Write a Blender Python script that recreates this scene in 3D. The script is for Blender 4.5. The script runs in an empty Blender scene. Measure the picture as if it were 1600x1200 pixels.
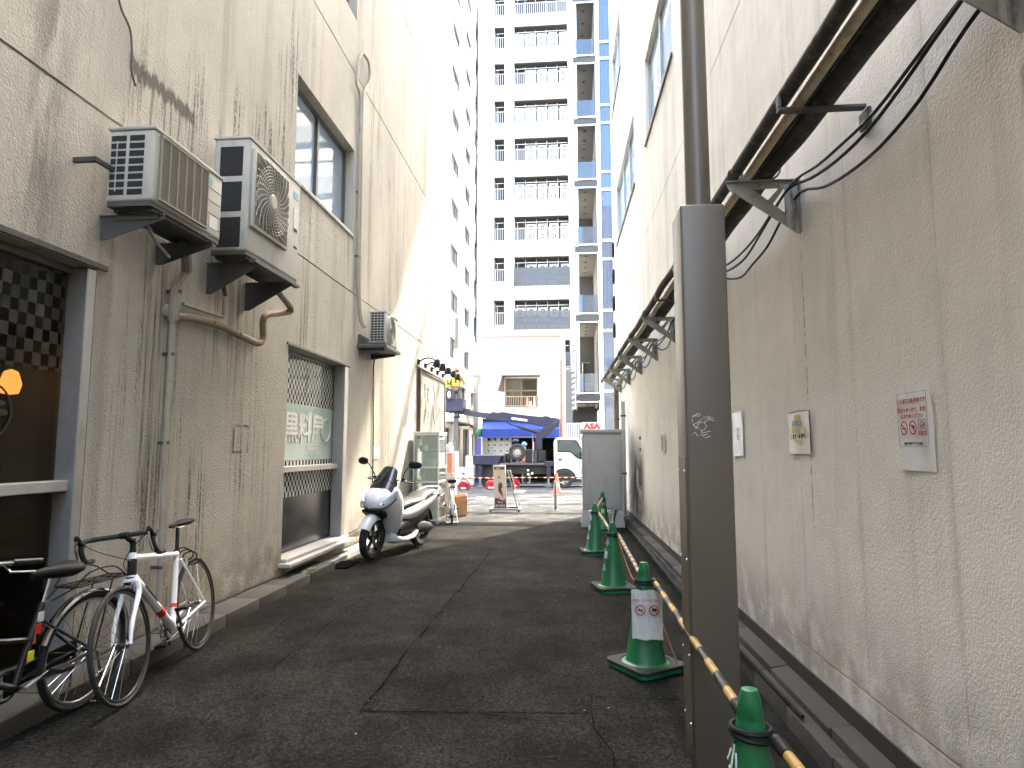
import bpy, bmesh, math, random
from math import sin, cos, pi, radians as R
from mathutils import Vector, Matrix, Euler
random.seed(7)
SC = bpy.context.scene
COL = SC.collection

# ---------------------------------------------------------------- camera, sky, sun, exposure
F_PX, CAM_H = 1000.0, 1.5
TH = math.atan(.102)
PS = math.atan(.09/(cos(TH)+.102*sin(TH)))
cam_d = bpy.data.cameras.new('camera'); cam_d.sensor_width = 36; cam_d.lens = F_PX/1600*36
cam_d.clip_start = .05; cam_d.clip_end = 600
cam = bpy.data.objects.new('camera', cam_d); COL.objects.link(cam)
cam.location = (0, 0, CAM_H); cam.rotation_euler = Euler((pi/2+TH, 0, PS), 'XYZ')
SC.camera = cam
SUN_AZ = math.atan2(.428, .904)          # from +y towards +x
SUN_EL = R(50)
w = bpy.data.worlds.new('World'); SC.world = w; w.use_nodes = True
nt = w.node_tree; nt.nodes.clear()
wo = nt.nodes.new('ShaderNodeOutputWorld'); bg = nt.nodes.new('ShaderNodeBackground'); sk = nt.nodes.new('ShaderNodeTexSky')
sk.sky_type = 'NISHITA'; sk.sun_disc = False; sk.sun_elevation = SUN_EL; sk.sun_rotation = SUN_AZ
sk.dust_density = 5.0; sk.air_density = 1.0; sk.ozone_density = .3
bg.inputs[1].default_value = .07
nt.links.new(sk.outputs[0], bg.inputs[0]); nt.links.new(bg.outputs[0], wo.inputs[0])
sd = bpy.data.lights.new('sun', 'SUN'); sd.energy = 2.2; sd.angle = R(.6); sd.color = (1, .965, .91)
sun = bpy.data.objects.new('sun', sd); COL.objects.link(sun)
to_sun = Vector((sin(SUN_AZ)*cos(SUN_EL), cos(SUN_AZ)*cos(SUN_EL), sin(SUN_EL)))
sun.rotation_euler = to_sun.to_track_quat('Z', 'Y').to_euler(); sun.location = (10, 30, 30)
SC.view_settings.view_transform = 'Standard'; SC.view_settings.look = 'None'
SC.view_settings.exposure = 5.7; SC.view_settings.gamma = 1
SC.view_settings.use_curve_mapping = False
SC.view_settings.use_white_balance = True; SC.view_settings.white_balance_temperature = 7000; SC.view_settings.white_balance_tint = 10
SC.cycles.max_bounces = 8; SC.cycles.diffuse_bounces = 5; SC.cycles.glossy_bounces = 3
SC.cycles.transparent_max_bounces = 12; SC.cycles.transmission_bounces = 4
SC.cycles.caustics_reflective = False; SC.cycles.caustics_refractive = False
SC.cycles.sample_clamp_indirect = 6
SC.cycles.use_denoising = True

# ---------------------------------------------------------------- where the photograph's points lie in the place
def ray(px, py):
    a = (px-800)/F_PX; b = -(py-600)/F_PX
    x = a; y = cos(TH)-b*sin(TH); z = sin(TH)+b*cos(TH)
    return Vector((x*cos(PS)-y*sin(PS), x*sin(PS)+y*cos(PS), z))
def on_x(px, py, X):
    d = ray(px, py); t = X/d.x; return Vector((X, d.y*t, CAM_H+d.z*t))
def on_y(px, py, Y):
    d = ray(px, py); t = Y/d.y; return Vector((d.x*t, Y, CAM_H+d.z*t))
def on_z(px, py, z=0):
    d = ray(px, py); t = (z-CAM_H)/d.z; return Vector((d.x*t, d.y*t, z))
RX0, RK = 1.46, .017                      # the right wall: x = RX0 - RK*y
def rw(y, off=0): return RX0-RK*y-off
def on_r(px, py, off=0):
    d = ray(px, py); t = (RX0-off)/(d.x+RK*d.y); return Vector((d.x*t, d.y*t, CAM_H+d.z*t))

# ---------------------------------------------------------------- materials
MATS = {}
class N:
    """tiny node writer"""
    def __init__(s, name):
        s.m = bpy.data.materials.new(name); s.m.use_nodes = True; s.t = s.m.node_tree; s.t.nodes.clear()
        s.out = s.n('ShaderNodeOutputMaterial')
    def n(s, kind, **kw):
        nd = s.t.nodes.new(kind)
        for k, v in kw.items(): setattr(nd, k, v)
        return nd
    def set(s, sock, v):
        if isinstance(v, bpy.types.NodeSocket): s.t.links.new(v, sock)
        elif v is not None: sock.default_value = v
    def math(s, op, a, b=None, c=None, clamp=False):
        nd = s.n('ShaderNodeMath', operation=op, use_clamp=clamp)
        s.set(nd.inputs[0], a)
        if b is not None: s.set(nd.inputs[1], b)
        if c is not None: s.set(nd.inputs[2], c)
        return nd.outputs[0]
    def ss(s, v, lo, hi):
        nd = s.n('ShaderNodeMapRange', interpolation_type='SMOOTHSTEP')
        s.set(nd.inputs[0], v); nd.inputs[1].default_value = lo; nd.inputs[2].default_value = hi
        return nd.outputs[0]
    def band(s, v, a, b, e=.02):
        return s.math('MULTIPLY', s.ss(v, a-e, a+e), s.math('SUBTRACT', 1, s.ss(v, b-e, b+e)))
    def mix(s, f, a, b, blend='MIX'):
        nd = s.n('ShaderNodeMix', data_type='RGBA', blend_type=blend)
        s.set(nd.inputs[0], f); s.set(nd.inputs[6], a); s.set(nd.inputs[7], b)
        return nd.outputs[2]
    def pos(s): return s.n('ShaderNodeNewGeometry').outputs['Position']
    def obj(s): return s.n('ShaderNodeTexCoord').outputs['Object']
    def scale(s, v, sc):
        nd = s.n('ShaderNodeMapping'); s.set(nd.inputs[0], v); nd.inputs[3].default_value = sc; return nd.outputs[0]
    def sep(s, v):
        nd = s.n('ShaderNodeSeparateXYZ'); s.set(nd.inputs[0], v); return nd.outputs
    def noise(s, v, sc, det=3, rough=.55, dist=0):
        nd = s.n('ShaderNodeTexNoise'); s.set(nd.inputs['Vector'], v); nd.inputs['Scale'].default_value = sc
        nd.inputs['Detail'].default_value = det; nd.inputs['Roughness'].default_value = rough; nd.inputs['Distortion'].default_value = dist
        return nd.outputs['Fac']
    def bump(s, h, st=.3, d=.01, nrm=None):
        nd = s.n('ShaderNodeBump'); s.set(nd.inputs['Height'], h); nd.inputs['Strength'].default_value = st
        nd.inputs['Distance'].default_value = d
        if nrm: s.set(nd.inputs['Normal'], nrm)
        return nd.outputs[0]
    def bsdf(s, **kw):
        nd = s.n('ShaderNodeBsdfPrincipled')
        for k, v in kw.items(): s.set(nd.inputs[k.replace('_', ' ')], v)
        return nd
    def end(s, sh): s.t.links.new(sh, s.out.inputs[0]); return s.m
def c4(c): return (c[0], c[1], c[2], 1) if len(c) == 3 else c
def pm(name, col, rough=.55, metal=0, var=.12, vs=6, bump=0, bs=60, dirt=0, dcol=(.06, .05, .04), coat=0, spec=.5, tint=None):
    if name in MATS: return MATS[name]
    g = N(name); o = g.obj()
    n1 = g.noise(o, vs, 5, .6)
    k = g.math('MULTIPLY_ADD', g.math('SUBTRACT', n1, .5), 2*var, 1)
    base = g.mix(1, c4(col), k, 'MULTIPLY')
    if tint: base = g.mix(g.ss(g.noise(o, vs*.4, 3), .45, .65), base, c4(tint))
    if dirt: base = g.mix(g.math('MULTIPLY', g.ss(g.noise(g.scale(o, (1, 1, .35)), vs*1.7, 6, .7), .5, .72), dirt), base, c4(dcol))
    rr = g.math('ADD', rough-.06, g.math('MULTIPLY', n1, .12))
    p = g.bsdf(Base_Color=base, Roughness=rr, Metallic=metal, Coat_Weight=coat, Specular_IOR_Level=spec)
    if bump: g.set(p.inputs['Normal'], g.bump(g.noise(o, bs, 3), bump, .003))
    MATS[name] = g.end(p.outputs[0]); return MATS[name]
def emit(name, col, s):
    if name in MATS: return MATS[name]
    g = N(name); e = g.n('ShaderNodeEmission'); e.inputs[0].default_value = c4(col); e.inputs[1].default_value = s
    MATS[name] = g.end(e.outputs[0]); return MATS[name]
def clear(name, tint=(.9, .95, .93), op=.12, rough=.03, refl=.9, dust=(.5, .52, .5)):
    """thin see-through pane: part clear, part dusty, with a mirror sheen"""
    if name in MATS: return MATS[name]
    g = N(name)
    tr = g.n('ShaderNodeBsdfTransparent'); tr.inputs[0].default_value = c4(tint)
    df = g.n('ShaderNodeBsdfDiffuse'); df.inputs[0].default_value = c4(dust)
    m1 = g.n('ShaderNodeMixShader'); m1.inputs[0].default_value = op
    g.t.links.new(tr.outputs[0], m1.inputs[1]); g.t.links.new(df.outputs[0], m1.inputs[2])
    gl = g.n('ShaderNodeBsdfGlossy'); gl.inputs['Roughness'].default_value = rough
    fr = g.n('ShaderNodeFresnel'); fr.inputs[0].default_value = 1.5
    front = g.math('SUBTRACT', 1, g.n('ShaderNodeNewGeometry').outputs['Backfacing'])
    f2 = g.math('MULTIPLY', g.math('MULTIPLY', fr.outputs[0], front), refl, clamp=True)
    m2 = g.n('ShaderNodeMixShader'); g.set(m2.inputs[0], f2)
    g.t.links.new(m1.outputs[0], m2.inputs[1]); g.t.links.new(gl.outputs[0], m2.inputs[2])
    MATS[name] = g.end(m2.outputs[0]); return MATS[name]

# ---------------------------------------------------------------- mesh builder
def wmat(o):
    m = o.matrix_basis.copy()
    while o.parent: o = o.parent; m = o.matrix_basis @ m
    return m
def tag(o, label=None, cat=None, group=None, kind=None):
    for k, v in (('label', label), ('category', cat), ('group', group), ('kind', kind)):
        if v: o[k] = v
    return o
def thing(name, label, cat, loc=(0, 0, 0), rot=0, group=None):
    o = bpy.data.objects.new(name, None); COL.objects.link(o); o.empty_display_size = .1
    o.location = loc
    o.rotation_euler = (0, 0, rot) if not isinstance(rot, tuple) else rot
    return tag(o, label, cat, group)
def copy_tree(o, parent=None):
    c = o.copy(); COL.objects.link(c); c.parent = parent
    for ch in list(o.children): copy_tree(ch, c)
    return c
def frame(z):
    z = Vector(z).normalized(); a = Vector((0, 0, 1)) if abs(z.z) < .95 else Vector((1, 0, 0))
    x = a.cross(z).normalized(); return x, z.cross(x), z
class MB:
    def __init__(s, T=None): s.bm = bmesh.new(); s.mi = 0; s.T = T
    def v(s, p):
        p = Vector(p)
        return s.bm.verts.new(s.T @ p if s.T else p)
    def f(s, vs):
        try: q = s.bm.faces.new(vs); q.material_index = s.mi; return q
        except ValueError: return None
    def quad(s, *p): s.f([s.v(q) for q in p]); return s
    def hexa(s, p):
        v = [s.v(q) for q in p]
        for i in ((0, 3, 2, 1), (4, 5, 6, 7), (0, 1, 5, 4), (1, 2, 6, 5), (2, 3, 7, 6), (3, 0, 4, 7)): s.f([v[k] for k in i])
        return s
    def box(s, x0, x1, y0, y1, z0, z1):
        return s.hexa([(x0, y0, z0), (x1, y0, z0), (x1, y1, z0), (x0, y1, z0), (x0, y0, z1), (x1, y0, z1), (x1, y1, z1), (x0, y1, z1)])
    def obox(s, c, size, rot=None):
        c = Vector(c); h = Vector(size)/2; M = rot or Matrix.Identity(3)
        if isinstance(M, (tuple, list)): M = Euler(M).to_matrix()
        pts = [(-1, -1, -1), (1, -1, -1), (1, 1, -1), (-1, 1, -1), (-1, -1, 1), (1, -1, 1), (1, 1, 1), (-1, 1, 1)]
        return s.hexa([c+M@Vector((a*h.x, b*h.y, d*h.z)) for a, b, d in pts])
    def beam(s, p0, p1, w, h, up=(0, 0, 1)):
        p0, p1 = Vector(p0), Vector(p1); d = (p1-p0).normalized(); u = Vector(up)
        sx = d.cross(u)
        if sx.length < 1e-4: sx = d.cross(Vector((1, 0, 0)))
        sx.normalize(); u = sx.cross(d)
        a, b = sx*w/2, u*h/2
        return s.hexa([p0-a-b, p0+a-b, p1+a-b, p1-a-b, p0-a+b, p0+a+b, p1+a+b, p1-a+b])
    def prism(s, pts, vec):
        vec = Vector(vec); a = [s.v(p) for p in pts]; b = [s.v(Vector(p)+vec) for p in pts]; n = len(pts)
        s.f(a[::-1]); s.f(b)
        for i in range(n): s.f([a[i], a[(i+1) % n], b[(i+1) % n], b[i]])
        return s
    def loft(s, rings, cap=True, close=True, loop=False):
        vr = [[s.v(p) for p in r] for r in rings]; n = len(vr[0])
        pairs = list(zip(vr[:-1], vr[1:]))
        if loop: pairs.append((vr[-1], vr[0]))
        for a, b in pairs:
            for i in range(n if close else n-1): s.f([a[i], a[(i+1) % n], b[(i+1) % n], b[i]])
        if cap and not loop and close: s.f(vr[0][::-1]); s.f(vr[-1])
        return s
    def tube(s, pts, r, n=8, loop=False):
        pts = [Vector(p) for p in pts]; m = len(pts); rs = r if isinstance(r, (list, tuple)) else [r]*m
        tang = []
        for i in range(m):
            if loop: t = pts[(i+1) % m]-pts[i-1]
            else: t = pts[min(i+1, m-1)]-pts[max(i-1, 0)]
            tang.append(t.normalized())
        x, y, _ = frame(tang[0]); rings = []
        for i in range(m):
            x = (x-tang[i]*x.dot(tang[i]))
            x = x.normalized() if x.length > 1e-5 else frame(tang[i])[0]
            y = tang[i].cross(x)
            rings.append([pts[i]+(x*cos(2*pi*k/n)+y*sin(2*pi*k/n))*rs[i] for k in range(n)])
        return s.loft(rings, loop=loop)
    def cyl(s, p0, p1, r0, r1=None, n=16): return s.tube([p0, p1], [r0, r0 if r1 is None else r1], n)
    def lathe(s, prof, c=(0, 0, 0), ax=(0, 0, 1), n=24, a0=0, a1=2*pi):
        x, y, z = frame(ax); c = Vector(c); full = abs(a1-a0-2*pi) < 1e-6
        m = n if full else n+1
        rings = []
        for k in range(m):
            a = a0+(a1-a0)*k/n
            rings.append([c+(x*cos(a)+y*sin(a))*r+z*h for r, h in prof])
        return s.loft(rings, cap=False, close=False, loop=full)
    def ell(s, c, r, rot=None, n=14, m=9, pw=1):
        c = Vector(c); M = Euler(rot).to_matrix() if isinstance(rot, tuple) else (rot or Matrix.Identity(3))
        def sg(v): return math.copysign(abs(v)**pw, v)
        rings = []
        for i in range(m+1):
            t = -pi/2+pi*i/m; t = max(-pi/2+.02, min(pi/2-.02, t))
            rings.append([c+M@Vector((r[0]*sg(cos(t))*sg(cos(2*pi*k/n)), r[1]*sg(cos(t))*sg(sin(2*pi*k/n)), r[2]*sg(sin(t)))) for k in range(n)])
        return s.loft(rings)
    def torus(s, c, ax, Rr, r, n=40, k=8, sq=1):
        x, y, z = frame(ax); c = Vector(c)
        prof = [(Rr+r*cos(2*pi*i/k), r*sq*sin(2*pi*i/k)) for i in range(k)]
        rings = [[c+(x*cos(2*pi*j/n)+y*sin(2*pi*j/n))*a+z*h for a, h in prof] for j in range(n)]
        return s.loft(rings, loop=True)
    def build(s, name, mat, parent=None, smooth=False, bevel=0, seg=1, local=False, origin=None, ang=35):
        bm = s.bm
        bmesh.ops.remove_doubles(bm, verts=bm.verts, dist=1e-6)
        bmesh.ops.recalc_face_normals(bm, faces=bm.faces)
        if bevel:
            es = [e for e in bm.edges if len(e.link_faces) == 2 and e.calc_face_angle(0) > R(28)]
            bmesh.ops.bevel(bm, geom=es, offset=bevel, segments=seg, affect='EDGES', clamp_overlap=True, profile=.5)
        if parent and not local: bm.transform(wmat(parent).inverted())
        if origin is not None: bm.transform(Matrix.Translation(-Vector(origin)))
        me = bpy.data.meshes.new(name); bm.to_mesh(me); bm.free()
        for q in (mat if isinstance(mat, (list, tuple)) else [mat]): me.materials.append(q)
        if smooth or bevel:
            me.polygons.foreach_set('use_smooth', [True]*len(me.polygons)); me.set_sharp_from_angle(angle=R(ang))
        o = bpy.data.objects.new(name, me); COL.objects.link(o)
        if parent: o.parent = parent
        if origin is not None: o.location = origin
        return o
def curve_pts(pts, k=6, loop=False):
    """Catmull-Rom through the points"""
    P = [Vector(p) for p in pts]; n = len(P); out = []
    for i in range(n if loop else n-1):
        a, b, c, d = (P[(i-1) % n], P[i], P[(i+1) % n], P[(i+2) % n]) if loop else (P[max(i-1, 0)], P[i], P[i+1], P[min(i+2, n-1)])
        for j in range(k):
            t = j/k; out.append(.5*((2*b)+(c-a)*t+(2*a-5*b+4*c-d)*t*t+(3*b-a-3*c+d)*t**3))
    if not loop: out.append(P[-1])
    return out
def panel(mb, us, vs, depth, fn):
    """a wall face cut into cells; depth(u, v) -> recess of the cell or None for a through hole; fn(u, v, d) -> point"""
    us = sorted(set(round(u, 4) for u in us)); vs = sorted(set(round(v, 4) for v in vs))
    D = {}
    for i in range(len(us)-1):
        for j in range(len(vs)-1): D[i, j] = depth((us[i]+us[i+1])/2, (vs[j]+vs[j+1])/2)
    for (i, j), q in D.items():
        d, hole = q
        a, b, c, e = us[i], us[i+1], vs[j], vs[j+1]
        if not hole: mb.quad(fn(a, c, d), fn(b, c, d), fn(b, e, d), fn(a, e, d))
        if (i+1, j) in D:
            d2 = D[i+1, j][0]
            if abs(d2-d) > 1e-5: mb.quad(fn(b, c, d), fn(b, e, d), fn(b, e, d2), fn(b, c, d2))
        if (i, j+1) in D:
            d2 = D[i, j+1][0]
            if abs(d2-d) > 1e-5: mb.quad(fn(a, e, d), fn(b, e, d), fn(b, e, d2), fn(a, e, d2))
def text(body, name, mat, parent, M, size, sx=1, ext=.001, label=None, bold=0, align='CENTER'):
    """flat lettering laid in the xy plane of M"""
    c = bpy.data.curves.new('lettering', 'FONT'); c.body = body; c.size = size; c.extrude = ext; c.offset = bold
    c.align_x = align; c.align_y = 'CENTER'; c.resolution_u = 2
    o = bpy.data.objects.new('lettering', c); COL.objects.link(o)
    bpy.context.view_layer.update()
    me = bpy.data.meshes.new_from_object(o.evaluated_get(bpy.context.evaluated_depsgraph_get()))
    bpy.data.objects.remove(o)
    me.transform(Matrix.Diagonal((sx, 1, 1, 1))); 
    m = M if parent is None else wmat(parent).inverted() @ M
    me.transform(m); me.materials.clear(); me.materials.append(mat)
    ob = bpy.data.objects.new(name, me); COL.objects.link(ob); ob.parent = parent
    if label: ob['label'] = label
    return ob
def basis(o, x, y):
    x = Vector(x).normalized(); y = Vector(y); y = (y-x*y.dot(x)).normalized(); z = x.cross(y)
    m = Matrix((x, y, z)).transposed().to_4x4(); m.translation = Vector(o); return m
# ================================================================ the setting: ground
def asphalt(name, col, speck=.5, wear=.35, wcol=(.12, .115, .105)):
    g = N(name); p = g.pos()
    big = g.noise(p, .9, 4, .6); mid = g.noise(p, 7, 5, .65); fine = g.noise(p, 130, 3, .6)
    base = g.mix(1, c4(col), g.math('MULTIPLY_ADD', mid, 1.1, .45), 'MULTIPLY')
    base = g.mix(g.math('MULTIPLY', g.ss(big, .5, .68), wear), base, c4(wcol))
    vo = g.n('ShaderNodeTexVoronoi'); g.set(vo.inputs['Vector'], p); vo.inputs['Scale'].default_value = 95
    cs = g.sep(vo.outputs['Color'])
    st = g.math('MULTIPLY', g.math('GREATER_THAN', cs[0], .86), g.math('LESS_THAN', vo.outputs['Distance'], .42))
    base = g.mix(g.math('MULTIPLY', st, speck), base, (.42, .40, .36, 1))
    vo2 = g.n('ShaderNodeTexVoronoi'); g.set(vo2.inputs['Vector'], p); vo2.inputs['Scale'].default_value = 14
    c2 = g.sep(vo2.outputs['Color'])
    st2 = g.math('MULTIPLY', g.math('GREATER_THAN', c2[0], .965), g.math('LESS_THAN', vo2.outputs['Distance'], .11))
    base = g.mix(g.math('MULTIPLY', st2, .5), base, (.34, .33, .3, 1))
    vg = g.n('ShaderNodeTexVoronoi'); g.set(vg.inputs['Vector'], p); vg.inputs['Scale'].default_value = 70
    base = g.mix(1, base, g.math('MULTIPLY_ADD', g.sep(vg.outputs['Color'])[1], 1.1, .45), 'MULTIPLY')
    base = g.mix(1, base, g.math('MULTIPLY_ADD', g.ss(g.noise(p, 1.7, 5, .65), .35, .65), .7, .65), 'MULTIPLY')
    # fine cracks
    vc = g.n('ShaderNodeTexVoronoi', feature='DISTANCE_TO_EDGE'); vc.inputs['Scale'].default_value = .55
    wp = g.n('ShaderNodeVectorMath', operation='ADD'); g.set(wp.inputs[0], p)
    nn = g.n('ShaderNodeTexNoise'); g.set(nn.inputs['Vector'], p); nn.inputs['Scale'].default_value = 2.2; nn.inputs['Detail'].default_value = 6
    vs_ = g.n('ShaderNodeVectorMath', operation='SCALE'); g.set(vs_.inputs[0], nn.outputs['Color']); vs_.inputs['Scale'].default_value = .7
    g.set(wp.inputs[1], vs_.outputs[0]); g.set(vc.inputs['Vector'], wp.outputs[0])
    crack = g.math('MULTIPLY', g.math('LESS_THAN', vc.outputs['Distance'], .004), g.ss(g.noise(p, 1.3, 2), .5, .6))
    base = g.mix(g.math('MULTIPLY', crack, .7), base, (.02, .018, .016, 1))
    h = g.math('ADD', g.math('MULTIPLY', fine, .7), g.math('MULTIPLY', st, .5))
    b = g.bsdf(Specular_IOR_Level=.02, Base_Color=base, Roughness=g.math('MULTIPLY_ADD', mid, .25, .6), Normal=g.bump(h, .75, .006))
    return g.end(b.outputs[0])
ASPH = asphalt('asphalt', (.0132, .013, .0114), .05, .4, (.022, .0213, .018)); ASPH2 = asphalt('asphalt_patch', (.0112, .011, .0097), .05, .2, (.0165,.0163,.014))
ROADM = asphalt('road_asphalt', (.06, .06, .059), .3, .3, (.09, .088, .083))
CONC = pm('concrete', (.038, .035, .029), .85, 0, .3, 5, .6, 70, .6, (.035, .03, .022))
CONC_L = pm('concrete_light', (.36, .34, .3), .85, 0, .2, 5, .4, 70, .4, (.14, .12, .09))
SEAL = pm('seal_tar', (.0055, .0054, .005), .95, 0, .3, 8, spec=.02)
def struct(o): o['kind'] = 'structure'; return o
def wob_strip(mb, pts, w, z):
    P = [Vector(p) for p in pts]; out = []
    for a, b in zip(P[:-1], P[1:]):
        n = max(2, int((b-a).length/.12))
        for i in range(n): out.append(a.lerp(b, i/n))
    out.append(P[-1]); L = []; Rr = []
    for i, p in enumerate(out):
        t = (out[min(i+1, len(out)-1)]-out[max(i-1, 0)]).normalized(); s = Vector((-t.y, t.x, 0))
        j = s*random.uniform(-.012, .012); ww = w*random.uniform(.12, .65)/2
        L.append(p+j+s*ww); Rr.append(p+j-s*ww)
    for i in range(len(out)-1): mb.quad((L[i].x, L[i].y, z), (Rr[i].x, Rr[i].y, z), (Rr[i+1].x, Rr[i+1].y, z), (L[i+1].x, L[i+1].y, z))
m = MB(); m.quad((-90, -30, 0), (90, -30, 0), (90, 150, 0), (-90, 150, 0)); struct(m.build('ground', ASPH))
m = MB(); m.quad((-3.04, 13.3, .004), (1.1, 13.7, .004), (1.3, 17.2, .004), (-3.3, 17.2, .004)); struct(m.build('painted_sun_band', asphalt('asphalt_painted_sun', (.048, .048, .046), .15, .4, (.09, .088, .083))))  # sunlight at the alley mouth painted in as a paler ground colour
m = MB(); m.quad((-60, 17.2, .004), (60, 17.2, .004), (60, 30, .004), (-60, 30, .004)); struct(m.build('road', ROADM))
m = MB(); m.box(-60, -3.3, 16.9, 17.15, -.1, .006); m.box(1.6, 60, 16.9, 17.15, -.1, .006); struct(m.build('gutter', CONC_L))
# resurfaced patches of the alley and the tarred seams round them
def gp(px, py, z=0): p = on_z(px, py); return Vector((p.x, p.y, z))
m = MB(); m.quad(gp(722, 918, .004), gp(972, 921, .004), gp(990, 1116, .004), gp(566, 1112, .004)); struct(m.build('path_patch', ASPH2))
m = MB(); q = [gp(925, 1092, .008), gp(1062, 1096, .008), gp(1064, 1290, .008), gp(980, 1290, .008), gp(925, 1135, .008)]
m.f([m.v(p) for p in q]); struct(m.build('path_patch', ASPH2))
m = MB()
for pl, w_ in (([(560, 1118), (640, 1014), (722, 918), (770, 858)], .028), ([(722, 916), (800, 917), (890, 921), (972, 925)], .02), ([(560, 1112), (700, 1116), (800, 1124), (925, 1134)], .024),
               ([(925, 1134), (925, 1092), (1062, 1096)], .02), ([(420, 1052), (560, 942), (640, 882)], .014), ([(925, 1134), (960, 1180), (975, 1290)], .02), ([(400, 1010), (470, 950)], .012)):
    wob_strip(m, [gp(*p) for p in pl], w_, .012)
struct(m.build('path_seam', SEAL))
# kerbs
m = MB()
for i, y in enumerate([-3, -1, .6, 1.2, 1.8, 2.4, 3, 3.6, 4.2, 4.8, 5.4, 6.0, 6.6, 7.2]):
    y2 = [-3, -1, .6, 1.2, 1.8, 2.4, 3, 3.6, 4.2, 4.8, 5.4, 6.0, 6.6, 7.2, 7.95][i+1]; e = random.uniform(-.006, .006)
    m.box(-3.26, -2.93+e, y+.004, y2-.004, -.1, .10+e)
struct(m.build('kerb', CONC, bevel=.012, seg=2))
m = MB(); m.box(-3.26, -3.04, 8.0, 16.1, -.1, .075); struct(m.build('kerb', CONC_L, bevel=.01))
m = MB(); m.box(-3.04, -2.8, 8.02, 8.5, -.1, .02); struct(m.build('gutter', SEAL))
m = MB()
y = -1.0
while y < 16.4:
    y2 = min(y+.6, 16.5); e = random.uniform(-.005, .005); a = 1.165; 
    m.hexa([(a-.008*y+.03+e, y+.003, -.1), (rw(y)-.14, y+.003, -.1), (rw(y2)-.14, y2-.003, -.1), (a-.008*y2+.03+e, y2-.003, -.1),
            (a-.008*y+.045+e, y+.003, .10+e), (rw(y)-.14, y+.003, .09), (rw(y2)-.14, y2-.003, .09), (a-.008*y2+.045+e, y2-.003, .10+e)])
    y += .6
struct(m.build('kerb', CONC, bevel=.01, seg=2))
m = MB()
y = -1.0
while y < 16.4:
    y2 = min(y+.9, 16.5); e = random.uniform(-.006, .006)
    m.hexa([(rw(y)-.112+e, y+.004, -.1), (rw(y)+.05, y+.004, -.1), (rw(y2)+.05, y2-.004, -.1), (rw(y2)-.112+e, y2-.004, -.1),
            (rw(y)-.112+e, y+.004, .11+e), (rw(y)+.05, y+.004, .14), (rw(y2)+.05, y2-.004, .14), (rw(y2)-.112+e, y2-.004, .11+e)])
    y += .9
struct(m.build('kerb', CONC, bevel=.008, seg=2))
PAINT = pm('road_paint', (.6, .59, .56), .7, 0, .25, 9, 0, 0, .6, (.2, .2, .19)); PAINT_O = pm('road_paint_orange', (.55, .24, .1), .7, 0, .2, 9, 0, 0, .5, (.2, .18, .16))
m = MB(); m.quad((-40, 19.6, .009), (40, 19.6, .009), (40, 19.72, .009), (-40, 19.72, .009)); m.quad((-40, 26.9, .009), (40, 26.9, .009), (40, 27.05, .009), (-40, 27.05, .009)); struct(m.build('road_marking', PAINT))
m = MB()
for a, b, c, d in ((742, 757, 776, 781), (800, 818, 766, 770)): m.quad(gp(a, d, .009), gp(b, d, .009), gp(b+4, c, .009), gp(a+4, c, .009))
struct(m.build('road_marking', PAINT_O))
# small weeds at the foot of the left wall
m = MB()
for k in range(60):
    c = Vector((random.uniform(-3.0, -2.94), random.choice([7.2, 7.35, 7.1])+random.gauss(0, .08), .12)); a = random.uniform(0, 6.28); l = random.uniform(.015, .04)
    d = Vector((cos(a)*l, sin(a)*l, random.uniform(.01, .03))); s = Vector((-sin(a), cos(a), 0))*.008
    m.quad(c, c+d*.5+s, c+d, c+d*.5-s)
tag(m.build('weeds', pm('weed_green', (.16, .3, .12), .6)), kind='stuff', label='small pale green weeds on the kerb below the white window')

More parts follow.
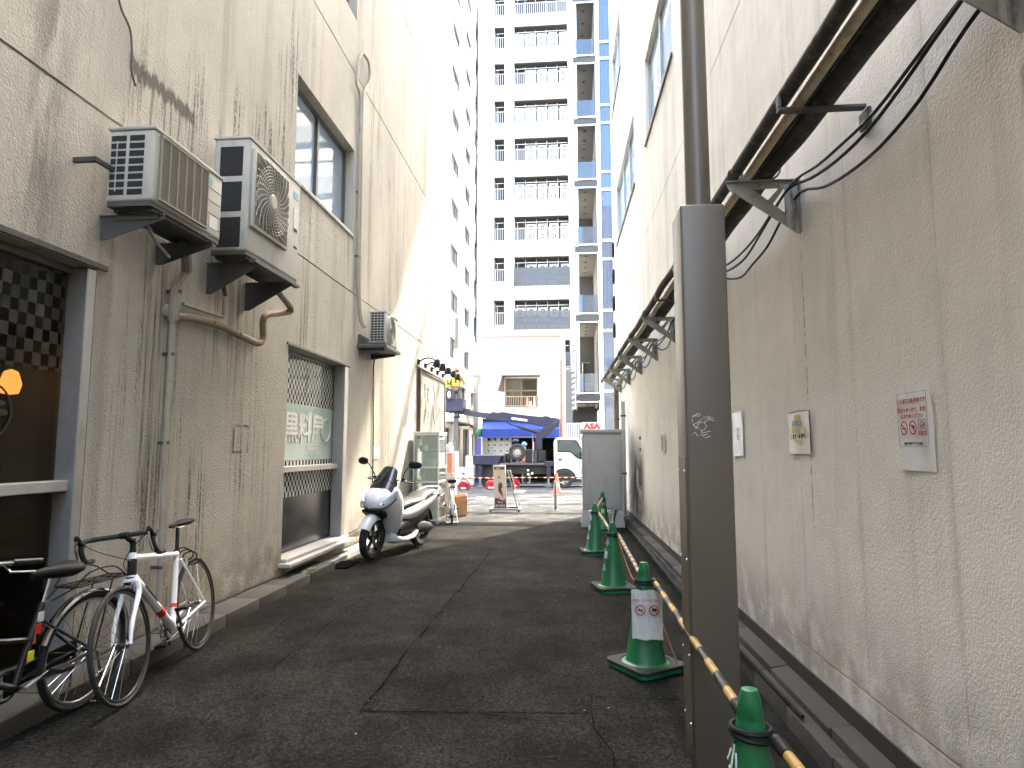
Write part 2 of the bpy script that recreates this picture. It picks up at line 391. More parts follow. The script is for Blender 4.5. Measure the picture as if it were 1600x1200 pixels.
# ================================================================ walls
def plaster(name, base, dark=.9, side='left'):
    g = N(name); p = g.pos(); s = g.sep(p); Y, Z = s[1], s[2]
    v1 = g.noise(p, .7, 5, .6); v2 = g.noise(p, 5, 5, .6)
    col = g.mix(1, c4(base), g.math('MULTIPLY_ADD', v1, .45, .77), 'MULTIPLY')
    col = g.mix(1, col, g.math('MULTIPLY_ADD', v2, .22, .89), 'MULTIPLY')
    thin = g.noise(g.scale(p, (1, 17, .55)), 1.0, 5, .72, .3); wide = g.noise(g.scale(p, (1, 3.2, .16)), 1.0, 4, .6)
    gate = g.ss(g.noise(g.scale(p, (1, .9, .45)), 1.1, 3, .5), .42, .6)
    grain = g.ss(g.noise(p, 42, 3, .7), .34, .6)
    st = g.math('MULTIPLY', g.math('MULTIPLY', g.ss(thin, .50, .63), gate), grain)
    if side == 'left':
        reg = g.math('ADD', g.math('MULTIPLY', g.band(Y, 4.2, 7.6, .5), 1.0), g.math('MULTIPLY', g.band(Y, 9.5, 13, 1.2), .45))
        reg = g.math('ADD', reg, .15)
        st = g.math('MULTIPLY', st, reg, clamp=True)
        col = g.mix(g.math('MULTIPLY', g.ss(wide, .5, .72), .35), col, (.16, .145, .115, 1))
        # the broad smudge by the near window and the soot line over the near air conditioner
        sm = g.math('MULTIPLY', g.math('MULTIPLY', g.band(Y, 3.36, 3.62, .14), g.band(Z, 2.7, 6.5, .5)), g.ss(g.noise(g.scale(p, (1, 6, 1.2)), 1.5, 5, .7), .36, .62))
        col = g.mix(g.math('MULTIPLY', sm, .6), col, (.085, .08, .065, 1))
        ed = g.math('ADD', Z, g.math('MULTIPLY', g.noise(g.scale(p, (1, 22, 1)), 1.3, 3), .16))
        ln = g.math('MULTIPLY', g.band(ed, 4.36, 4.47, .03), g.band(Y, 4.18, 5.0, .04))
        dr = g.math('MULTIPLY', g.math('MULTIPLY', g.band(Z, 3.9, 4.4, .12), g.band(Y, 4.2, 5.0, .05)), g.ss(g.noise(g.scale(p, (1, 26, 1.5)), 1, 4), .5, .62))
        col = g.mix(g.math('MULTIPLY', g.math('ADD', ln, g.math('MULTIPLY', dr, .7), clamp=True), .8), col, (.03, .027, .022, 1))
        # ghost of a removed plate
        o1 = g.math('MULTIPLY', g.band(Y, 5.86, 6.16, .006), g.band(Z, 1.46, 1.74, .006)); i1 = g.math('MULTIPLY', g.band(Y, 5.895, 6.125, .008), g.band(Z, 1.485, 1.715, .008))
        gh = g.math('MULTIPLY', g.math('SUBTRACT', o1, i1, clamp=True), g.ss(v2, .38, .55))
        col = g.mix(g.math('MULTIPLY', gh, .85), col, (.05, .042, .03, 1))
        # run-off below sills and ledges
        for a, b, z0, z1 in ((7.3, 7.5, 2.8, 4.65), (8.75, 8.95, 3.4, 4.65), (9.75, 9.95, 3.9, 7.4), (5.3, 6.2, 2.2, 3.3), (4.5, 4.9, .9, 3.1)):
            q = g.math('MULTIPLY', g.math('MULTIPLY', g.band(Y, a, b, .06), g.band(Z, z0, z1, .25)), g.ss(thin, .44, .6))
            col = g.mix(g.math('MULTIPLY', q, .55), col, (.09, .08, .055, 1))
    else:
        st = g.math('MULTIPLY', st, .1)
        jn = g.math('PINGPONG', g.math('SUBTRACT', Y, 2.55), .37); jf = g.math('MULTIPLY', g.math('SUBTRACT', 1, g.ss(jn, .0, .05)), g.ss(g.noise(g.scale(p, (1, 2.5, .8)), 1.2, 5, .65), .42, .62))
        col = g.mix(g.math('MULTIPLY', jf, .18), col, (.2, .16, .11, 1))
        col = g.mix(g.math('MULTIPLY', g.ss(wide, .5, .75), .3), col, (.24, .2, .145, 1))
        so = g.math('MULTIPLY', g.math('MULTIPLY', g.band(Y, 11.3, 12.9, .45), g.band(Z, .1, 1.5, .45)), g.ss(g.noise(p, 2.2, 4), .25, .55))
        col = g.mix(g.math('MULTIPLY', so, .93), col, (.014, .013, .012, 1))
        for a, z0, z1 in ((2.03, 1.3, 2.8), (3.88, 1.0, 2.82)):
            q = g.math('MULTIPLY', g.math('MULTIPLY', g.band(Y, a-.008, a+.008, .012), g.band(Z, z0, z1, .3)), g.ss(g.noise(p, 16, 4, .6), .4, .6))
            col = g.mix(g.math('MULTIPLY', q, .7), col, (.1, .055, .03, 1))
    col = g.mix(g.math('MULTIPLY', st, dark), col, (.032, .03, .024, 1))
    ft = g.math('MULTIPLY', g.math('SUBTRACT', 1, g.ss(Z, .15, 1.0)), g.ss(v2, .3, .62))
    col = g.mix(g.math('MULTIPLY', ft, .55), col, (.13, .1, .065, 1))
    h1 = g.noise(p, 62 if side == 'left' else 78, 2, .5, .6); h2 = g.noise(p, 190, 2, .5)
    nb = g.bump(g.math('ADD', h1, g.math('MULTIPLY', h2, .3)), .85 if side == 'left' else .5, .011 if side == 'left' else .008)
    nb = g.bump(g.noise(p, 1.1, 2), .25, .05, nb)
    b = g.bsdf(Base_Color=col, Roughness=.88, Normal=nb, Specular_IOR_Level=.25)
    return g.end(b.outputs[0])
PL_L = plaster('plaster_left', (.425, .402, .345)); PL_R = plaster('plaster_right', (.84, .81, .73), .6, 'right')
DARK = pm('dark_room', (.02, .019, .017), .9); GROOVE = pm('joint_dark', (.05, .045, .035), .9)
ALU = pm('aluminium', (.36, .36, .345), .45, .6, .1, 5, 0, 0, .25, (.12, .11, .09))
ALU_W = pm('white_sill', (.40, .39, .36), .5, 0, .1, 6, 0, 0, .4, (.3, .26, .18))
FRAME_D = pm('dark_frame', (.11, .105, .095), .5, .4, .15, 5, 0, 0, .3)
PANE = clear('pane_clear', (.85, .92, .97), .3, .02, .35, (.62, .72, .82))
PANE_D = clear('pane_dim', (.4, .36, .3), .16, .03, 1.3, (.2, .19, .15))
BLIND = pm('pale_blind', (.80, .88, .94), .8, 0, .1, 2)
WBAR = pm('white_bar', (.72, .73, .72), .6)

# ---- left building
LB = thing('plaster_building', 'stained off-white plaster building with shop windows, left side of the alley', 'building', (-3.2, 0, 0))
LOP = [(2.5, 4.0, .15, 2.72), (7.0, 9.0, .22, 2.69), (7.0, 9.03, 4.7, 5.99), (7.0, 8.98, 8.05, 9.4)]
LGZ = [3.815, 7.2, 10.05]; LGY = []
def l_depth(u, v):
    for a, b, c, d in LOP:
        if a < u < b and c < v < d: return (.2, True)
    for z in LGZ:
        if abs(v-z) < .011: return (.018, False)
    return (0, False)
us = [-11, 16.15]; vs = [.125, 15.5]
for a, b, c, d in LOP: us += [a, b]; vs += [c, d]
for z in LGZ: vs += [z-.011, z+.011]
m = MB(); panel(m, us, vs, l_depth, lambda u, v, d: (-3.2-d, u, v))
m.quad((-3.2, 16.15, .05), (-12, 16.15, .05), (-12, 16.15, 15.5), (-3.2, 16.15, 15.5)); m.quad((-3.2, -11, 0), (-12, -11, 0), (-12, -11, 15.5), (-3.2, -11, 15.5))
m.quad((-3.2, -11, 15.5), (-3.2, 16.15, 15.5), (-12, 16.15, 15.5), (-12, -11, 15.5))
m.quad((-3.215, -11, -.1), (-3.215, 16.15, -.1), (-3.215, 16.15, .13), (-3.215, -11, .13))
lwall = m.build('wall', PL_L, LB)
for a, b, c, d in LOP:
    m = MB(); x0, x1 = -3.405, -3.9
    m.quad((x1, a, c), (x1, b, c), (x1, b, d), (x1, a, d)); m.quad((x0, a, c), (x1, a, c), (x1, a, d), (x0, a, d)); m.quad((x0, b, c), (x1, b, c), (x1, b, d), (x0, b, d))
    m.quad((x0, a, c), (x0, b, c), (x1, b, c), (x1, a, c)); m.quad((x0, a, d), (x0, b, d), (x1, b, d), (x1, a, d))
    m.build('room', DARK, LB)
# drip ledges above the openings
for q in ((-3.175, 2.3, 4.07, 2.725, 2.76), (-3.18, 6.95, 9.06, 2.695, 2.72), (-3.18, 6.97, 9.06, 4.64, 4.672)): m = MB(); m.box(-3.24, *q); m.build('drip_ledge', FRAME_D, LB)
def film(name, zb, zt, mode):
    """checked and frosted film on shop glass"""
    g = N(name); s = g.sep(g.pos()); Y, Z = s[1], s[2]; c = .062 if mode == 'far' else .078
    cy = g.math('FLOOR', g.math('DIVIDE', Y, c*.8)); cz = g.math('FLOOR', g.math('DIVIDE', Z, c))
    ck = g.math('GREATER_THAN', g.math('PINGPONG', g.math('ADD', cy, cz), 1), .5)
    rnd = g.n('ShaderNodeTexWhiteNoise', noise_dimensions='2D'); cb = g.n('ShaderNodeCombineXYZ'); g.set(cb.inputs[0], cy); g.set(cb.inputs[1], cz); g.set(rnd.inputs['Vector'], cb.outputs[0])
    if mode == 'far':
        chk = g.math('MAXIMUM', g.math('GREATER_THAN', Z, 2.06), g.band(Z, 0, 1.37, .001))
        frost = g.math('SUBTRACT', 1, chk)
        a = g.math('ADD', g.math('MULTIPLY', g.math('MULTIPLY', chk, ck), .8), g.math('MULTIPLY', frost, .93))
        a = g.math('MULTIPLY', a, g.math('GREATER_THAN', Z, .93))
        col = (.55, .68, .62, 1)
        col = g.mix(chk, col, (.72, .76, .74, 1))
    else:
        lo = g.math('ADD', 2.02, g.math('MULTIPLY', rnd.outputs[0], .16))
        a = g.math('MULTIPLY', g.math('MULTIPLY', g.math('GREATER_THAN', Z, 2.0), ck), g.math('MULTIPLY_ADD', rnd.outputs[0], .3, .4))
        a = g.math('ADD', a, g.math('MULTIPLY', g.math('MULTIPLY', g.math('LESS_THAN', Z, 2.0), g.math('GREATER_THAN', Z, .8)), .42), clamp=True)
        col = g.mix(g.math('GREATER_THAN', Z, 2.0), (.10, .08, .055, 1), (.16, .17, .15, 1))
    df = g.n('ShaderNodeBsdfDiffuse'); g.set(df.inputs[0], col); tl = g.n('ShaderNodeBsdfTranslucent'); g.set(tl.inputs[0], col)
    mm = g.n('ShaderNodeMixShader'); mm.inputs[0].default_value = .45 if mode == 'near' else .1
    g.t.links.new(df.outputs[0], mm.inputs[1]); g.t.links.new(tl.outputs[0], mm.inputs[2])
    tr = g.n('ShaderNodeBsdfTransparent'); tr.inputs[0].default_value = (.75, .72, .68, 1)
    m1 = g.n('ShaderNodeMixShader'); g.set(m1.inputs[0], a); g.t.links.new(tr.outputs[0], m1.inputs[1]); g.t.links.new(mm.outputs[0], m1.inputs[2])
    gl = g.n('ShaderNodeBsdfGlossy'); gl.inputs['Roughness'].default_value = .03
    fr = g.n('ShaderNodeFresnel'); fr.inputs[0].default_value = 1.5
    m2 = g.n('ShaderNodeMixShader'); g.set(m2.inputs[0], g.math('MULTIPLY', g.math('MULTIPLY', fr.outputs[0], g.math('SUBTRACT', 1, g.n('ShaderNodeNewGeometry').outputs['Backfacing'])), .14 if mode == 'far' else .3)); g.t.links.new(m1.outputs[0], m2.inputs[1]); g.t.links.new(gl.outputs[0], m2.inputs[2])
    return g.end(m2.outputs[0])
def window(parent, y0, y1, z0, z1, mat, bars=(), pane=None, fw=.05, x=-3.36, hbars=(), label=None, back=None, fm=None):
    fm = fm or mat
    W = MB(); W.box(x-.03, x+.03, y0, y0+fw, z0, z1); W.box(x-.03, x+.03, y1-fw, y1, z0, z1)
    W.box(x-.028, x+.028, y0+fw, y1-fw, z0, z0+fw); W.box(x-.028, x+.028, y0+fw, y1-fw, z1-fw, z1)
    for b in bars: W.box(x-.025, x+.04, b-.03, b+.03, z0+fw, z1-fw)
    fr = W.build('window', fm, parent, bevel=.003)
    if label: fr['label'] = label
    P = MB(); P.box(x-.006, x-.001, y0+fw-.005, y1-fw+.005, z0+fw-.005, z1-fw+.005); P.build('pane', pane or PANE, fr)
    for z in hbars:
        H = MB(); H.box(x-.02, x+.10, y0-.0, y1+.0, z-.04, z+.03); H.build('transom', ALU_W, fr, bevel=.006)
    return fr
w1 = window(LB, 2.5, 4.0, .15, 2.72, FRAME_D, (), film('film_near', 0, 3, 'near'), .05, -3.34, (1.27,), 'dark shop window with chequered film and tree emblem')
m = MB(); m.box(-3.37, -3.2, 3.92, 3.998, .16, 2.71); m.build('jamb', ALU, w1, bevel=.006)
w2 = window(LB, 7.0, 9.0, .22, 2.69, FRAME_D, (), film('film_far', 0, 3, 'far'), .05, -3.37, (1.27,), 'shop window with frosted and chequered film over a black lower panel')
m = MB(); m.box(-3.376, -3.366, 7.05, 8.95, .3, .93); m.build('lower_panel', pm('black_panel', (.016, .017, .018), .25), w2)
m = MB(); m.box(-3.4, -3.06, 6.93, 9.12, .2, .245); m.box(-3.4, -3.14, 7.0, 9.02, .245, .285); m.build('sill', ALU_W, w2, bevel=.006)
m = MB(); m.box(-3.36, -3.195, 8.86, 8.998, .29, 2.688); m.build('jamb', ALU, w2, bevel=.006)
w3 = window(LB, 7.0, 9.03, 4.7, 5.99, FRAME_D, (7.95,), PANE, .055, -3.36, (), 'upper sliding window with white bars behind pale blue glass')
m = MB(); m.box(-3.55, -3.54, 7.0, 9.0, 4.72, 5.97); m.build('blind', BLIND, w3)
m = MB()
for y in (7.55, 8.42, 8.75): m.box(-3.45, -3.43, y-.016, y+.016, 4.75, 5.94)
for z in (5.02, 5.18, 5.55, 5.72): m.box(-3.452, -3.432, 7.05, 8.98, z-.014, z+.014)
m.build('glazing_bar', WBAR, w3)
m = MB(); m.box(-3.36, -3.19, 6.98, 9.05, 4.675, 4.698); m.build('sill', ALU, w3)
window(LB, 7.0, 8.98, 8.05, 9.4, FRAME_D, (8.0,), PANE, .055, -3.36)
# lettering and emblem on the shop glass
WTXT = pm('white_film', (.78, .78, .74), .6); GOLD = pm('gold_film', (.75, .5, .12), .5); DTXT = pm('dark_film', (.035, .03, .022), .7)
tm = lambda y, z, x=-3.362: basis((x, y, z), (0, 1, 0), (0, 0, 1))
text('黒料屋', 'lettering', WTXT, w2, tm(7.92, 1.74), .40, 1.02, .001, None, .006)
text('NEBUTA', 'lettering', WTXT, w2, tm(8.2, 1.5), .10, .9)
m = MB(); m.torus((-3.362, 8.62, 1.76), (1, 0, 0), .15, .008, 28, 6)
for z in (1.45, 1.56): m.box(-3.364, -3.36, 7.95, 8.45, z-.004, z+.004)
m.build('emblem', WTXT, w2)
def flat(mb, pts, y0, z0, s, x=-3.332, t=.003): mb.prism([(x, y0+a*s, z0+b*s) for a, b in pts], (t, 0, 0))
m = MB(); ce = (3.38, 1.72); m.torus((-3.331, ce[0], ce[1]), (1, 0, 0), .17, .006, 36, 5)
flat(m, [(-.95, -.45), (-.55, -.2), (-.3, -.18), (0, -.05), (.35, -.3), (.62, -.55), (-.85, -.6)], ce[0], ce[1], .17)
flat(m, [(.1, -.1), (.28, .12), (.2, .32), (.3, .34), (.38, .1), (.28, -.14)], ce[0], ce[1], .17, -3.3318)
for a, b, r_, q in ((.2, .62, .26, .12), (-.2, .3, .24, .11), (.52, .3, .22, .1), (.62, -.02, .24, .11), (.1, .42, .14, .06)):
    flat(m, [(a+r_*cos(t*pi/7), b+q*sin(t*pi/7)) for t in range(14)], ce[0], ce[1], .17, -3.3314+.0005*a)
m.build('emblem', DTXT, w1)

# ---- right building
RB = thing('plaster_building', 'cream panelled plaster building carrying the pipes, right side of the alley', 'building', (1.46, 0, 0))
ROP = [(7.75, 10.1, 6.45, 7.85), (11.7, 15.3, 6.45, 7.85), (13.8, 16.0, 10.1, 11.6), (7.0, 10.1, 10.1, 11.6)]
RGZ = [.34, 5.04, 8.9]; RGY = []
y = 2.55-.74*8
while y < 16.4: RGY.append(y+random.uniform(-.02, .02)); y += .74
def r_depth(u, v):
    for a, b, c, d in ROP:
        if a < u < b and c < v < d: return (.14, True)
    for z in RGZ:
        if abs(v-z) < .007: return (.012, False)
    for q in RGY:
        if abs(u-q) < .004: return (.002, False)
    return (0, False)
us = [-11, 16.6]; vs = [.12, 20]
for a, b, c, d in ROP: us += [a, b]; vs += [c, d]
for z in RGZ: vs += [z-.007, z+.007]
for q in RGY: us += [q-.004, q+.004]
m = MB(); panel(m, us, vs, r_depth, lambda u, v, d: (rw(u)+d, u, v))
xe = rw(16.6); m.quad((xe, 16.6, 0), (12, 16.6, 0), (12, 16.6, 20), (xe, 16.6, 20)); m.quad((rw(-11), -11, 0), (12, -11, 0), (12, -11, 20), (rw(-11), -11, 20))
m.quad((rw(-11), -11, 20), (xe, 16.6, 20), (12, 16.6, 20), (12, -11, 20))
m.build('wall', PL_R, RB)
for a, b, c, d in ROP: m = MB(); m.box(rw(a)+.15, rw(a)+.5, a, b, c, d); m.build('room', BLIND, RB)
m = MB()
for a, b in zip([-4, 4, 8, 12], [4, 8, 12, 16.55]):
    m.hexa([(rw(a)-.01, a, .1), (rw(a)+.03, a, .1), (rw(b)+.03, b, .1), (rw(b)-.01, b, .1), (rw(a)-.01, a, .215), (rw(a)+.03, a, .215), (rw(b)+.03, b, .215), (rw(b)-.01, b, .215)])
m.build('plinth', CONC, RB)
for (a, b, c, d) in ROP:
    x = rw((a+b)/2)+.09; W = MB(); e = (b-a)*RK/2
    def bx(ya, yb, za, zb, x0=-.03, x1=.03):
        W.hexa([(rw(ya)+.08+x0, ya, za), (rw(ya)+.08+x1, ya, za), (rw(yb)+.08+x1, yb, za), (rw(yb)+.08+x0, yb, za), (rw(ya)+.08+x0, ya, zb), (rw(ya)+.08+x1, ya, zb), (rw(yb)+.08+x1, yb, zb), (rw(yb)+.08+x0, yb, zb)])
    bx(a, a+.06, c, d); bx(b-.06, b, c, d); bx(a+.06, b-.06, c, c+.06); bx(a+.06, b-.06, d-.06, d)
    n = 2 if b-a < 3 else 3
    for k in range(1, n): bx(a+(b-a)*k/n-.03, a+(b-a)*k/n+.03, c+.06, d-.06)
    fr = W.build('window', ALU, RB)
    W = MB(); bx(a+.05, b-.05, c+.05, d-.05, -.002, .003); W.build('pane', PANE, fr)
    W = MB(); bx(a-.05, b+.05, c-.05, c-.005, -.11, .02); W.build('sill', FRAME_D, fr)

# ---- added unseen block behind the viewpoint, cutting skylight on the near alley
EB = thing('plaster_building', 'added unseen plaster block shading the near alley, behind the viewpoint', 'building', (-1, -11.5, 0))  # added shading block, not a building of the alley
m = MB(); panel(m, [-14, 14, -2.4, -1.2, .2, 1.2], [0, 7, 1, 2.4, 4.2, 5.6], lambda u, v: (.15, True) if (-2.4 < u < -1.2 or .2 < u < 1.2) and (1 < v < 2.4 or 4.2 < v < 5.6) else (0, False), lambda u, v, d: (u, -11.5-d, v))
m.quad((-14, -11.5, 7), (14, -11.5, 7), (14, -20, 7), (-14, -20, 7)); m.build('wall', PL_L, EB)  # wall of the added shading block
for x in (-2.4, .2):
    for z in (1, 4.2):
        m = MB(); m.box(x, x+1.2 if x < 0 else x+1, -11.65, -11.6, z, z+1.4); m.build('window', FRAME_D, EB)  # windows of the added shading block
# ================================================================ beyond the alley
TW = pm('tower_white', (.86, .85, .83), .7, 0, .04, 1.2, 0, 0, .1, (.5, .5, .5)); TG = pm('tower_grey', (.12, .12, .118), .8, 0, .08, 1)
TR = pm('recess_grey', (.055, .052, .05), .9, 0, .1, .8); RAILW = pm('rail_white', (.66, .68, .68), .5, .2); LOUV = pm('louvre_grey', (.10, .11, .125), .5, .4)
STEEL = pm('steel_grey', (.2, .205, .21), .45, .6, .12, 3); STEEL_L = pm('steel_light', (.7, .72, .73), .4, .3, .06, 3); BLACK = pm('black_plastic', (.012, .012, .012), .5, spec=.2); RUBBER = pm('rubber', (.02, .02, .02), .85, 0, .2, 20)
ACW = pm('casing_white', (.66, .66, .62), .5, 0, .05, 4)
# ---- balcony tower
TY = 50.0
def tx(px): return on_y(px, 400, TY).x
tops = [on_y(803, y, TY).z for y in (468, 400.5, 337, 274.5, 214.2, 154.5, 95.7, 38.5)]
TF = [tops[0]-6.6, tops[0]-3.3]+tops+[tops[-1]+2.95*k for k in (1, 2, 3)]
OH = 2.05
TB = thing('balcony_tower', 'tall white tower with dark balcony recesses at the end of the view', 'building', (-2, TY, 0))
xa, xb, xc, xd = tx(771), tx(788), tx(803), tx(889.5)
TX0, TX1 = -7.3, 3.2
def t_depth(u, v):
    for z in TF:
        if z-OH < v < z and (xa < u < xb or xc < u < xd): return (1.5, False)
    return (0, False)
us = [TX0, TX1, xa, xb, xc, xd]; vs = [-.1, 48]
for z in TF: vs += [z, z-OH]
m = MB(); panel(m, us, vs, t_depth, lambda u, v, d: (u, TY+d, v))
m.quad((TX0, TY, 0), (TX0, TY+14, 0), (TX0, TY+14, 48), (TX0, TY, 48)); m.quad((TX1, TY, 0), (TX1, TY+14, 0), (TX1, TY+14, 48), (TX1, TY, 48)); m.quad((TX0, TY, 48), (TX1, TY, 48), (TX1, TY+14, 48), (TX0, TY+14, 48))
m.build('wall', TW, TB)
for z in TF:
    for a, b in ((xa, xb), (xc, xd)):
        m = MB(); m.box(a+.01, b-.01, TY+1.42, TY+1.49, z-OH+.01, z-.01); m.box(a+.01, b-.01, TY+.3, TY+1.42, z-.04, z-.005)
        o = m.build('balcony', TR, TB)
        m = MB()
        if z <= tops[1]+.1 and a == xc:
            h0 = z-OH-1.0 if z <= tops[0]-.1 else z-OH-.42; n = 16
            for k in range(n): zz = h0+(z-.95-h0)*k/n; m.box(a, b+.05, TY-.12, TY-.04, zz, zz+.07)
            for k in range(6): x = a+(b-a)*k/5; m.box(x-.03, x+.03, TY-.04, TY-.01, h0, z-.9)
            m.build('louvre', LOUV, o)
        else:
            m.box(a, b, TY+.05, TY+.09, z-OH+.98, z-OH+1.02)
            n = int((b-a)/.16)
            for k in range(n+1): x = a+(b-a)*k/n; m.box(x-.014, x+.014, TY+.06, TY+.08, z-OH+.02, z-OH+.98)
            m.build('railing', RAILW, o)
        m = MB(); m.box(a+.1, b-.1, TY+.5, TY+.53, z-.42, z-.38); m.box(a+.25, a+.28, TY+.5, TY+.53, z-OH+.02, z-.42)
        if a == xc:
            for k in range(1, 5): x = a+(b-a)*k/5; m.box(x-.02, x+.02, TY+.8, TY+.84, z-OH+.02, z-.05)
        m.build('hanging_rail', RAILW, o)
# air conditioners on the balconies, two high
g = MB(); g.box(-.36, .36, -.14, .14, 0, .68); g.mi = 1; g.cyl((0, -.145, .36), (0, -.155, .36), .23, n=14); g.mi = 0; g.cyl((0, -.156, .36), (0, -.162, .36), .09, n=10)
ac0 = g.build('balcony_air_conditioner', [ACW, TG], None)
first = True; names = ['leftmost', 'second from the left', 'third from the left', 'fourth from the left', 'rightmost']
fl = 0
for z in TF[2:-3]:
    fl += 1
    for k in range(5):
        if (z in (tops[2], tops[4], tops[6]) or z == tops[1]) and k == 0: continue
        for lv in (0, 1):
            if z in tops[:2] and lv == 0: continue
            o = ac0 if first else ac0.copy()
            if not first: COL.objects.link(o)
            first = False
            o.location = (xc+.45+(xd-xc-.75)*k/4, TY+.55, z-OH+.04+.72*lv)
            fn_ = ['lowest', 'second lowest', 'third lowest', 'fourth lowest', 'fourth highest', 'third highest', 'second highest', 'highest'][fl-1]
            tag(o, '%s air conditioner, %s, %s balcony of the white tower' % ('upper' if lv else 'lower', names[k], fn_), 'air conditioner', 'air conditioners on the tower balconies')
m = MB(); m.box(tx(877), tx(896), TY-.5, TY-.05, 0, on_y(885, 582, TY).z)
for k in range(7): pass
m.build('podium_panel', TG, TB)
# ---- left white building, seen in steep perspective
WB = thing('office_building', 'white office building with rows of windows beyond the street on the left', 'building', (-7.5, 42, 0))
WX = -7.5; cols = [(on_x(705, 300, WX).y, on_x(720, 340, WX).y), (on_x(726.5, 300, WX).y, on_x(737.5, 340, WX).y), (on_x(741.5, 300, WX).y, on_x(746.5, 340, WX).y), (34.2, 37.2)]
zt = on_x(706, 297, WX).z; rows = [zt+3.15*k for k in range(-4, 7)]
WO = [(a, b, z-1.55, z) for a, b in cols for z in rows]
def w_depth(u, v):
    for a, b, c, d in WO:
        if a < u < b and c < v < d: return (.25, True)
    for z in rows:
        if abs(v-(z+.7)) < .03: return (.03, False)
    return (0, False)
us = [30, 54.5]; vs = [0, 40]
for a, b, c, d in WO: us += [a, b]; vs += [c, d]
for z in rows: vs += [z+.67, z+.73]
m = MB(); panel(m, us, vs, w_depth, lambda u, v, d: (WX-d, u, v)); m.quad((WX, 54.5, 0), (-20, 54.5, 0), (-20, 54.5, 40), (WX, 54.5, 40)); m.quad((WX, 30, 0), (-20, 30, 0), (-20, 30, 40), (WX, 30, 40)); m.quad((WX, 30, 40), (WX, 54.5, 40), (-20, 54.5, 40), (-20, 30, 40))
m.build('wall', TW, WB)
GL_G = pm('window_glass_grey', (.022, .026, .03), .3, 0, .2, .4)
for a, b, c, d in WO:
    m = MB(); m.box(WX-.28, WX-.22, a, a+.08, c, d); m.box(WX-.28, WX-.22, b-.08, b, c, d); m.box(WX-.28, WX-.22, a+.08, b-.08, c, c+.08); m.box(WX-.28, WX-.22, a+.08, b-.08, d-.08, d)
    for k in (1, 2): y = a+(b-a)*k/3; m.box(WX-.28, WX-.2, y-.04, y+.04, c+.08, d-.08)
    f_ = m.build('window', FRAME_D, WB); m = MB(); m.box(WX-.27, WX-.25, a+.06, b-.06, c+.06, d-.06); m.build('pane', GL_G, f_)
# ---- open stair and glass lift tower on the right
SY = 32.0
def sx(px): return on_y(px, 400, SY).x
def sz(py, px=915): return on_y(px, py, SY).z
SB = thing('stair_tower', 'open stair tower with grey landings and a glazed blue lift shaft', 'building', (1.2, SY, 0))
SLZ = [sz(y) for y in (626, 502, 395, 293, 196, 100, 5)]; SLZ += [SLZ[-1]+3.1]
x0, x1, x2, x3 = sx(901), sx(933), sx(936), sx(961)
for z in SLZ:
    m = MB(); m.box(x0, x1, SY, SY+4.6, z, z+.16); m.box(x0-.06, x1+.06, SY-.14, SY-.01, z+.02, z+.3); s_ = m.build('landing', pm('landing_grey', (.05, .05, .051), .8), SB)
    m = MB(); m.box(x0-.08, x1+.08, SY-.2, SY-.15, z+.34, z+.4); m.box(x0-.08, x1+.08, SY-.2, SY-.15, z-.1, z-.04); m.build('edge_rail', STEEL_L, s_)
    m = MB()
    m.box(x0+.02, x1-.02, SY-.06, SY-.04, z+.45, z+1.35); m.build('glass_balustrade', clear('pane_blue', (.5, .64, .8), .3, .03, 1.6, (.05, .085, .13)), s_)
    for k in range(4):
        m = MB(); m.cyl((x0+.5, SY+.6+k*1.05, z-.002), (x0+.5, SY+.6+k*1.05, z-.03), .07, n=10); m.build('downlight', BLACK, s_)
m = MB(); m.box(x0, x1, SY+4.6, SY+4.8, 2.6, 30); m.build('back_wall', pm('brown_grey', (.03, .029, .028), .8), SB)
m = MB(); m.box(x1-.02, x1+.1, SY+.05, SY+4.6, 3.6, 30); m.build('side_wall', pm('pale_side', (.09, .09, .088), .8), SB)
m = MB(); m.box(x0-.03, x0+.1, SY-.05, SY+.15, sz(626), 30); m.build('column', STEEL_L, SB)
m = MB(); m.box(x1+.02, x1+.12, SY-.1, SY+.04, 0, 30); m.build('column', STEEL_L, SB)
m = MB(); m.tube([(x0+.35, SY+4.5, SLZ[0]+.3), (x0+.35, SY+4.5, SLZ[0]+2.5), (x0+.75, SY+4.5, SLZ[0]+2.5)], .05, 6); m.tube([(x0+.2, SY+4.5, SLZ[0]+1.3), (x0+.9, SY+4.5, SLZ[0]+1.3)], .04, 6); m.build('wall_pipe', STEEL, SB)
xs = sx(896); m = MB(); z = sz(640)
while z < 29: m.hexa([(xs-.14, SY-.1, z), (xs+.04, SY-.1, z+.05), (xs+.04, SY+.5, z+.05), (xs-.14, SY+.5, z), (xs-.14, SY-.1, z+.1), (xs+.04, SY-.1, z+.19), (xs+.04, SY+.5, z+.19), (xs-.14, SY+.5, z+.1)]); z += .27
m.build('louvre', STEEL_L, SB)
m = MB(); m.box(xs+.06, xs+.12, SY, SY+.6, sz(640), 29.5); m.build('louvre_post', STEEL, SB)
m = MB(); m.box(x2+.02, x3+1.2, SY+.1, SY+.13, 0, 30); LG = m.build('lift_glass', clear('lift_pane', (.55, .68, .82), .35, .02, 1.8, (.05, .11, .2)), SB)
for y in (64, 90, 163, 191, 268, 295.5, 375, 404, 484.5, 516, 611):
    z = on_y(947, y, SY).z; m = MB(); m.box(x2, x3+1.2, SY+.02, SY+.09, z-.06, z+.06); m.build('glazing_bar', STEEL_L, SB)
for px_ in (936.5,): m = MB(); m.box(x2-.04, x2+.14, SY-.03, SY+.2, 0, 30); m.build('column', STEEL_L, SB)
for dx in (.32, .5): m = MB(); m.box(x2+dx, x2+dx+.05, SY+.7, SY+.8, 0, 30); m.build('lift_rail', STEEL, SB)
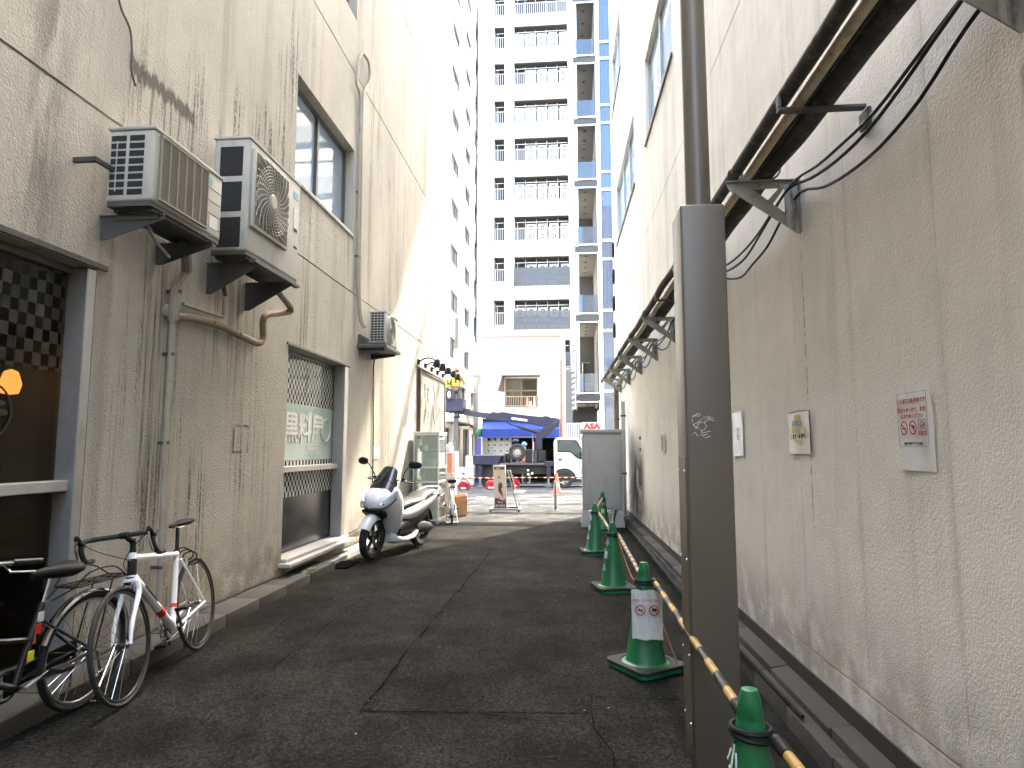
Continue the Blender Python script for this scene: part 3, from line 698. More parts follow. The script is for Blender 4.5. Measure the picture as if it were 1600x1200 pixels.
m = MB(); m.box(x2, x3+1.2, SY+2.4, SY+2.5, 0, 30); m.build('lift_back', pm('lift_blue', (.035, .06, .09), .4, 0, .2, .4), SB)
m = MB(); m.box(sx(893), x1, SY+2.2, SY+2.3, 0, sz(640)+.2); m.build('garage_wall', pm('garage_brown', (.05, .045, .04), .8), SB)
# louvre fence with the newspaper sign
FS = thing('slat_fence', 'pale slatted metal fence beside the red ASA sign', 'fence', (.3, 30, 0))
fa, fb = on_y(882, 661, 30), on_y(909, 661, 30)
for x, n_ in ((fa.x, 0), (fb.x, 1)): m = MB(); m.box(x-.03, x+.03, 29.98, 30.03, 0, fa.z); m.build('post', RAILW, FS)
m = MB(); m.box(fa.x+.03, fb.x-.03, 29.98, 30.02, fa.z-.06, fa.z); m.box(fa.x+.03, fb.x-.03, 29.98, 30.02, .3, .36)
n = 9
for k in range(n): x = fa.x+.06+(fb.x-fa.x-.12)*k/(n-1); m.box(x-.02, x+.02, 29.99, 30.01, .36, fa.z-.06)
m.build('slat_panel', RAILW, FS)
sa, sb_ = on_y(910, 660.5, 29.9), on_y(936, 672, 29.9)
SG = thing('shop_sign', 'white sign with red letters ASA above the grey cabinet', 'sign', ((sa.x+sb_.x)/2, 29.9, sb_.z))
m = MB(); m.box(sa.x, sb_.x, 29.86, 29.94, sb_.z-.05, sa.z+.02); m.build('sign_board', pm('sign_white', (.75, .74, .7), .5), SG)
m = MB(); m.box(sa.x+.1, sa.x+.16, 29.95, 30.0, 0, sb_.z); m.build('post', STEEL, SG)
REDM = pm('sign_red', (.7, .03, .02), .5)
text('ASA', 'lettering', REDM, SG, basis(((sa.x+sb_.x)/2+.05, 29.855, (sa.z+sb_.z)/2), (1, 0, 0), (0, 0, 1)), .36, 1.1, .002, None, .03)
# ---- cream house with the bay window
CY = 29.0
def cP(px, py, Y=CY): return on_y(px, py, Y)
CB = thing('cream_house', 'narrow cream clad house with one barred window above the blue awning', 'building', (-2, CY, 0))
cx0, cx1 = cP(755, 600).x, cP(875.5, 600).x; cz = cP(815, 527).z; led = cP(815, 586).z
wz0, wz1, wxa, wxb = cP(815, 636).z, cP(815, 591).z, cP(789, 600).x, cP(840, 600).x
gz = cP(815, 684).z
cream = pm('cream_cladding', (.62, .585, .49), .65, 0, .05, 1.5, 0, 0, .12, (.4, .33, .22))
CG = [cx0+.33*k+.12 for k in range(1, 12)]
def c_depth(u, v):
    if wxa < u < wxb and wz0 < v < wz1: return (.2, True)
    if v < gz and cx0+.2 < u < cx1-.15: return (.3, True)
    if v < led:
        for q in CG:
            if abs(u-q) < .012: return (.012, False)
    elif abs(u-(cx0+.72)) < .01 or abs(u-(cx1-.7)) < .01: return (.01, False)
    return (0, False)
us = [cx0, cx1, wxa, wxb, cx0+.2, cx1-.15]; vs = [0, cz, wz0, wz1, gz, led]
for q in CG+[cx0+.72, cx1-.7]: us += [q-.012, q-.01, q+.01, q+.012]
m = MB(); panel(m, us, vs, c_depth, lambda u, v, d: (u, CY+d, v))
for x in (cx0, cx1): m.quad((x, CY, 0), (x, CY+9, 0), (x, CY+9, cz), (x, CY, cz))
m.quad((cx0, CY, cz), (cx1, CY, cz), (cx1, CY+9, cz), (cx0, CY+9, cz)); m.quad((cx0, CY+9, 0), (cx1, CY+9, 0), (cx1, CY+9, cz), (cx0, CY+9, cz))
m.build('wall', cream, CB)
m = MB(); m.box(cx0-.05, cx1+.03, CY-.06, CY+.1, cz, cz+.07); m.build('parapet_cap', pm('brown_cap', (.2, .14, .12), .5), CB)
m = MB(); m.box(cx0, cx1, CY-.05, CY-.002, led-.03, led+.03); m.build('ledge', pm('ledge_beige', (.42, .38, .3), .6), CB)
m = MB(); m.hexa([(wxa-.3, CY-.4, wz1-.62), (wxa-.27, CY-.4, wz1-.62), (wxa-.02, CY-.01, wz1-.62), (wxa-.05, CY-.01, wz1-.62), (wxa-.1, CY-.45, wz1+.06), (wxa-.07, CY-.45, wz1+.06), (wxa-.02, CY-.01, wz1+.06), (wxa-.05, CY-.01, wz1+.06)])
m.build('hood_cheek', pm('bronze', (.13, .095, .07), .5), CB)
m = MB(); m.box(wxa-.1, wxb+.12, CY-.48, CY-.003, wz1+.065, wz1+.1); m.build('hood', MATS['bronze'], CB)
m = MB(); m.box(wxa, wxb, CY+.12, CY+.17, wz0, wz0+.06); m.box(wxa, wxb, CY+.12, CY+.17, wz1-.06, wz1); zc = (wz0+wz1)/2+.1
for x in (wxa, (wxa+wxb)/2-.03, wxb-.06): m.box(x, x+.06, CY+.115, CY+.175, wz0+.06, wz1-.06)
m.box(wxa+.06, wxb-.06, CY+.118, CY+.172, zc-.03, zc+.03); cw = m.build('window', MATS['bronze'], CB)
m = MB(); m.box(wxa+.03, wxb-.03, CY+.14, CY+.15, wz0+.03, wz1-.03); m.build('pane', PANE_D, cw)
m = MB()
xs_ = [wxa+.05+(wxb-wxa)/2*k/24 for k in range(24)]
m.loft([[(x, CY+.3+.03*sin(i*1.3), wz0+.05) for i, x in enumerate(xs_)], [(x, CY+.3+.03*sin(i*1.3), zc-.02) for i, x in enumerate(xs_)]], close=False); m.build('curtain', pm('curtain_cream', (.6, .55, .38), .9), cw, smooth=True)
m = MB(); m.box(wxa, wxb, CY+.6, CY+.62, wz0, wz1); m.build('room', DARK, CB)
# balcony rail with washing
m = MB(); rx0, rx1, rz0, rz1 = cP(786, 600).x, cP(842, 600).x, cP(815, 639).z, cP(815, 620).z
m.box(rx0, rx1, CY-.34, CY-.3, rz1-.03, rz1); m.box(rx0, rx1, CY-.34, CY-.3, rz0, rz0+.03); m.box(rx0, rx1, CY-.34, CY-.3, rz0+.12, rz0+.14)
for k in range(17): x = rx0+(rx1-rx0)*k/16; m.box(x-.008, x+.008, CY-.33, CY-.31, rz0+.03, rz1-.03)
for x in (rx0, rx1-.03): m.box(x, x+.03, CY-.3, CY, rz0, rz0+.03); m.box(x, x+.03, CY-.3, CY, rz1-.03, rz1)
m.build('window_guard', pm('rust_rail', (.35, .28, .2), .6, .2), CB)
for px_, py0, py1, c, nm in ((824, 621, 637, (.5, .3, .2), 'brown cloth'), (835, 620, 637, (.55, .4, .26), 'tan cloth'), (829, 627, 635, (.8, .8, .78), 'white cloth')):
    a, b = cP(px_-2.4, py1, CY-.36), cP(px_+2.2, py0, CY-.36); m = MB(); n = 7
    ring = lambda z, s: [(a.x+(b.x-a.x)*(.5+(k/(n-1)-.5)*s), CY-.37+.02*sin(k*2.2), z) for k in range(n)]+[(a.x+(b.x-a.x)*(.5+(k/(n-1)-.5)*s), CY-.345+.02*sin(k*2.2), z) for k in range(n-1, -1, -1)]
    m.loft([ring(a.z, 1.0), ring((a.z+b.z)/2, .8), ring(b.z, .55)]); o = m.build('laundry', pm('cloth_'+nm.replace(' ', '_'), c, .9), None)
    tag(o, '%s hung over the window guard of the cream house' % nm, 'laundry', 'washing on the window guard')
m = MB(); a = cP(878, 700); m.tube([(cP(878, 560).x-.02, CY-.06, cP(878, 562).z), (a.x, CY-.08, cP(878, 566).z), (a.x, CY-.08, .05)], .055, 8)
tag(m.build('downpipe', pm('pipe_red', (.36, .12, .08), .6, 0, .2, 3), None, smooth=True), 'brick red downpipe on the right edge of the cream house', 'downpipe')
m = MB(); a, b = cP(749, 602), cP(755.2, 645); m.box(a.x, cx0-.002, CY-.3, CY+.6, 0, a.z); m.build('pilaster', TW, CB)
# shop front under the awning
m = MB(); m.box(cx0+.2, cx1-.15, CY+2.5, CY+2.6, 0, gz); m.quad((cx0+.2, CY+.3, gz), (cx1-.15, CY+.3, gz), (cx1-.15, CY+2.5, gz), (cx0+.2, CY+2.5, gz)); m.quad((cx0+.2, CY+.3, .02), (cx1-.15, CY+.3, .02), (cx1-.15, CY+2.5, .02), (cx0+.2, CY+2.5, .02))
m.quad((cx0+.2, CY+.3, 0), (cx0+.2, CY+2.5, 0), (cx0+.2, CY+2.5, gz), (cx0+.2, CY+.3, gz)); m.quad((cx1-.15, CY+.3, 0), (cx1-.15, CY+2.5, 0), (cx1-.15, CY+2.5, gz), (cx1-.15, CY+.3, gz)); m.build('shop_room', DARK, CB)
AW = thing('awning', 'bright blue canvas awning over the shop behind the truck', 'awning', (-2, CY, 2.2))
BLUE = pm('awning_blue', (.004, .027, .19), .7, 0, .1, 2, .2, 8)
a0, a1 = on_y(755, 660, CY-.05), on_y(872, 660, CY-.05); f0, f1 = on_y(753, 670, CY-1.25), on_y(874, 671.5, CY-1.25)
n = 22; r1 = []; r2 = []; r3 = []
for k in range(n+1):
    t = k/n; sag = .035*sin(t*pi*5)
    r1.append((a0.x+(a1.x-a0.x)*t, CY-.05, a0.z+.05)); r2.append((f0.x+(f1.x-f0.x)*t, CY-1.25, f0.z-abs(sag)*.6)); r3.append((f0.x+(f1.x-f0.x)*t, CY-1.27+.02*sin(k*1.7), f0.z-.36-.03*sin(t*9)))
m = MB(); m.loft([r1, r2], close=False); m.build('canopy', BLUE, AW, smooth=True)
m = MB(); m.loft([r2, r3], close=False); m.build('valance', BLUE, AW, smooth=True)
m = MB(); m.box(a0.x-.1, a1.x+.05, CY-.14, CY-.01, a0.z+.06, a0.z+.16); m.build('cassette', BLACK, AW)
m = MB(); m.cyl((f0.x+.02, CY-1.24, f0.z-.03), (a0.x+.02, CY-.02, a0.z-.5), .02, n=6); m.build('arm', STEEL, AW)
m = MB(); m.cyl((f1.x-.02, CY-1.24, f1.z-.03), (a1.x-.02, CY-.02, a1.z-.5), .02, n=6); m.build('arm', STEEL, AW)
# drawer cabinet inside the shop
dc = thing('drawer_cabinet', 'white cabinet of small labelled drawers under the blue awning', 'cabinet', (-3, CY+.1, 0))
p0, p1 = on_y(760, 690, CY+.1), on_y(799, 714, CY+.1); W_ = (p1.x-p0.x); H_ = p0.z
m = MB(); m.box(p0.x, p1.x, CY+.1, CY+.5, .1, p0.z+.04); m.build('carcass', pm('cabinet_white', (.5, .5, .47), .5), dc)
for r_ in range(4):
    for k in range(4):
        xa_ = p0.x+.02+k*(W_-.02)/4; za_ = p0.z-.28-r_*.27
        if za_ < .15: continue
        m = MB(); m.box(xa_, xa_+W_/4-.03, CY+.07, CY+.097, za_, za_+.25); d_ = m.build('drawer', pm('drawer_white', (.62, .62, .58), .5), dc)
        m = MB(); m.box(xa_+.06, xa_+.12, CY+.055, CY+.069, za_+.09, za_+.16); m.build('handle', BLACK, d_)
for i, px_ in enumerate((770, 779, 789, 797)):
    a = on_y(px_, 689, CY+.2); m = MB(); m.box(a.x-.09, a.x+.09, CY+.12, CY+.35, p0.z+.042, p0.z+.2+.03*(i % 2)); m.box(a.x-.03, a.x+.03, CY+.1, CY+.119, p0.z+.08, p0.z+.14)
    tag(m.build('storage_box', pm('box_%d' % i, [(.35, .36, .38), (.5, .5, .46), (.2, .3, .34), (.42, .4, .36)][i], .6), None, bevel=.01), ['grey storage box', 'pale storage box', 'teal storage box', 'beige storage box'][i]+' on top of the white drawer cabinet', 'box', 'boxes on the drawer cabinet')
# ---- shop house in the side street, left of the cream house
AX = -5.6; AN = thing('corner_shop', 'low sunlit shop house behind the utility pole, left of the blue awning', 'building', (AX, 34, 0))
AO = [(28.6, 30.2, .1, 2.5), (31, 32.6, .1, 2.5), (33.6, 35.6, .1, 2.6), (36.5, 39.5, .1, 2.4), (29.5, 31.2, 3.4, 4.8), (32.5, 34.6, 3.4, 4.8), (36, 38.6, 3.4, 4.8)]
def a_depth(u, v):
    for a, b, c, d in AO:
        if a < u < b and c < v < d: return (.2, True)
    if abs(v-3.0) < .06: return (-.05, False)
    return (0, False)
us = [27.8, 42]; vs = [0, 5.7, 2.94, 3.06]
for a, b, c, d in AO: us += [a, b]; vs += [c, d]
m = MB(); panel(m, us, vs, a_depth, lambda u, v, d: (AX-d, u, v)); m.quad((AX, 27.8, 0), (-14, 27.8, 0), (-14, 27.8, 5.7), (AX, 27.8, 5.7)); m.quad((AX, 27.8, 5.7), (AX, 42, 5.7), (-14, 42, 5.7), (-14, 27.8, 5.7)); m.build('wall', TW, AN)
for a, b, c, d in AO:
    m = MB(); m.box(AX-.2, AX-.14, a, a+.07, c, d); m.box(AX-.2, AX-.14, b-.07, b, c, d); m.box(AX-.2, AX-.14, a+.07, b-.07, c, c+.07); m.box(AX-.2, AX-.14, a+.07, b-.07, d-.07, d); m.box(AX-.2, AX-.13, (a+b)/2-.03, (a+b)/2+.03, c+.07, d-.07); m.box(AX-.198, AX-.15, a+.07, (a+b)/2-.03, (c+d)/2, (c+d)/2+.06)
    f_ = m.build('window', MATS['bronze'], AN); m = MB(); m.box(AX-.18, AX-.17, a+.05, b-.05, c+.05, d-.05); m.build('pane', GL_G, f_)
m = MB(); m.box(AX+.01, AX+.6, 28.3, 33, 2.7, 2.76); m.build('canopy', pm('brown_canopy', (.1, .08, .06), .6), AN)
m = MB(); m.box(AX+.01, AX+.5, 35.8, 40, 2.75, 2.85); m.build('canopy', MATS['brown_canopy'], AN)
for i, (y, z) in enumerate(((35.2, 3.2), (39.4, 3.6), (31.7, 3.15))):
    o = ac0.copy(); COL.objects.link(o); o.rotation_euler = (0, 0, pi/2); o.location = (AX+.2, y, z); tag(o, ['air conditioner over the middle window gap of the corner shop', 'air conditioner at the far end of the corner shop', 'air conditioner nearest the street on the corner shop'][i], 'air conditioner', 'air conditioners on the corner shop')
DUCT = pm('duct_zinc', (.32, .32, .3), .5, .3, .15, 2, 0, 0, .3)
d0, d1 = on_y(741, 560, 33), on_y(751, 600, 33); dx_ = d0.x
m = MB(); pts = [(d0.x-.9, 33.2, d0.z+.55), (d0.x-.2, 33.2, d0.z+.55), (d0.x+.12, 33.2, d0.z+.3), (d0.x+.12, 33.2, 2.2)]
m.tube(curve_pts(pts, 4), .2, 4); dk = thing('air_duct', 'grey square air duct rising beside the cream house', 'air duct', (d0.x, 33.2, 0)); m.build('duct', DUCT, dk)
for z in (2.6, 3.5, 4.4, 5.3): m = MB(); m.box(d0.x-.1, d0.x+.34, 32.98, 33.42, z, z+.05); m.build('flange', STEEL, dk)
m = MB(); m.box(d0.x+.05, d0.x+.2, 33.1, 33.3, 0, 2.2); m.build('post', STEEL, dk)
# utility pole
up = on_y(712.5, 640, 27.2); UP = thing('utility_pole', 'utility pole with grey transformer and small plate, left of the blue boom', 'utility pole', (up.x, 27.2, 0))
m = MB(); m.cyl((up.x, 27.2, 0), (up.x, 27.2, 7.2), .11, .085, 12); m.build('pole', pm('pole_dark', (.11, .1, .1), .7, 0, .15, 2), UP, smooth=True)
m = MB(); a = on_y(712, 583, 27.2).z; b = on_y(712, 549, 27.2).z; m.lathe([(.0, a), (.13, a), (.14, a+.05), (.14, b-.06), (.1, b), (0, b)], (up.x, 27.2, 0), n=14); m.build('transformer', STEEL, UP, smooth=True)
m = MB(); m.lathe([(0, b), (.13, b), (.04, b+.25), (0, b+.3)], (up.x, 27.2, 0), n=10); m.build('cap', pm('cap_orange', (.7, .2, .08), .5), UP)
m = MB(); a = on_y(712.5, 683, 27.05); b = on_y(712.5, 665, 27.05); m.box(a.x-.07, a.x+.07, 27.02, 27.07, a.z, b.z); m.build('plate', TG, UP)
m = MB(); a = on_y(705, 649, 27.2); m.box(up.x-.2, up.x+.2, 27.05, 27.08, a.z-.12, a.z-.06); m.box(up.x-.2, up.x-.14, 27.0, 27.04, a.z-.06, a.z+.15); m.box(up.x+.12, up.x+.18, 27.0, 27.04, a.z-.06, a.z+.15); m.build('crossarm', BLACK, UP)
ORD = ['first', 'second', 'third', 'fourth', 'fifth', 'sixth']
for i in range(6):
    z0 = 4.6-i*.3+random.uniform(-.05, .05); q = [(up.x, 27.2, z0), (up.x-1.5, 27.6+random.uniform(-.2, 1), z0-.35+random.uniform(-.1, .3)), (-9, 27.4+random.uniform(0, 2), z0+.3)]
    m = MB(); m.tube(curve_pts(q, 5), .014, 5); tag(m.build('overhead_cable', BLACK, None), 'thin black cable strung from the utility pole, %s from the top' % ORD[i], 'cable', 'cables strung from the utility pole')
# low pale barrier wall behind the tail of the truck
a, b = on_y(713, 735, 26.6), on_y(741, 764, 26.6); m = MB(); m.box(a.x-2.2, b.x, 26.5, 26.62, .02, a.z+.1); m.box(a.x-2.22, b.x+.02, 26.47, 26.65, a.z+.1, a.z+.14)
tag(m.build('barrier_wall', pm('pale_panel', (.5, .51, .52), .6), None, bevel=.01), 'low pale grey site panel behind the truck tail and generators', 'barrier')

# ---- added unseen glazed block; its panes and slabs filter the sun reaching the alley
GB = thing('sun_filter_block', 'added unseen glazed block filtering the sun, behind the right-hand building', 'building', (12, 36, 0))
g0 = sx(961)+1.25
z = 3.4
while z < 64:
    m = MB(); m.box(g0, 26, 34.2, 34.5, z, z+.25); s_ = m.build('filter_slab', TG, GB)
    if 21 < z < 33: m = MB(); m.box(g0, 26, 34.1, 34.16, z+.25, z+3.1); m.build('pane', clear('mid_filter_glass', (.54, .54, .53), .06, .03, 1.2, (.3, .4, .5)) if z < 30 else clear('mid_filter_glass_dark', (.44, .44, .43), .06, .03, 1.2, (.3, .4, .5)), s_); z += 3.1; continue
    m = MB(); m.box(g0, 26, 34.1, 34.16, z+1.25, z+3.1); m.build('pane', clear('sun_filter_glass', (.62, .62, .61), .05, .03, 1.2, (.3, .4, .5)) if z < 27 else clear('upper_filter_glass', (.18, .18, .175), .05, .05, 1.2, (.3, .4, .5)), s_)
    m = MB(); m.box(g0, 26, 34.1, 34.16, z, z+1.24); m.build('filter_spandrel_pane', clear('spandrel_filter_glass', (.6, .6, .58), .3, .1, 1.2, (.3, .4, .5)) if z < 30 else clear('spandrel_filter_glass_dark', (.1, .1, .1), .4, .1, 1.2, (.3, .4, .5)), s_)
    m = MB(); m.box(g0, 26, 33.9, 34.05, z+2.0, z+2.1); m.build('sunshade', STEEL_L, s_)
    z += 3.1
for k in range(12): x = g0+.05+k*(25.9-g0)/11; m = MB(); m.box(x-.05, x+.05, 34.02, 34.09, 0, 64.5); m.build('filter_mullion', STEEL_L, GB)
# ================================================================ on the walls
GAL = pm('galvanised', (.10, .098, .09), .55, .5, .2, 5, 0, 0, .5, (.07, .05, .03)); PIPE_B = pm('pipe_beige', (.34, .31, .25), .65, 0, .15, 6, .2, 30, .6, (.12, .08, .05))
WRAP_D = pm('wrap_dark', (.05, .046, .04), .8, 0, .5, 9, .9, 28, .7, (.2, .18, .14)); WRAP_T = pm('wrap_tan', (.72, .6, .43), .7, 0, .2, 12, .6, 40, .5, (.08, .06, .04))
AC_C = pm('casing_aged', (.42, .41, .36), .55, 0, .08, 3, 0, 0, .45, (.22, .19, .13)); FIN = pm('fin_dark', (.055, .052, .045), .7, .2, .3, 30); VENT = pm('vent_black', (.014, .014, .014), .8)
GRL = pm('grille_beige', (.42, .40, .34), .55, 0, .1, 9); LABEL = pm('sticker_white', (.62, .64, .6), .5, 0, .2, 60); TEAL = pm('sticker_teal', (.12, .42, .42), .5)
def bracket_arm(root, x0, x1, y, z, drop, w=.03):
    """folded steel L-bracket standing off the wall: x0 wall side, x1 outer end"""
    m = MB(); m.prism([(x0, y, z), (x1, y, z), (x1, y, z-.035), (x0+.05, y, z-drop), (x0, y, z-drop)], (0, .006, 0)); m.box(x0, x1, y-w/2, y-.001, z-.008, z); m.box(x0-.004, x0-.0005, y-w, y+w, z-drop-.04, z+.06)
    return m.build('bracket', GAL, root)
def ac_unit(label, x_wall, x0, x1, y0, y1, z0, z1, kind):
    r = thing('air_conditioner', label, 'air conditioner', (x0, (y0+y1)/2, z0), 0, 'air conditioners on the left wall')
    m = MB(); m.box(x0, x1, y0, y1, z0+.03, z1-.02); cs = m.build('casing', AC_C, r, bevel=.022, seg=3)
    m = MB(); m.box(x0-.008, x1+.008, y0-.008, y1+.008, z1-.022, z1+.004); m.build('top_cover', AC_C, r, bevel=.01, seg=2)
    m = MB(); m.box(x0+.01, x1-.01, y0+.01, y1-.01, z0, z0+.032); m.build('base_pan', GAL, r)
    m = MB(); m.box(x0+.02, x0+.06, y0+.06, y1-.06, z0-.02, z0-.001); m.box(x1-.07, x1-.03, y0+.06, y1-.06, z0-.02, z0-.001)
    m.build('foot_rail', GAL, r)
    W = x1-x0; Hh = z1-z0
    if kind == 1:      # louvred front, grid side
        m = MB(); m.box(x1-.012, x1+.0025, y0+.06, y1-.23, z0+.07, z1-.05); m.build('coil', FIN, r)
        m = MB(); m.lathe([(0, 0), (.2, 0), (.2, .003)], (x1+.003, y0+.3, (z0+z1)/2), (1, 0, 0), 24); m.build('fan_opening', VENT, r)
        m = MB()
        n = 30
        for k in range(n): z = z0+.075+(Hh-.13)*k/(n-1); m.box(x1+.006, x1+.018, y0+.055, y1-.225, z-.0026, z+.0026)
        for k in range(7): y = y0+.06+(y1-y0-.29)*k/6; m.box(x1+.004, x1+.02, y-.004, y+.004, z0+.06, z1-.04)
        for z in (z0+.06, z1-.045): m.box(x1+.003, x1+.022, y0+.05, y1-.22, z-.006, z+.006)
        m.build('front_grille', pm('grille_aged', (.26, .24, .19), .6), r)
        m = MB()
        for i in range(8):
            for j in range(2):
                za = z0+.075+i*(Hh-.12)/8; xa_ = x0+.025+j*.13; m.box(xa_, xa_+.105, y0-.0035, y0+.01, za, za+(Hh-.12)/8-.016)
        m.build('side_vent', VENT, r)
        m = MB(); m.tube([(x0+.07, y0-.006, z0+.1), (x0+.07, y0-.006, z1-.1)], .004, 5); m.build('pipe_behind', GRL, r)
        m = MB(); m.box(x1+.001, x1+.0035, y1-.2, y1-.15, z1-.12, z1-.07); m.build('sticker', TEAL, r); m = MB(); m.box(x1+.001, x1+.0035, y1-.17, y1-.06, z0+.09, z0+.19); m.build('sticker', LABEL, r)
        m = MB()
        for k in range(4): z = z0+.1+k*.1; m.box(x1+.0005, x1+.003, y1-.215, y1-.01, z-.002, z+.002)
        m.build('panel_joint', FIN, r)
    if kind == 2:      # tall unit, square grille with swirl, three side openings
        ya, yb, za, zb = y0+.06, y0+.7, z0+.28, z1-.12; c = Vector((x1, (ya+yb)/2, (za+zb)/2))
        m = MB(); m.box(x1-.002, x1+.035, ya-.03, yb+.03, za-.03, zb+.03); m.build('grille_plate', AC_C, r, bevel=.015, seg=2)
        m = MB(); m.box(x1+.03, x1+.0365, ya, yb, za, zb); m.build('fan_opening', pm('fan_brown', (.10, .085, .065), .7), r)
        m = MB()
        for k in range(28):
            a = 2*pi*k/28; pts = []
            for i in range(7):
                rr = .065+i*.055; b = a+.11*i; yy, zz = c.y+rr*cos(b), c.z+rr*sin(b)
                yy = max(ya, min(yb, yy)); zz = max(za, min(zb, zz)); pts.append((x1+.043, yy, zz))
            m.tube(pts, .0042, 5)
        for i in range(9): m.torus((x1+.046, c.y, c.z), (1, 0, 0), .09+i*.027, .0025, 36, 4)
        m.lathe([(0, .012), (.055, .012), (.07, .004), (.07, 0)], (x1+.04, c.y, c.z), (1, 0, 0), 20); m.build('swirl_grille', GRL, r)
        for i in range(3):
            za_ = z0+.06+i*(Hh-.1)/3; m = MB(); m.box(x0+.06, x1-.06, y0-.004, y0+.01, za_, za_+(Hh-.1)/3-.05); m.build('side_vent', VENT, r, bevel=.004)
        for q_ in ((.12, .05, .35, .37), (.12, .06, .52, .55)): m = MB(); m.box(x1+.001, x1+.004, y1-q_[0], y1-q_[1], z0+q_[2], z0+q_[3]); m.build('handle', VENT, r)
        m = MB(); m.box(x1+.001, x1+.0035, y1-.16, y1-.05, z1-.2, z1-.13); m.build('sticker', TEAL, r); m = MB(); m.box(x1+.001, x1+.0035, y1-.15, y1-.06, z1-.5, z1-.3); m.build('sticker', LABEL, r)
    if kind == 3:      # small unit, round fan
        c = (x1+.004, y0+.27, (z0+z1)/2)
        m = MB(); m.lathe([(0, -.002), (.215, -.002), (.215, .004), (0, .004)], c, (1, 0, 0), 30); m.build('fan_opening', FIN, r)
        m = MB()
        for i in range(8): m.torus((x1+.014, c[1], c[2]), (1, 0, 0), .05+i*.024, .0035, 30, 4)
        for k in range(12): a = 2*pi*k/12; m.tube([(x1+.014, c[1]+.04*cos(a), c[2]+.04*sin(a)), (x1+.014, c[1]+.22*cos(a), c[2]+.22*sin(a))], .0035, 4)
        m.torus((x1+.008, c[1], c[2]), (1, 0, 0), .225, .012, 36, 6); m.build('front_grille', GRL, r)
        m = MB()
        for i in range(11):
            for j in range(4): za = z0+.06+i*.041; xa_ = x0+.03+j*.052; m.box(xa_, xa_+.042, y0-.0035, y0+.01, za, za+.027)
        m.build('side_vent', VENT, r)
    return r
xw = -3.2
A1 = ac_unit('weathered grey air conditioner with ruled front grille, nearest on the left wall', xw, -3.09, -2.76, 3.885, 4.735, 3.12, 3.67, 1)
for y in (4.0, 4.6): bracket_arm(A1, xw, -2.74, y, 3.098, .17)
m = MB(); m.box(-3.1, -2.78, 3.99, 4.02, 3.06, 3.097); m.build('bracket', GAL, A1)
m = MB(); m.box(-3.2, -3.05, 3.72, 3.75, 3.36, 3.39); m.box(-3.06, -3.04, 3.72, 3.9, 3.36, 3.39); m.build('stay', GAL, A1)
A2 = ac_unit('tall air conditioner with square swirl grille and three dark side openings', xw, -3.08, -2.75, 5.12, 6.17, 3.17, 4.225, 2)
for y in (5.3, 5.98): bracket_arm(A2, xw, -2.72, y, 3.148, .28)
m = MB(); m.box(-2.76, -2.70, 5.2, 6.12, 3.12, 3.146); m.build('bracket', GAL, A2)
A3 = ac_unit('small pale air conditioner with round fan, high beside the sign board', xw, -3.04, -2.78, 9.43, 10.12, 3.09, 3.605, 3)
m = MB(); m.box(-3.2, -2.74, 9.36, 10.18, 3.03, 3.085); m.box(-3.2, -3.16, 9.4, 10.1, 3.086, 3.25); m.build('shelf_bracket', GAL, A3, bevel=.006)
for y in (9.45, 10.05): bracket_arm(A3, xw, -2.8, y, 3.028, .08)
# refrigerant and drain pipes below the two large units
def pipe(label, pts, r, mat, cat='pipe', name='wall_pipe', clips=(), n=9, group=None, k=5, smoothpts=True):
    R_ = thing(name, label, cat, pts[0], 0, group)
    m = MB(); m.tube(curve_pts(pts, k) if smoothpts else pts, r, n); m.build('pipe', mat, R_, smooth=True)
    for c in clips:
        c = Vector(c); q = MB(); q.box(xw-.002, c.x+r+.006, c.y-.012, c.y+.012, c.z-.012, c.z+.012) if abs(c.x-xw) < .3 else q.torus(c, (0, 1, 0), r+.004, .006, 12, 5); q.build('clip', GAL, R_)
    return R_
def wl(px, py, off=.06): return on_x(px, py, xw+off)
a = wl(268, 525); zt_ = a.z
pipe('grey drain pipe running down to the kerb below the near air conditioner', [wl(268, 500), wl(268, 530), (a.x, a.y, 1.4), (a.x, a.y+.02, .16)], .02, PIPE_B, clips=[(a.x, a.y, 2.25), (a.x, a.y, 1.55), (a.x, a.y, .6)], name='drain_pipe', k=3)
pipe('taped thick beige pipe bending down from the near air conditioner', [(-2.98, 4.62, 3.1), wl(292, 415, .1), wl(290, 432, .07), wl(276, 455, .07), wl(272, 485, .07), wl(271, 500, .06)], .043, PIPE_B, clips=[wl(274, 456, .07)], name='taped_pipe')
pipe('brown taped pipe sagging across the wall below the tall air conditioner', [wl(262, 490, .03), wl(276, 495, .06), wl(300, 497, .07), wl(340, 507, .07), wl(380, 527, .07), wl(403, 536, .07), wl(411, 528, .07), wl(411, 505, .07), wl(417, 492, .08), wl(440, 489, .1), wl(455, 483, .15), (-2.95, 6.1, 3.12)], .034, pm('tape_brown', (.24, .185, .125), .75, 0, .25, 12, .6, 40, .6, (.07, .05, .03)), name='taped_pipe', clips=[wl(330, 504, .07), wl(372, 522, .07)])
pipe('thin beige pipe between the taped bends', [wl(286, 475, .05), wl(310, 483, .05), wl(345, 494, .05), wl(349, 490, .05), wl(350, 450, .05)], .015, PIPE_B)
pipe('short pipe hanging under the tall air conditioner', [(-3.05, 5.45, 3.16), wl(350, 440, .08), wl(352, 462, .06)], .02, GAL)
pipe('thin hose looping under the near air conditioner', [(-2.9, 4.0, 3.1), (-2.93, 4.2, 2.98), (-3.0, 4.45, 2.95), (-3.1, 4.6, 3.0)], .012, PIPE_B)
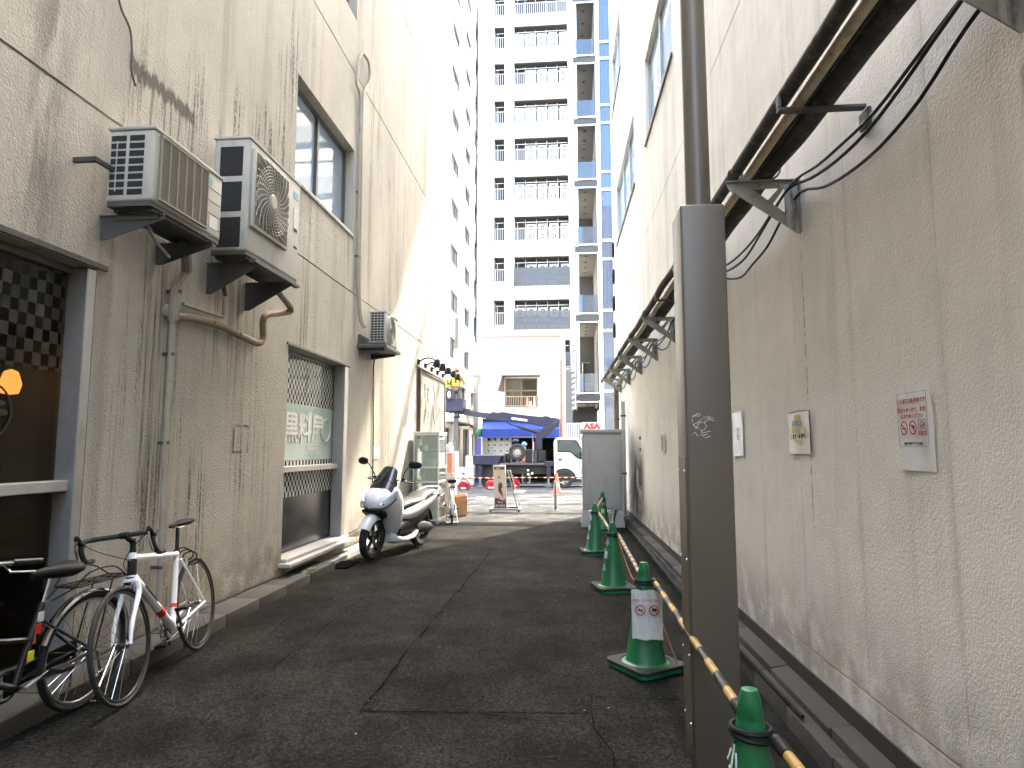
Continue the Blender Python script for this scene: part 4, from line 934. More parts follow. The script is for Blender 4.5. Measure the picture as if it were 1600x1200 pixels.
m = MB(); c = wl(261, 488, .0); m.lathe([(0, .05), (.03, .05), (.055, .02), (.06, 0)], c, (1, 0, 0), 14); tag(m.build('wall_socket', PIPE_B, None, smooth=True, origin=c), 'round rust-edged pipe sleeve where the taped pipes enter the wall', 'pipe sleeve')
# long conduits with a loop at the top
C1 = [wl(569, 512, .1), wl(562, 495, .05), wl(559, 440, .04), wl(561, 300, .04), wl(563, 160, .04), wl(557, 130, .04), wl(560, 98, .04), wl(567, 82, .05)]
C2 = [wl(571, 512, .1), wl(564, 495, .05), wl(561.5, 440, .04), wl(564, 300, .04), wl(566.5, 160, .04), wl(577, 128, .04), wl(576, 98, .04), wl(567, 82, .05)]
for C_, lb in ((C1, 'pale conduit on the near side of the looped pair above the small air conditioner'), (C2, 'pale conduit on the far side of the looped pair above the small air conditioner')):
    pipe(lb, C_, .022, PIPE_B, 'conduit', 'conduit', clips=[(xw+.03, C_[3].y, 5.4), (xw+.03, C_[3].y, 4.4)], group='looped conduits')
pipe('thin black cable dropping from the small air conditioner to the kerb', [(-2.95, 9.55, 3.03), wl(590, 560, .05), wl(583.5, 575, .02), wl(583, 700, .02), wl(580, 815, .02), (xw+.02, wl(583, 700).y, .12)], .011, BLACK, 'cable', 'cable')
pipe('black cable lying against the wall foot behind the scooter', [wl(546, 833, .03), wl(560, 826, .03), wl(575, 820, .03), wl(600, 806, .03)], .012, BLACK, 'cable', 'cable')
pipe('thin grey wire hanging on the upper wall at the left edge', [wl(184, -12, .02), wl(190, 15, .02), wl(203, 45, .02), wl(206, 75, .02), wl(206, 110, .02), wl(212, 135, .02)], .008, GAL, 'wire', 'wire')
PAPER = pm('paper_white', (.82, .82, .80), .6, 0, .06, 8, .15, 25, .25, (.36, .34, .3))
INK = pm('ink_grey', (.04, .036, .036), .8, spec=.05); INKR = pm('ink_red', (.42, .03, .045), .7, spec=.05)
a, b = wl(583, 697, .004), wl(592, 717, .004); np_ = thing('wall_notice', 'small pale notice taped beside the cable behind the scooter', 'notice', (xw, a.y, b.z)); m = MB(); m.box(xw+.001, xw+.005, a.y, b.y, b.z, a.z); m.build('sheet', PAPER, np_)
for k in range(5): m = MB(); m.box(xw+.0055, xw+.0065, a.y+.04, b.y-.05-.03*(k % 2), a.z-.06-.04*k, a.z-.05-.04*k); m.build('printed_line', INK, np_)
# ---- large framed sign board with five gooseneck lamps
S0, S1, zb0, zb1 = 13.25, 16.0, 1.72, 3.2
BD = thing('sign_board', 'large framed white menu board high on the left wall under five black lamps', 'sign', (xw, (S0+S1)/2, zb0))
m = MB(); m.box(xw+.002, xw+.05, S0+.05, S1-.05, zb0+.05, zb1-.05); m.build('panel', pm('board_white', (.24, .235, .21), .7, 0, .06, 1.5, 0, 0, .3, (.17, .15, .12), spec=.1), BD)
m = MB(); BR = pm('frame_brown', (.07, .03, .02), .5)
for q in ((S0, S0+.05, zb0, zb1), (S1-.05, S1, zb0, zb1), (S0+.05, S1-.05, zb0, zb0+.05), (S0+.05, S1-.05, zb1-.05, zb1)): m.box(xw+.001, xw+.075, q[0], q[1], q[2], q[3])
m.build('frame', BR, BD, bevel=.004)
bt = lambda y, z: basis((xw+.0515, y, z), (0, 1, 0), (0, 0, 1))
for y, s_, col, z, sz_ in ((13.75, '宴\n会', INK, 2.75, .17), (14.05, '鍋\n料\n理', INK, 2.7, .12), (13.8, '御\n予\n約\n承\nり\nま\nす', INKR, 2.25, .09), (14.1, '居\n酒\n屋', INK, 2.2, .11), (15.45, '手\n羽', INK, 2.05, .22), (15.2, 'お\n品\n書\nき', INK, 2.95, .09), (15.75, '生\nビ\nー\nル', INK, 2.95, .1), (15.75, '一\n品\n料\n理', INK, 2.4, .1)):
    text(s_, 'lettering', col, BD, bt(y, z), sz_, 1, .0006)
PH = [pm('photo_dark', (.09, .06, .05), .5, 0, .6, 30), pm('photo_red', (.35, .12, .08), .5, 0, .5, 30), pm('photo_tan', (.3, .24, .18), .5, 0, .5, 25)]
for y, z, w_, h_, i in ((13.42, 3.0, .12, .2, 0), (13.42, 2.74, .12, .18, 2), (13.42, 2.48, .12, .18, 0), (15.45, 2.42, .2, .2, 1), (14.9, 3.05, .3, .05, 2), (14.7, 2.55, .5, .02, 2)):
    m = MB(); m.box(xw+.0505, xw+.053, y-w_/2, y+w_/2, z-h_/2, z+h_/2); m.build('picture', PH[i], BD)
m = MB(); q = [(14.6, 3.0), (14.75, 2.7), (14.6, 2.4), (14.8, 2.1), (14.75, 1.85)]; m.tube(curve_pts([(xw+.0525, y, z) for y, z in q], 5), .008, 4); m.build('brush_stroke', PH[2], BD)
m = MB(); m.box(xw+.002, xw+.06, S0-.15, S1+.02, zb1+.03, zb1+.07); tr_ = m.build('lamp_rail', ALU, BD)
LMPS = ['nearest', 'second nearest', 'middle', 'second farthest', 'farthest']; L0 = None
for k in range(5):
    y = S0+.0+k*(S1-S0-.15)/4
    if L0 is None:
        L0 = thing('wall_lamp', '', 'wall lamp', (xw, y, zb1+.09), 0, 'gooseneck lamps over the sign board')
        m = MB(); m.box(xw+.001, xw+.05, y-.04, y+.04, zb1+.071, zb1+.2); m.build('base', BLACK, L0, bevel=.006)
        m = MB(); m.tube(curve_pts([(xw+.05, y, zb1+.16), (xw+.16, y, zb1+.22), (xw+.3, y, zb1+.22), (xw+.4, y, zb1+.15)], 4), .016, 6); m.build('arm', BLACK, L0, smooth=True)
        m = MB(); m.lathe([(.03, .08), (.05, .06), (.075, -.03), (.08, -.09), (.07, -.09), (.03, .0)], (xw+.42, y, zb1+.12), (.25, 0, 1), 14); m.build('lamp_head', BLACK, L0, smooth=True)
        o = L0
    else: o = copy_tree(L0); o.location.y = y
    o['label'] = '%s of the five black lamps above the sign board' % LMPS[k]

# ================================================================ pipes and brackets on the right wall
def rr_(y, off, z): return Vector((rw(y)-off, y, z))
ZB = 3.12
def wobble(pts, a=.006): return [p+Vector((random.gauss(0, a), 0, random.gauss(0, a))) for p in pts]
def rpipe(label, off, z, r, mat, sag=0, cat='pipe', name='wall_pipe', y0=-1.5, y1=16.2, n=12, wob=.003, st=.45):
    P = []; y = y0
    while y < y1: P.append(rr_(y, off, z-sag*abs(sin(pi*(y-2.0)/1.87)))); y += st
    P = wobble(P, wob); R_ = thing(name, label, cat, P[0], 0, 'pipes carried along the right wall'); m = MB(); m.tube(curve_pts(P, 3), r, n); m.build('run', mat, R_, smooth=True)
    return R_
rpipe('thick dark wrapped pipe nearest the right wall on the brackets', .175, ZB+.075, .066, WRAP_D, .004, wob=.005)
rpipe('tan wrapped pipe lying between the two dark pipes on the brackets', .288, ZB+.05, .028, WRAP_T, .004)
rpipe('thin black pipe beside the tan pipe on the brackets', .25, ZB+.05, .016, WRAP_D)
rpipe('dark pipe on the outer tips of the brackets',   .37, ZB+.058, .036, WRAP_D, 0)
for i, (o_, z_, s_, l_) in enumerate(((.05, ZB-.02, .11, 'upper sagging black cable under the right wall pipes'), (.09, ZB-.06, .16, 'lower sagging black cable under the right wall pipes'), (.03, ZB-.09, .2, 'thinnest sagging cable under the right wall pipes'))):
    rpipe(l_, o_, z_, .0085, BLACK, s_, 'cable', 'cable', wob=.004, st=.31, n=6)
BKM = pm('bracket_paint', (.42, .42, .37), .55, .1, .15, 6, 0, 0, .9, (.12, .07, .04))
def bracket(y):
    r = thing('pipe_bracket', '', 'bracket', rr_(y, 0, ZB), 0, 'triangular pipe brackets on the right wall')
    L, H_ = .43, .33; t = .035
    def P(o, z, dy=0): return rr_(y, o, ZB+z)+Vector((0, dy, 0))
    def bar(pts): m.prism([P(*q) for q in pts], (0, .006, 0))
    m = MB(); bar([(0, 0), (L, 0), (L-.02, -.045), (.0, -.045)]); bar([(0, -.0455), (.085, -.0455), (.085, -H_+.05), (.02, -H_), (0, -H_)])
    bar([(L-.02, -.0455), (L-.16, -.0455), (.0855, -H_+.13), (.0855, -H_+.05)]); bar([(.0855, -.0455), (.12, -.0455), (.19, -.125), (.16, -.15)])
    m.box(P(0, 0).x-L, P(0, 0).x, y-.03, y-.0005, ZB-.004, ZB); m.box(P(0, 0).x-.006, P(0, 0).x-.0005, y-.035, y-.0006, ZB-H_, ZB-.005)
    m.build('plate', BKM, r)
    for o_, rad in ((.175, .072), (.37, .041)):
        m = MB(); m.torus(P(o_, .005+rad+.006), (0, 1, 0), rad, .006, 18, 5); m.build('u_bolt', GAL, r)
    return r
B0 = bracket(2.0); ys = [2.0, 3.87, 5.75, 7.9, 9.45, 11.2, 13.0, 14.8]
BL_ = ['rust-streaked triangular bracket at the top right corner', 'pale triangular bracket just right of the tall grey pole', 'triangular bracket hidden just behind the grey pole', 'first triangular bracket left of the grey pole', 'second triangular bracket left of the grey pole', 'third triangular bracket left of the grey pole', 'fourth triangular bracket left of the grey pole', 'farthest triangular bracket on the right wall']
B0['label'] = BL_[0]
for y, l_ in list(zip(ys, BL_))[1:]:
    o = copy_tree(B0); o.location = rr_(y, 0, ZB); o['label'] = l_
for y, l_ in ((3.0, 'square pipe clamp between the two nearest brackets'), (6.9, 'square pipe clamp beyond the grey pole')):
    h_ = thing('pipe_clamp', l_, 'clamp', rr_(y, 0, ZB), 0, 'square clamps under the pipes'); p_ = rr_(y, 0, ZB)
    m = MB(); m.box(p_.x-.41, p_.x-.01, y-.02, y+.02, ZB-.028, ZB-.008); m.box(p_.x-.41, p_.x-.395, y-.02, y+.02, ZB-.007, ZB+.06); m.box(p_.x-.02, p_.x-.003, y-.05, y+.05, ZB-.12, ZB-.036); m.build('channel', FRAME_D, h_, bevel=.004)
# vertical pipes by the far end of the right wall
for px_, l_, r_, mt in ((958, 'rusty vertical pipe at the far end of the right wall', .06, pm('rusty_pipe', (.16, .13, .1), .75, 0, .35, 8, .5, 20, .8, (.09, .045, .02))), (968, 'white vertical pipe at the far end of the right wall', .045, pm('pipe_white', (.5, .5, .46), .6, 0, .1, 5))):
    p_ = on_r(px_+4, 640, .12); y = min(p_.y, 16.0); R_ = thing('vertical_pipe', l_, 'pipe', (rw(y)-.1, y, .1)); m = MB(); m.tube([rr_(y, .1, .12), rr_(y, .1, 2.0), rr_(y, .1, 3.0 if px_ < 960 else 2.5)], r_, 10); m.build('pipe', mt, R_, smooth=True)
    for z in (1.0, 2.2): m = MB(); m.torus(rr_(y, .1, z), (0, 0, 1), r_+.008, .012, 16, 5, 1.6); m.build('collar', GAL, R_)
for i, (y, z) in enumerate(((16.2, 6.6), (16.2, 5.9), (16.2, 5.2), (16.2, 4.5))):
    p_ = rr_(y, .0, z); o = thing('exhaust_hood', '%s dark exhaust hood on the far upper edge of the right wall' % ['topmost', 'second', 'third', 'lowest'][i], 'vent', p_, 0, 'exhaust hoods up the right wall')
    m = MB(); m.ell(p_-Vector((.03, 0, 0)), (.05, .14, .2), None, 12, 8, .7); m.build('hood', BLACK, o, smooth=True)

# ================================================================ grey steel pole with its square casing
pb = on_z(1082, 1212); PY = pb.y+.02; pxl = on_y(1078.5, 900, PY).x; pxr = pxl+.222; pz = on_y(1100, 318, PY).z
POLE_M = pm('pole_taupe', (.142, .118, .088), .42, .15, .06, 4, .12, 35, .12, (.09, .08, .065))
PO = thing('steel_pole', 'tall taupe steel pole with a square boxed lower half, right of the cones', 'pole', ((pxl+pxr)/2, PY+.12, 0))
m = MB(); m.box(pxl, pxr, PY, PY+.26, 0, pz); m.build('casing', POLE_M, PO, bevel=.014, seg=3)
ux = on_y(1087, 200, PY+.12).x
m = MB(); m.cyl((ux, PY+.12, pz), (ux, PY+.12, 9), .064, .056, 20); m.build('pole', POLE_M, PO, smooth=True)
m = MB(); m.cyl((ux, PY+.12, pz), (ux, PY+.12, pz+.02), .075, .07, 20); m.build('collar', POLE_M, PO)
a = on_y(1064, 713, PY+.1); m = MB(); m.box(pxl-.004, pxl-.0005, PY+.03, PY+.23, .1, a.z); ap = m.build('access_panel', POLE_M, PO, bevel=.001)
for z in (a.z-.07, a.z-.5, a.z-.95, .2):
    for y in (PY+.05, PY+.21): m = MB(); m.cyl((pxl-.0045, y, z), (pxl-.009, y, z), .0065, n=8); m.build('screw', STEEL_L, ap)
# scribbled marker on the casing
m = MB(); SCR = [[(1083, 648), (1082, 652), (1090, 646), (1094, 647), (1093, 650), (1086, 650)], [(1081, 654), (1083, 664), (1095, 657), (1100, 651), (1101, 660), (1110, 652)], [(1083, 664), (1087, 668), (1092, 669)], [(1087, 670), (1093, 660), (1100, 660), (1104, 665), (1100, 672), (1094, 672), (1098, 676), (1110, 674)], [(1102, 651), (1105, 654), (1106, 650), (1110, 651), (1108, 657), (1114, 653), (1112, 657), (1116, 657)], [(1082, 679), (1086, 675), (1091, 682)], [(1096, 672), (1095, 680), (1106, 678), (1098, 682), (1104, 684), (1110, 681)]]
for s_ in SCR: m.tube([Vector((on_y(px_, py_, PY).x, PY-.0012, on_y(px_, py_, PY).z)) for px_, py_ in s_], .0016, 4)
m.build('marker_scribble', pm('marker_white', (.7, .7, .68), .5), PO)

# ================================================================ notices on the right wall
def notice(name, label, ya, yb, za, zb, mat, off=.004, sk=0, t=.0015):
    r = thing(name, label, 'notice', rr_(yb, off, zb)); m = MB(); n = 8; ro = []
    for i in range(n+1):
        z = zb+(za-zb)*i/n; ro.append([rr_(ya+(yb-ya)*k/6+sk*(i/n), off+.003*sin(k*1.1+i*.9)+.001*i, z) for k in range(7)])
    m.loft([x+[q+Vector((t, 0, 0)) for q in reversed(x)] for x in ro]); m.build('sheet', mat, r, smooth=True); return r
n1 = notice('paper_notice', 'large white paper notice with red Japanese text and three prohibition symbols', 2.877, 2.622, 1.762, 1.412, PAPER, .006)
def rt(s_, y, z, sz_, mt, par, bold=0, sx_=1, off=.0195): return text(s_, 'lettering', mt, par, basis(rr_(y, off, z), (RK, -1, 0), (0, 0, 1)), sz_, sx_, .0002, None, bold)
rt('この道路は私有地です!', 2.752, 1.697, .021, INKR, n1, .0004); rt('喫煙やポイ捨て、駐輪', 2.752, 1.659, .021, INKR, n1, .0004); rt('はおやめください', 2.752, 1.634, .021, INKR, n1, .0004); rt('東京不動産管理株式会社', 2.75, 1.522, .0125, INK, n1, .0006)
def nosign(par, y, z, r_, kind, off=.0195):
    g_ = MB(); c = rr_(y, off, z); g_.torus(c, (1, 0, 0), r_*.9, r_*.09, 30, 5, .35); a = .65*r_; g_.beam(c+Vector((-.0006, a, a)), c+Vector((-.0006, -a, -a)), .0008, r_*.16, (0, -1, 1)); g_.build('prohibition_sign', INKR, par)
    g_ = MB()
    if kind: g_.box(c.x-.0003, c.x+.0003, y-.35*r_, y+.35*r_, z-.0, z+.3*r_); g_.box(c.x-.0003, c.x+.0003, y-.5*r_, y-.1*r_, z-.15*r_, z-.02*r_)
    else: g_.box(c.x-.0003, c.x+.0003, y-.5*r_, y+.5*r_, z-.16*r_, z)
    g_.build('symbol', INK, par)
nosign(n1, 2.815, 1.588, .029, 0); nosign(n1, 2.748, 1.588, .029, 1)
m = MB(); c = rr_(2.68, .0195, 1.588)
for q in ((.026, .0285, -.031, .031), (-.0285, -.026, -.031, .031), (-.026, .026, .0285, .031), (-.026, .026, -.031, -.0285), (-.026, .026, -.02, -.017)): m.box(c.x-.0003, c.x+.0003, c.y+q[0], c.y+q[1], c.z+q[2], c.z+q[3])
m.build('symbol_frame', INKR, n1); m = MB(); m.torus((c.x, c.y, c.z+.008), (1, 0, 0), .014, .0015, 20, 4); m.beam((c.x, c.y+.014, c.z+.002), (c.x, c.y-.016, c.z+.014), .0008, .003); m.build('symbol', INK, n1)
rt('駐輪禁止', 2.68, 1.5645, .0115, INKR, n1)
m = MB()
for pl in ([(.113, .145), (-.113, .145)], [(.113, -.075), (-.113, -.075)], [(.113, .145), (.113, -.075)], [(-.113, .145), (-.113, -.075)]):
    m.tube([rr_(2.75+p_[0]*.95, .0193, 1.587+p_[1]) for p_ in pl], .0006, 4)
m.build('printed_border', INK, n1)
LAM = pm('laminate', (.72, .71, .64), .25, 0, .08, 14, .3, 22, .2, (.36, .34, .26)); YEL = pm('ink_yellow', (.55, .42, .06), .6)
n2 = notice('laminated_notice', 'worn laminated notice with faded yellow lettering between the pole and the large notice', 4.175, 3.845, 1.722, 1.472, LAM, .01)
for i, (s_, z, mt, sz_) in enumerate((('自転車', 1.69, YEL, .036), ('駐輪禁止', 1.652, pm('ink_green', (.25, .3, .2), .6), .042), ('発見次第、撤去', 1.61, YEL, .038), ('します・私有地', 1.574, INK, .034), ('管理者', 1.535, YEL, .036))): rt(s_, 4.005, z, sz_, mt, n2, .0012, 1, .0235)
m = MB(); m.tube([rr_(4.18, .012, 1.725), rr_(4.0, .01, 1.729), rr_(3.84, .012, 1.725), rr_(3.836, .012, 1.6), rr_(3.84, .012, 1.48)], .003, 5); m.build('tape_edge', pm('rust_edge', (.1, .06, .035), .8), n2)
n3 = notice('silvery_notice', 'narrow wrinkled silvery notice immediately right of the pole', 5.47, 5.19, 1.80, 1.445, pm('silver_sheet', (.8, .81, .82), .3, .3, .12, 10, .9, 9), .01)
rt('禁\n煙', 5.3, 1.62, .05, INKR, n3, 0, 1, .0235)
n4 = notice('plaque', 'small yellowed plaque far along the right wall beyond the pole', 9.25, 8.88, 1.70, 1.46, pm('plaque_yellow', (.5, .44, .28), .5, 0, .1, 10), .012)
rt('防火\n水槽\n注意', 9.06, 1.58, .06, INK, n4, 0, 1, .0255)
for z, l_ in ((1.70, 'upper small dark vent hole in the right wall'), (1.50, 'lower small dark vent hole in the right wall')):
    p_ = on_r(1000.5, 688, 0); m = MB(); m.box(rw(p_.y)-.012, rw(p_.y)+.02, p_.y-.06, p_.y+.06, z-.03, z+.03); tag(m.build('vent_hole', VENT, None, bevel=.004), l_, 'vent', 'small vent holes in the right wall')
# ================================================================ cones, bars, cabinet
GREEN = pm('cone_green', (.008, .135, .045), .38, 0, .12, 5, .1, 40, .35, (.02, .035, .02), 0, .5); GREEN_B = pm('cone_green_bright', (.01, .30, .11), .45, 0, .1, 8); MAT_D = pm('weight_rubber', (.018, .018, .015), .85, 0, .25, 14, .3, 60)
ORANGE = pm('cone_orange', (.75, .10, .03), .45); WHITE_R = pm('reflective_white', (.7, .7, .68), .4)
def make_cone(label, loc, rot=0, body=GREEN, bands=False):
    r = thing('traffic_cone', label, 'traffic cone', loc, rot, 'green traffic cones along the right kerb' if not bands else None)
    L = lambda mb, n_, mt, **k: mb.build(n_, mt, r, local=True, **k)
    m = MB(); s = .185
    m.lathe([(.185, .028), (.18, .045), (.15, .058), (.139, .062), (.132, .075), (.088, .36), (.044, .62), (.042, .628), (.043, .632), (.034, .69), (.026, .715), (.0, .722)], n=36); L(m, 'cone_body', body, smooth=True, ang=30)
    m = MB(); m.prism([(-s, -s+.03, 0), (-s+.03, -s, 0), (s-.03, -s, 0), (s, -s+.03, 0), (s, s-.03, 0), (s-.03, s, 0), (-s+.03, s, 0), (-s, s-.03, 0)], (0, 0, .03)); L(m, 'base_plate', GREEN_B if not bands else body, bevel=.005)
    if not bands:
        m = MB(); s = .205; rings = []
        for z, a, b in ((.031, s, .175), (.031, s, .175)): pass
        n = 32; outer = []; inner = []
        for k in range(n):
            a = 2*pi*(k+.5)/n; c, d = cos(a), sin(a); q = s/max(abs(c), abs(d)); q = min(q, s*1.33); outer.append((c*q, d*q)); inner.append((c*.165, d*.165))
        m.loft([[(x, y, z) for x, y in p] for p, z in ((inner, .034), (outer, .034), (outer, .056), (inner, .058))], loop=True); L(m, 'rubber_weight', MAT_D, bevel=.004)
        m = MB(); m.torus((0, 0, .595), (0, 0, 1), .062, .0085, 26, 6); m.torus((0, 0, .572), (.12, 0, 1), .064, .0085, 26, 6); L(m, 'ring', BLACK, smooth=True)
    else:
        for a, b in ((.25, .36), (.45, .54)):
            f = lambda z: .1405-(z-.06)*.175
            m = MB(); m.lathe([(f(a)-.005, a), (f(a), a), (f(b), b), (f(b)-.005, b)], n=28); L(m, 'reflective_band', WHITE_R, smooth=True)
    return r
cz_ = lambda px, py: on_z(px, py)
k1 = on_y(1170, 1060, 2.26); P1 = Vector((k1.x, 2.26, 0)); P2 = cz_(1006, 1036)-Vector((0, .12, 0)); P3 = cz_(958.6, 922); P4 = cz_(930, 865); P5 = cz_(942, 830)
K1 = make_cone('nearest green cone with black rings, cut off by the bottom of the photo', P1, .1)
K2 = make_cone('green cone with a dirty white no-smoking paper hung round it', P2, .62)
K3 = make_cone('plain green cone between the papered cone and the farther pair', P3, .25); K4 = make_cone('slim-looking green cone just left in front of the grey cabinet', P4, .15)
K5 = make_cone('farthest green cone with white characters, against the grey cabinet', P5, .05)
WCH = pm('char_white', (.7, .72, .68), .6)
def cone_text(K, s_, ang):
    M = wmat(K) @ Matrix.Rotation(ang, 4, 'Z'); nn = len(s_)
    for i, ch in enumerate(s_):
        z = .5-.13*i; rad = .1405-(z-.06)*.175+.003; tilt = math.atan(.175)
        B = M @ Matrix.Translation((0, -rad, z)) @ Matrix.Rotation(pi/2-tilt, 4, 'X')
        text(ch, 'lettering', WCH, K, B, .085, .8, .0012, None, .001)
cone_text(K5, '小鉄ル', -.05); cone_text(K4, '小鉄ル', -1.25); cone_text(K3, '小鉄ル', -1.3); cone_text(K1, '小鉄ル', -1.45)
YB = pm('bar_yellow', (.34, .21, .06), .45, 0, .2, 10, 0, 0, .9, (.12, .08, .04)); PKB = pm('bar_faded', (.42, .26, .15), .5, 0, .2, 16, 0, 0, .6, (.1, .07, .05)); BB_ = pm('bar_black', (.02, .02, .019), .4)
def cone_bar(label, a, b, n_, ym=YB, r_=.017, group='striped bars between the green cones'):
    a, b = Vector(a), Vector(b); d = b-a; R_ = thing('striped_bar', label, 'barrier bar', a, 0, group)
    m = MB(); m.cyl(a, b, r_, n=12); m.build('tube', BB_, R_, smooth=True)
    for k in range(n_):
        t0, t1 = (k+.28)/n_, (k+.78)/n_; m = MB(); m.cyl(a+d*t0, a+d*t1, r_+.0012, n=12); m.build('stripe', ym, R_, smooth=True)
    for e, s_ in ((a, 1), (b, -1)):
        m = MB(); m.cyl(e+d.normalized()*.03*s_, e+d.normalized()*.11*s_, r_+.006, r_+.004, 12); m.build('end_cap', BLACK, R_, smooth=True)
    return R_
h = .585
def side(P, dx=.0, dy=0, z=h): return Vector((P.x+dx, P.y+dy, z))
cone_bar('nearest yellow and black bar, running from the papered cone to the nearest cone', side(P2, .062, -.03, .60), side(P1, -.0, .075, .60), 7)
cone_bar('dark bar leaving the nearest cone towards the camera', side(P1, .06, -.06, .585), side(P1, .12, -1.5, .56), 4)
cone_bar('faded striped bar between the plain cone and the papered cone', side(P3, .06, -.03), side(P2, .0, .07), 11, PKB)
cone_bar('faded striped bar between the slim cone and the plain cone', side(P4, .06, -.02), side(P3, 0, .07), 9, PKB)
cone_bar('short striped bar between the cabinet cone and the slim cone', side(P5, .0, -.06, .6), side(P4, .0, .07, .6), 8, PKB)
rope = thing('orange_cord', 'thin orange cord hanging slack below the bars behind the papered cone', 'cord', side(P3, .05, 0, .5))
m = MB(); m.tube(curve_pts([side(P3, .05, -.05, .56), Vector((.56, 6.1, .33)), Vector((.60, 5.3, .42)), side(P2, .06, .05, .56)], 6), .005, 5); m.build('cord', pm('cord_orange', (.42, .2, .09), .7), rope)
m = MB(); m.tube(curve_pts([side(P2, .06, -.0, .55), side(P2, .12, -.03, .3), side(P2, .2, -.1, .07)], 6), .005, 5); m.build('cord', MATS['cord_orange'], rope)
# paper sleeve on the second cone
SL = thing('cone_notice', 'dirty white paper with two red prohibition signs tied to the second green cone', 'notice', (P2.x, P2.y, .25))
rings = []; A0 = .14
for i in range(10):
    z = .235+.315*i/9; rings.append([Vector((P2.x-.10+.205*k/12, P2.y-.155+.02*abs(k-6)/6*(1-.2*i/9)+.028*(i/9)+.003*sin(k*2+i), z+.004*sin(k))) for k in range(13)])
m = MB(); m.loft([x+[q+Vector((0, .0018, 0)) for q in reversed(x)] for x in rings]); m.build('sheet', pm('paper_dirty', (.55, .56, .52), .65, 0, .12, 5, .2, 30, .8, (.2, .24, .17)), SL, smooth=True)
for dx, kd in ((-.045, 0), (.047, 1)):
    c = Vector((P2.x+dx, P2.y-.147, .425)); m = MB(); m.torus(c, (0, 1, 0), .031, .0035, 26, 5, .4); m.beam(c+Vector((-.022, 0, .022)), c+Vector((.022, 0, -.022)), .0015, .005, (1, 0, 1)); m.build('prohibition_sign', INKR, SL)
    m = MB(); m.box(c.x-.018, c.x+.018, c.y-.0008, c.y+.0008, c.z-.004, c.z+.003)
    if kd: m.box(c.x-.012, c.x+.02, c.y-.0008, c.y+.0008, c.z+.004, c.z+.013)
    m.build('symbol', INK, SL)
text('喫煙・ポイ捨て禁止', 'lettering', INKR, SL, basis((P2.x, P2.y-.140, .485), (1, 0, 0), (0, 0, 1)), .02, 1, .0003)
# stay cable from the cones on the ground to the wall foot
m = MB(); m.tube(curve_pts([Vector((rw(4)-.2, 3.6, .12)), Vector((rw(5)-.22, 5.0, .12)), Vector((rw(7)-.26, 7.0, .115)), Vector((rw(9)-.24, 9.5, .12)), Vector((rw(11)-.25, 11.6, .12))], 6), .011, 6)
tag(m.build('ground_cable', BLACK, None, smooth=True), 'black cable lying along the right kerb behind the cones', 'cable')
# ---- grey cabinet on concrete feet
CAB = pm('cabinet_grey', (.38, .365, .32), .5, .1, .08, 3, 0, 0, .3, (.14, .12, .09)); BY = 12.7
bx0, bx1 = on_y(911, 700, BY).x, on_y(971.5, 700, BY).x; bz0, bz1 = .33, on_y(940, 672, BY).z
CA = thing('utility_cabinet', 'tall grey metal cabinet on concrete feet against the right wall', 'cabinet', ((bx0+bx1)/2, BY+.3, 0))
m = MB(); m.box(bx0, bx1, BY, BY+.85, bz0, bz1-.06); m.build('body', CAB, CA, bevel=.008)
m = MB(); m.box(bx0-.045, bx1+.01, BY-.04, BY+.88, bz1-.058, bz1+.02); m.build('roof', CAB, CA, bevel=.012, seg=2)
m = MB(); m.box(bx0+.03, bx1-.02, BY-.012, BY-.002, bz0+.04, bz1-.1); m.build('rear_panel', CAB, CA, bevel=.004)
m = MB(); m.box(bx0-.014, bx0-.002, BY+.04, BY+.42, bz0+.04, bz1-.1); m.box(bx0-.014, bx0-.002, BY+.43, BY+.81, bz0+.04, bz1-.1); d_ = m.build('door', CAB, CA, bevel=.003)
m = MB(); m.box(bx0-.03, bx0-.0145, BY+.38, BY+.4, 1.0, 1.12); m.build('handle', STEEL, d_)
for x, y in ((bx0-.02, BY-.02), (bx1-.13, BY-.02), (bx0-.02, BY+.7), (bx1-.13, BY+.7)):
    m = MB(); z = bz0-.005; m.hexa([(x-.03, y-.03, .0), (x+.17, y-.03, .0), (x+.17, y+.17, .0), (x-.03, y+.17, .0), (x+.02, y+.02, z), (x+.12, y+.02, z), (x+.12, y+.12, z), (x+.02, y+.12, z)]); m.build('concrete_foot', CONC_L, CA, bevel=.006)

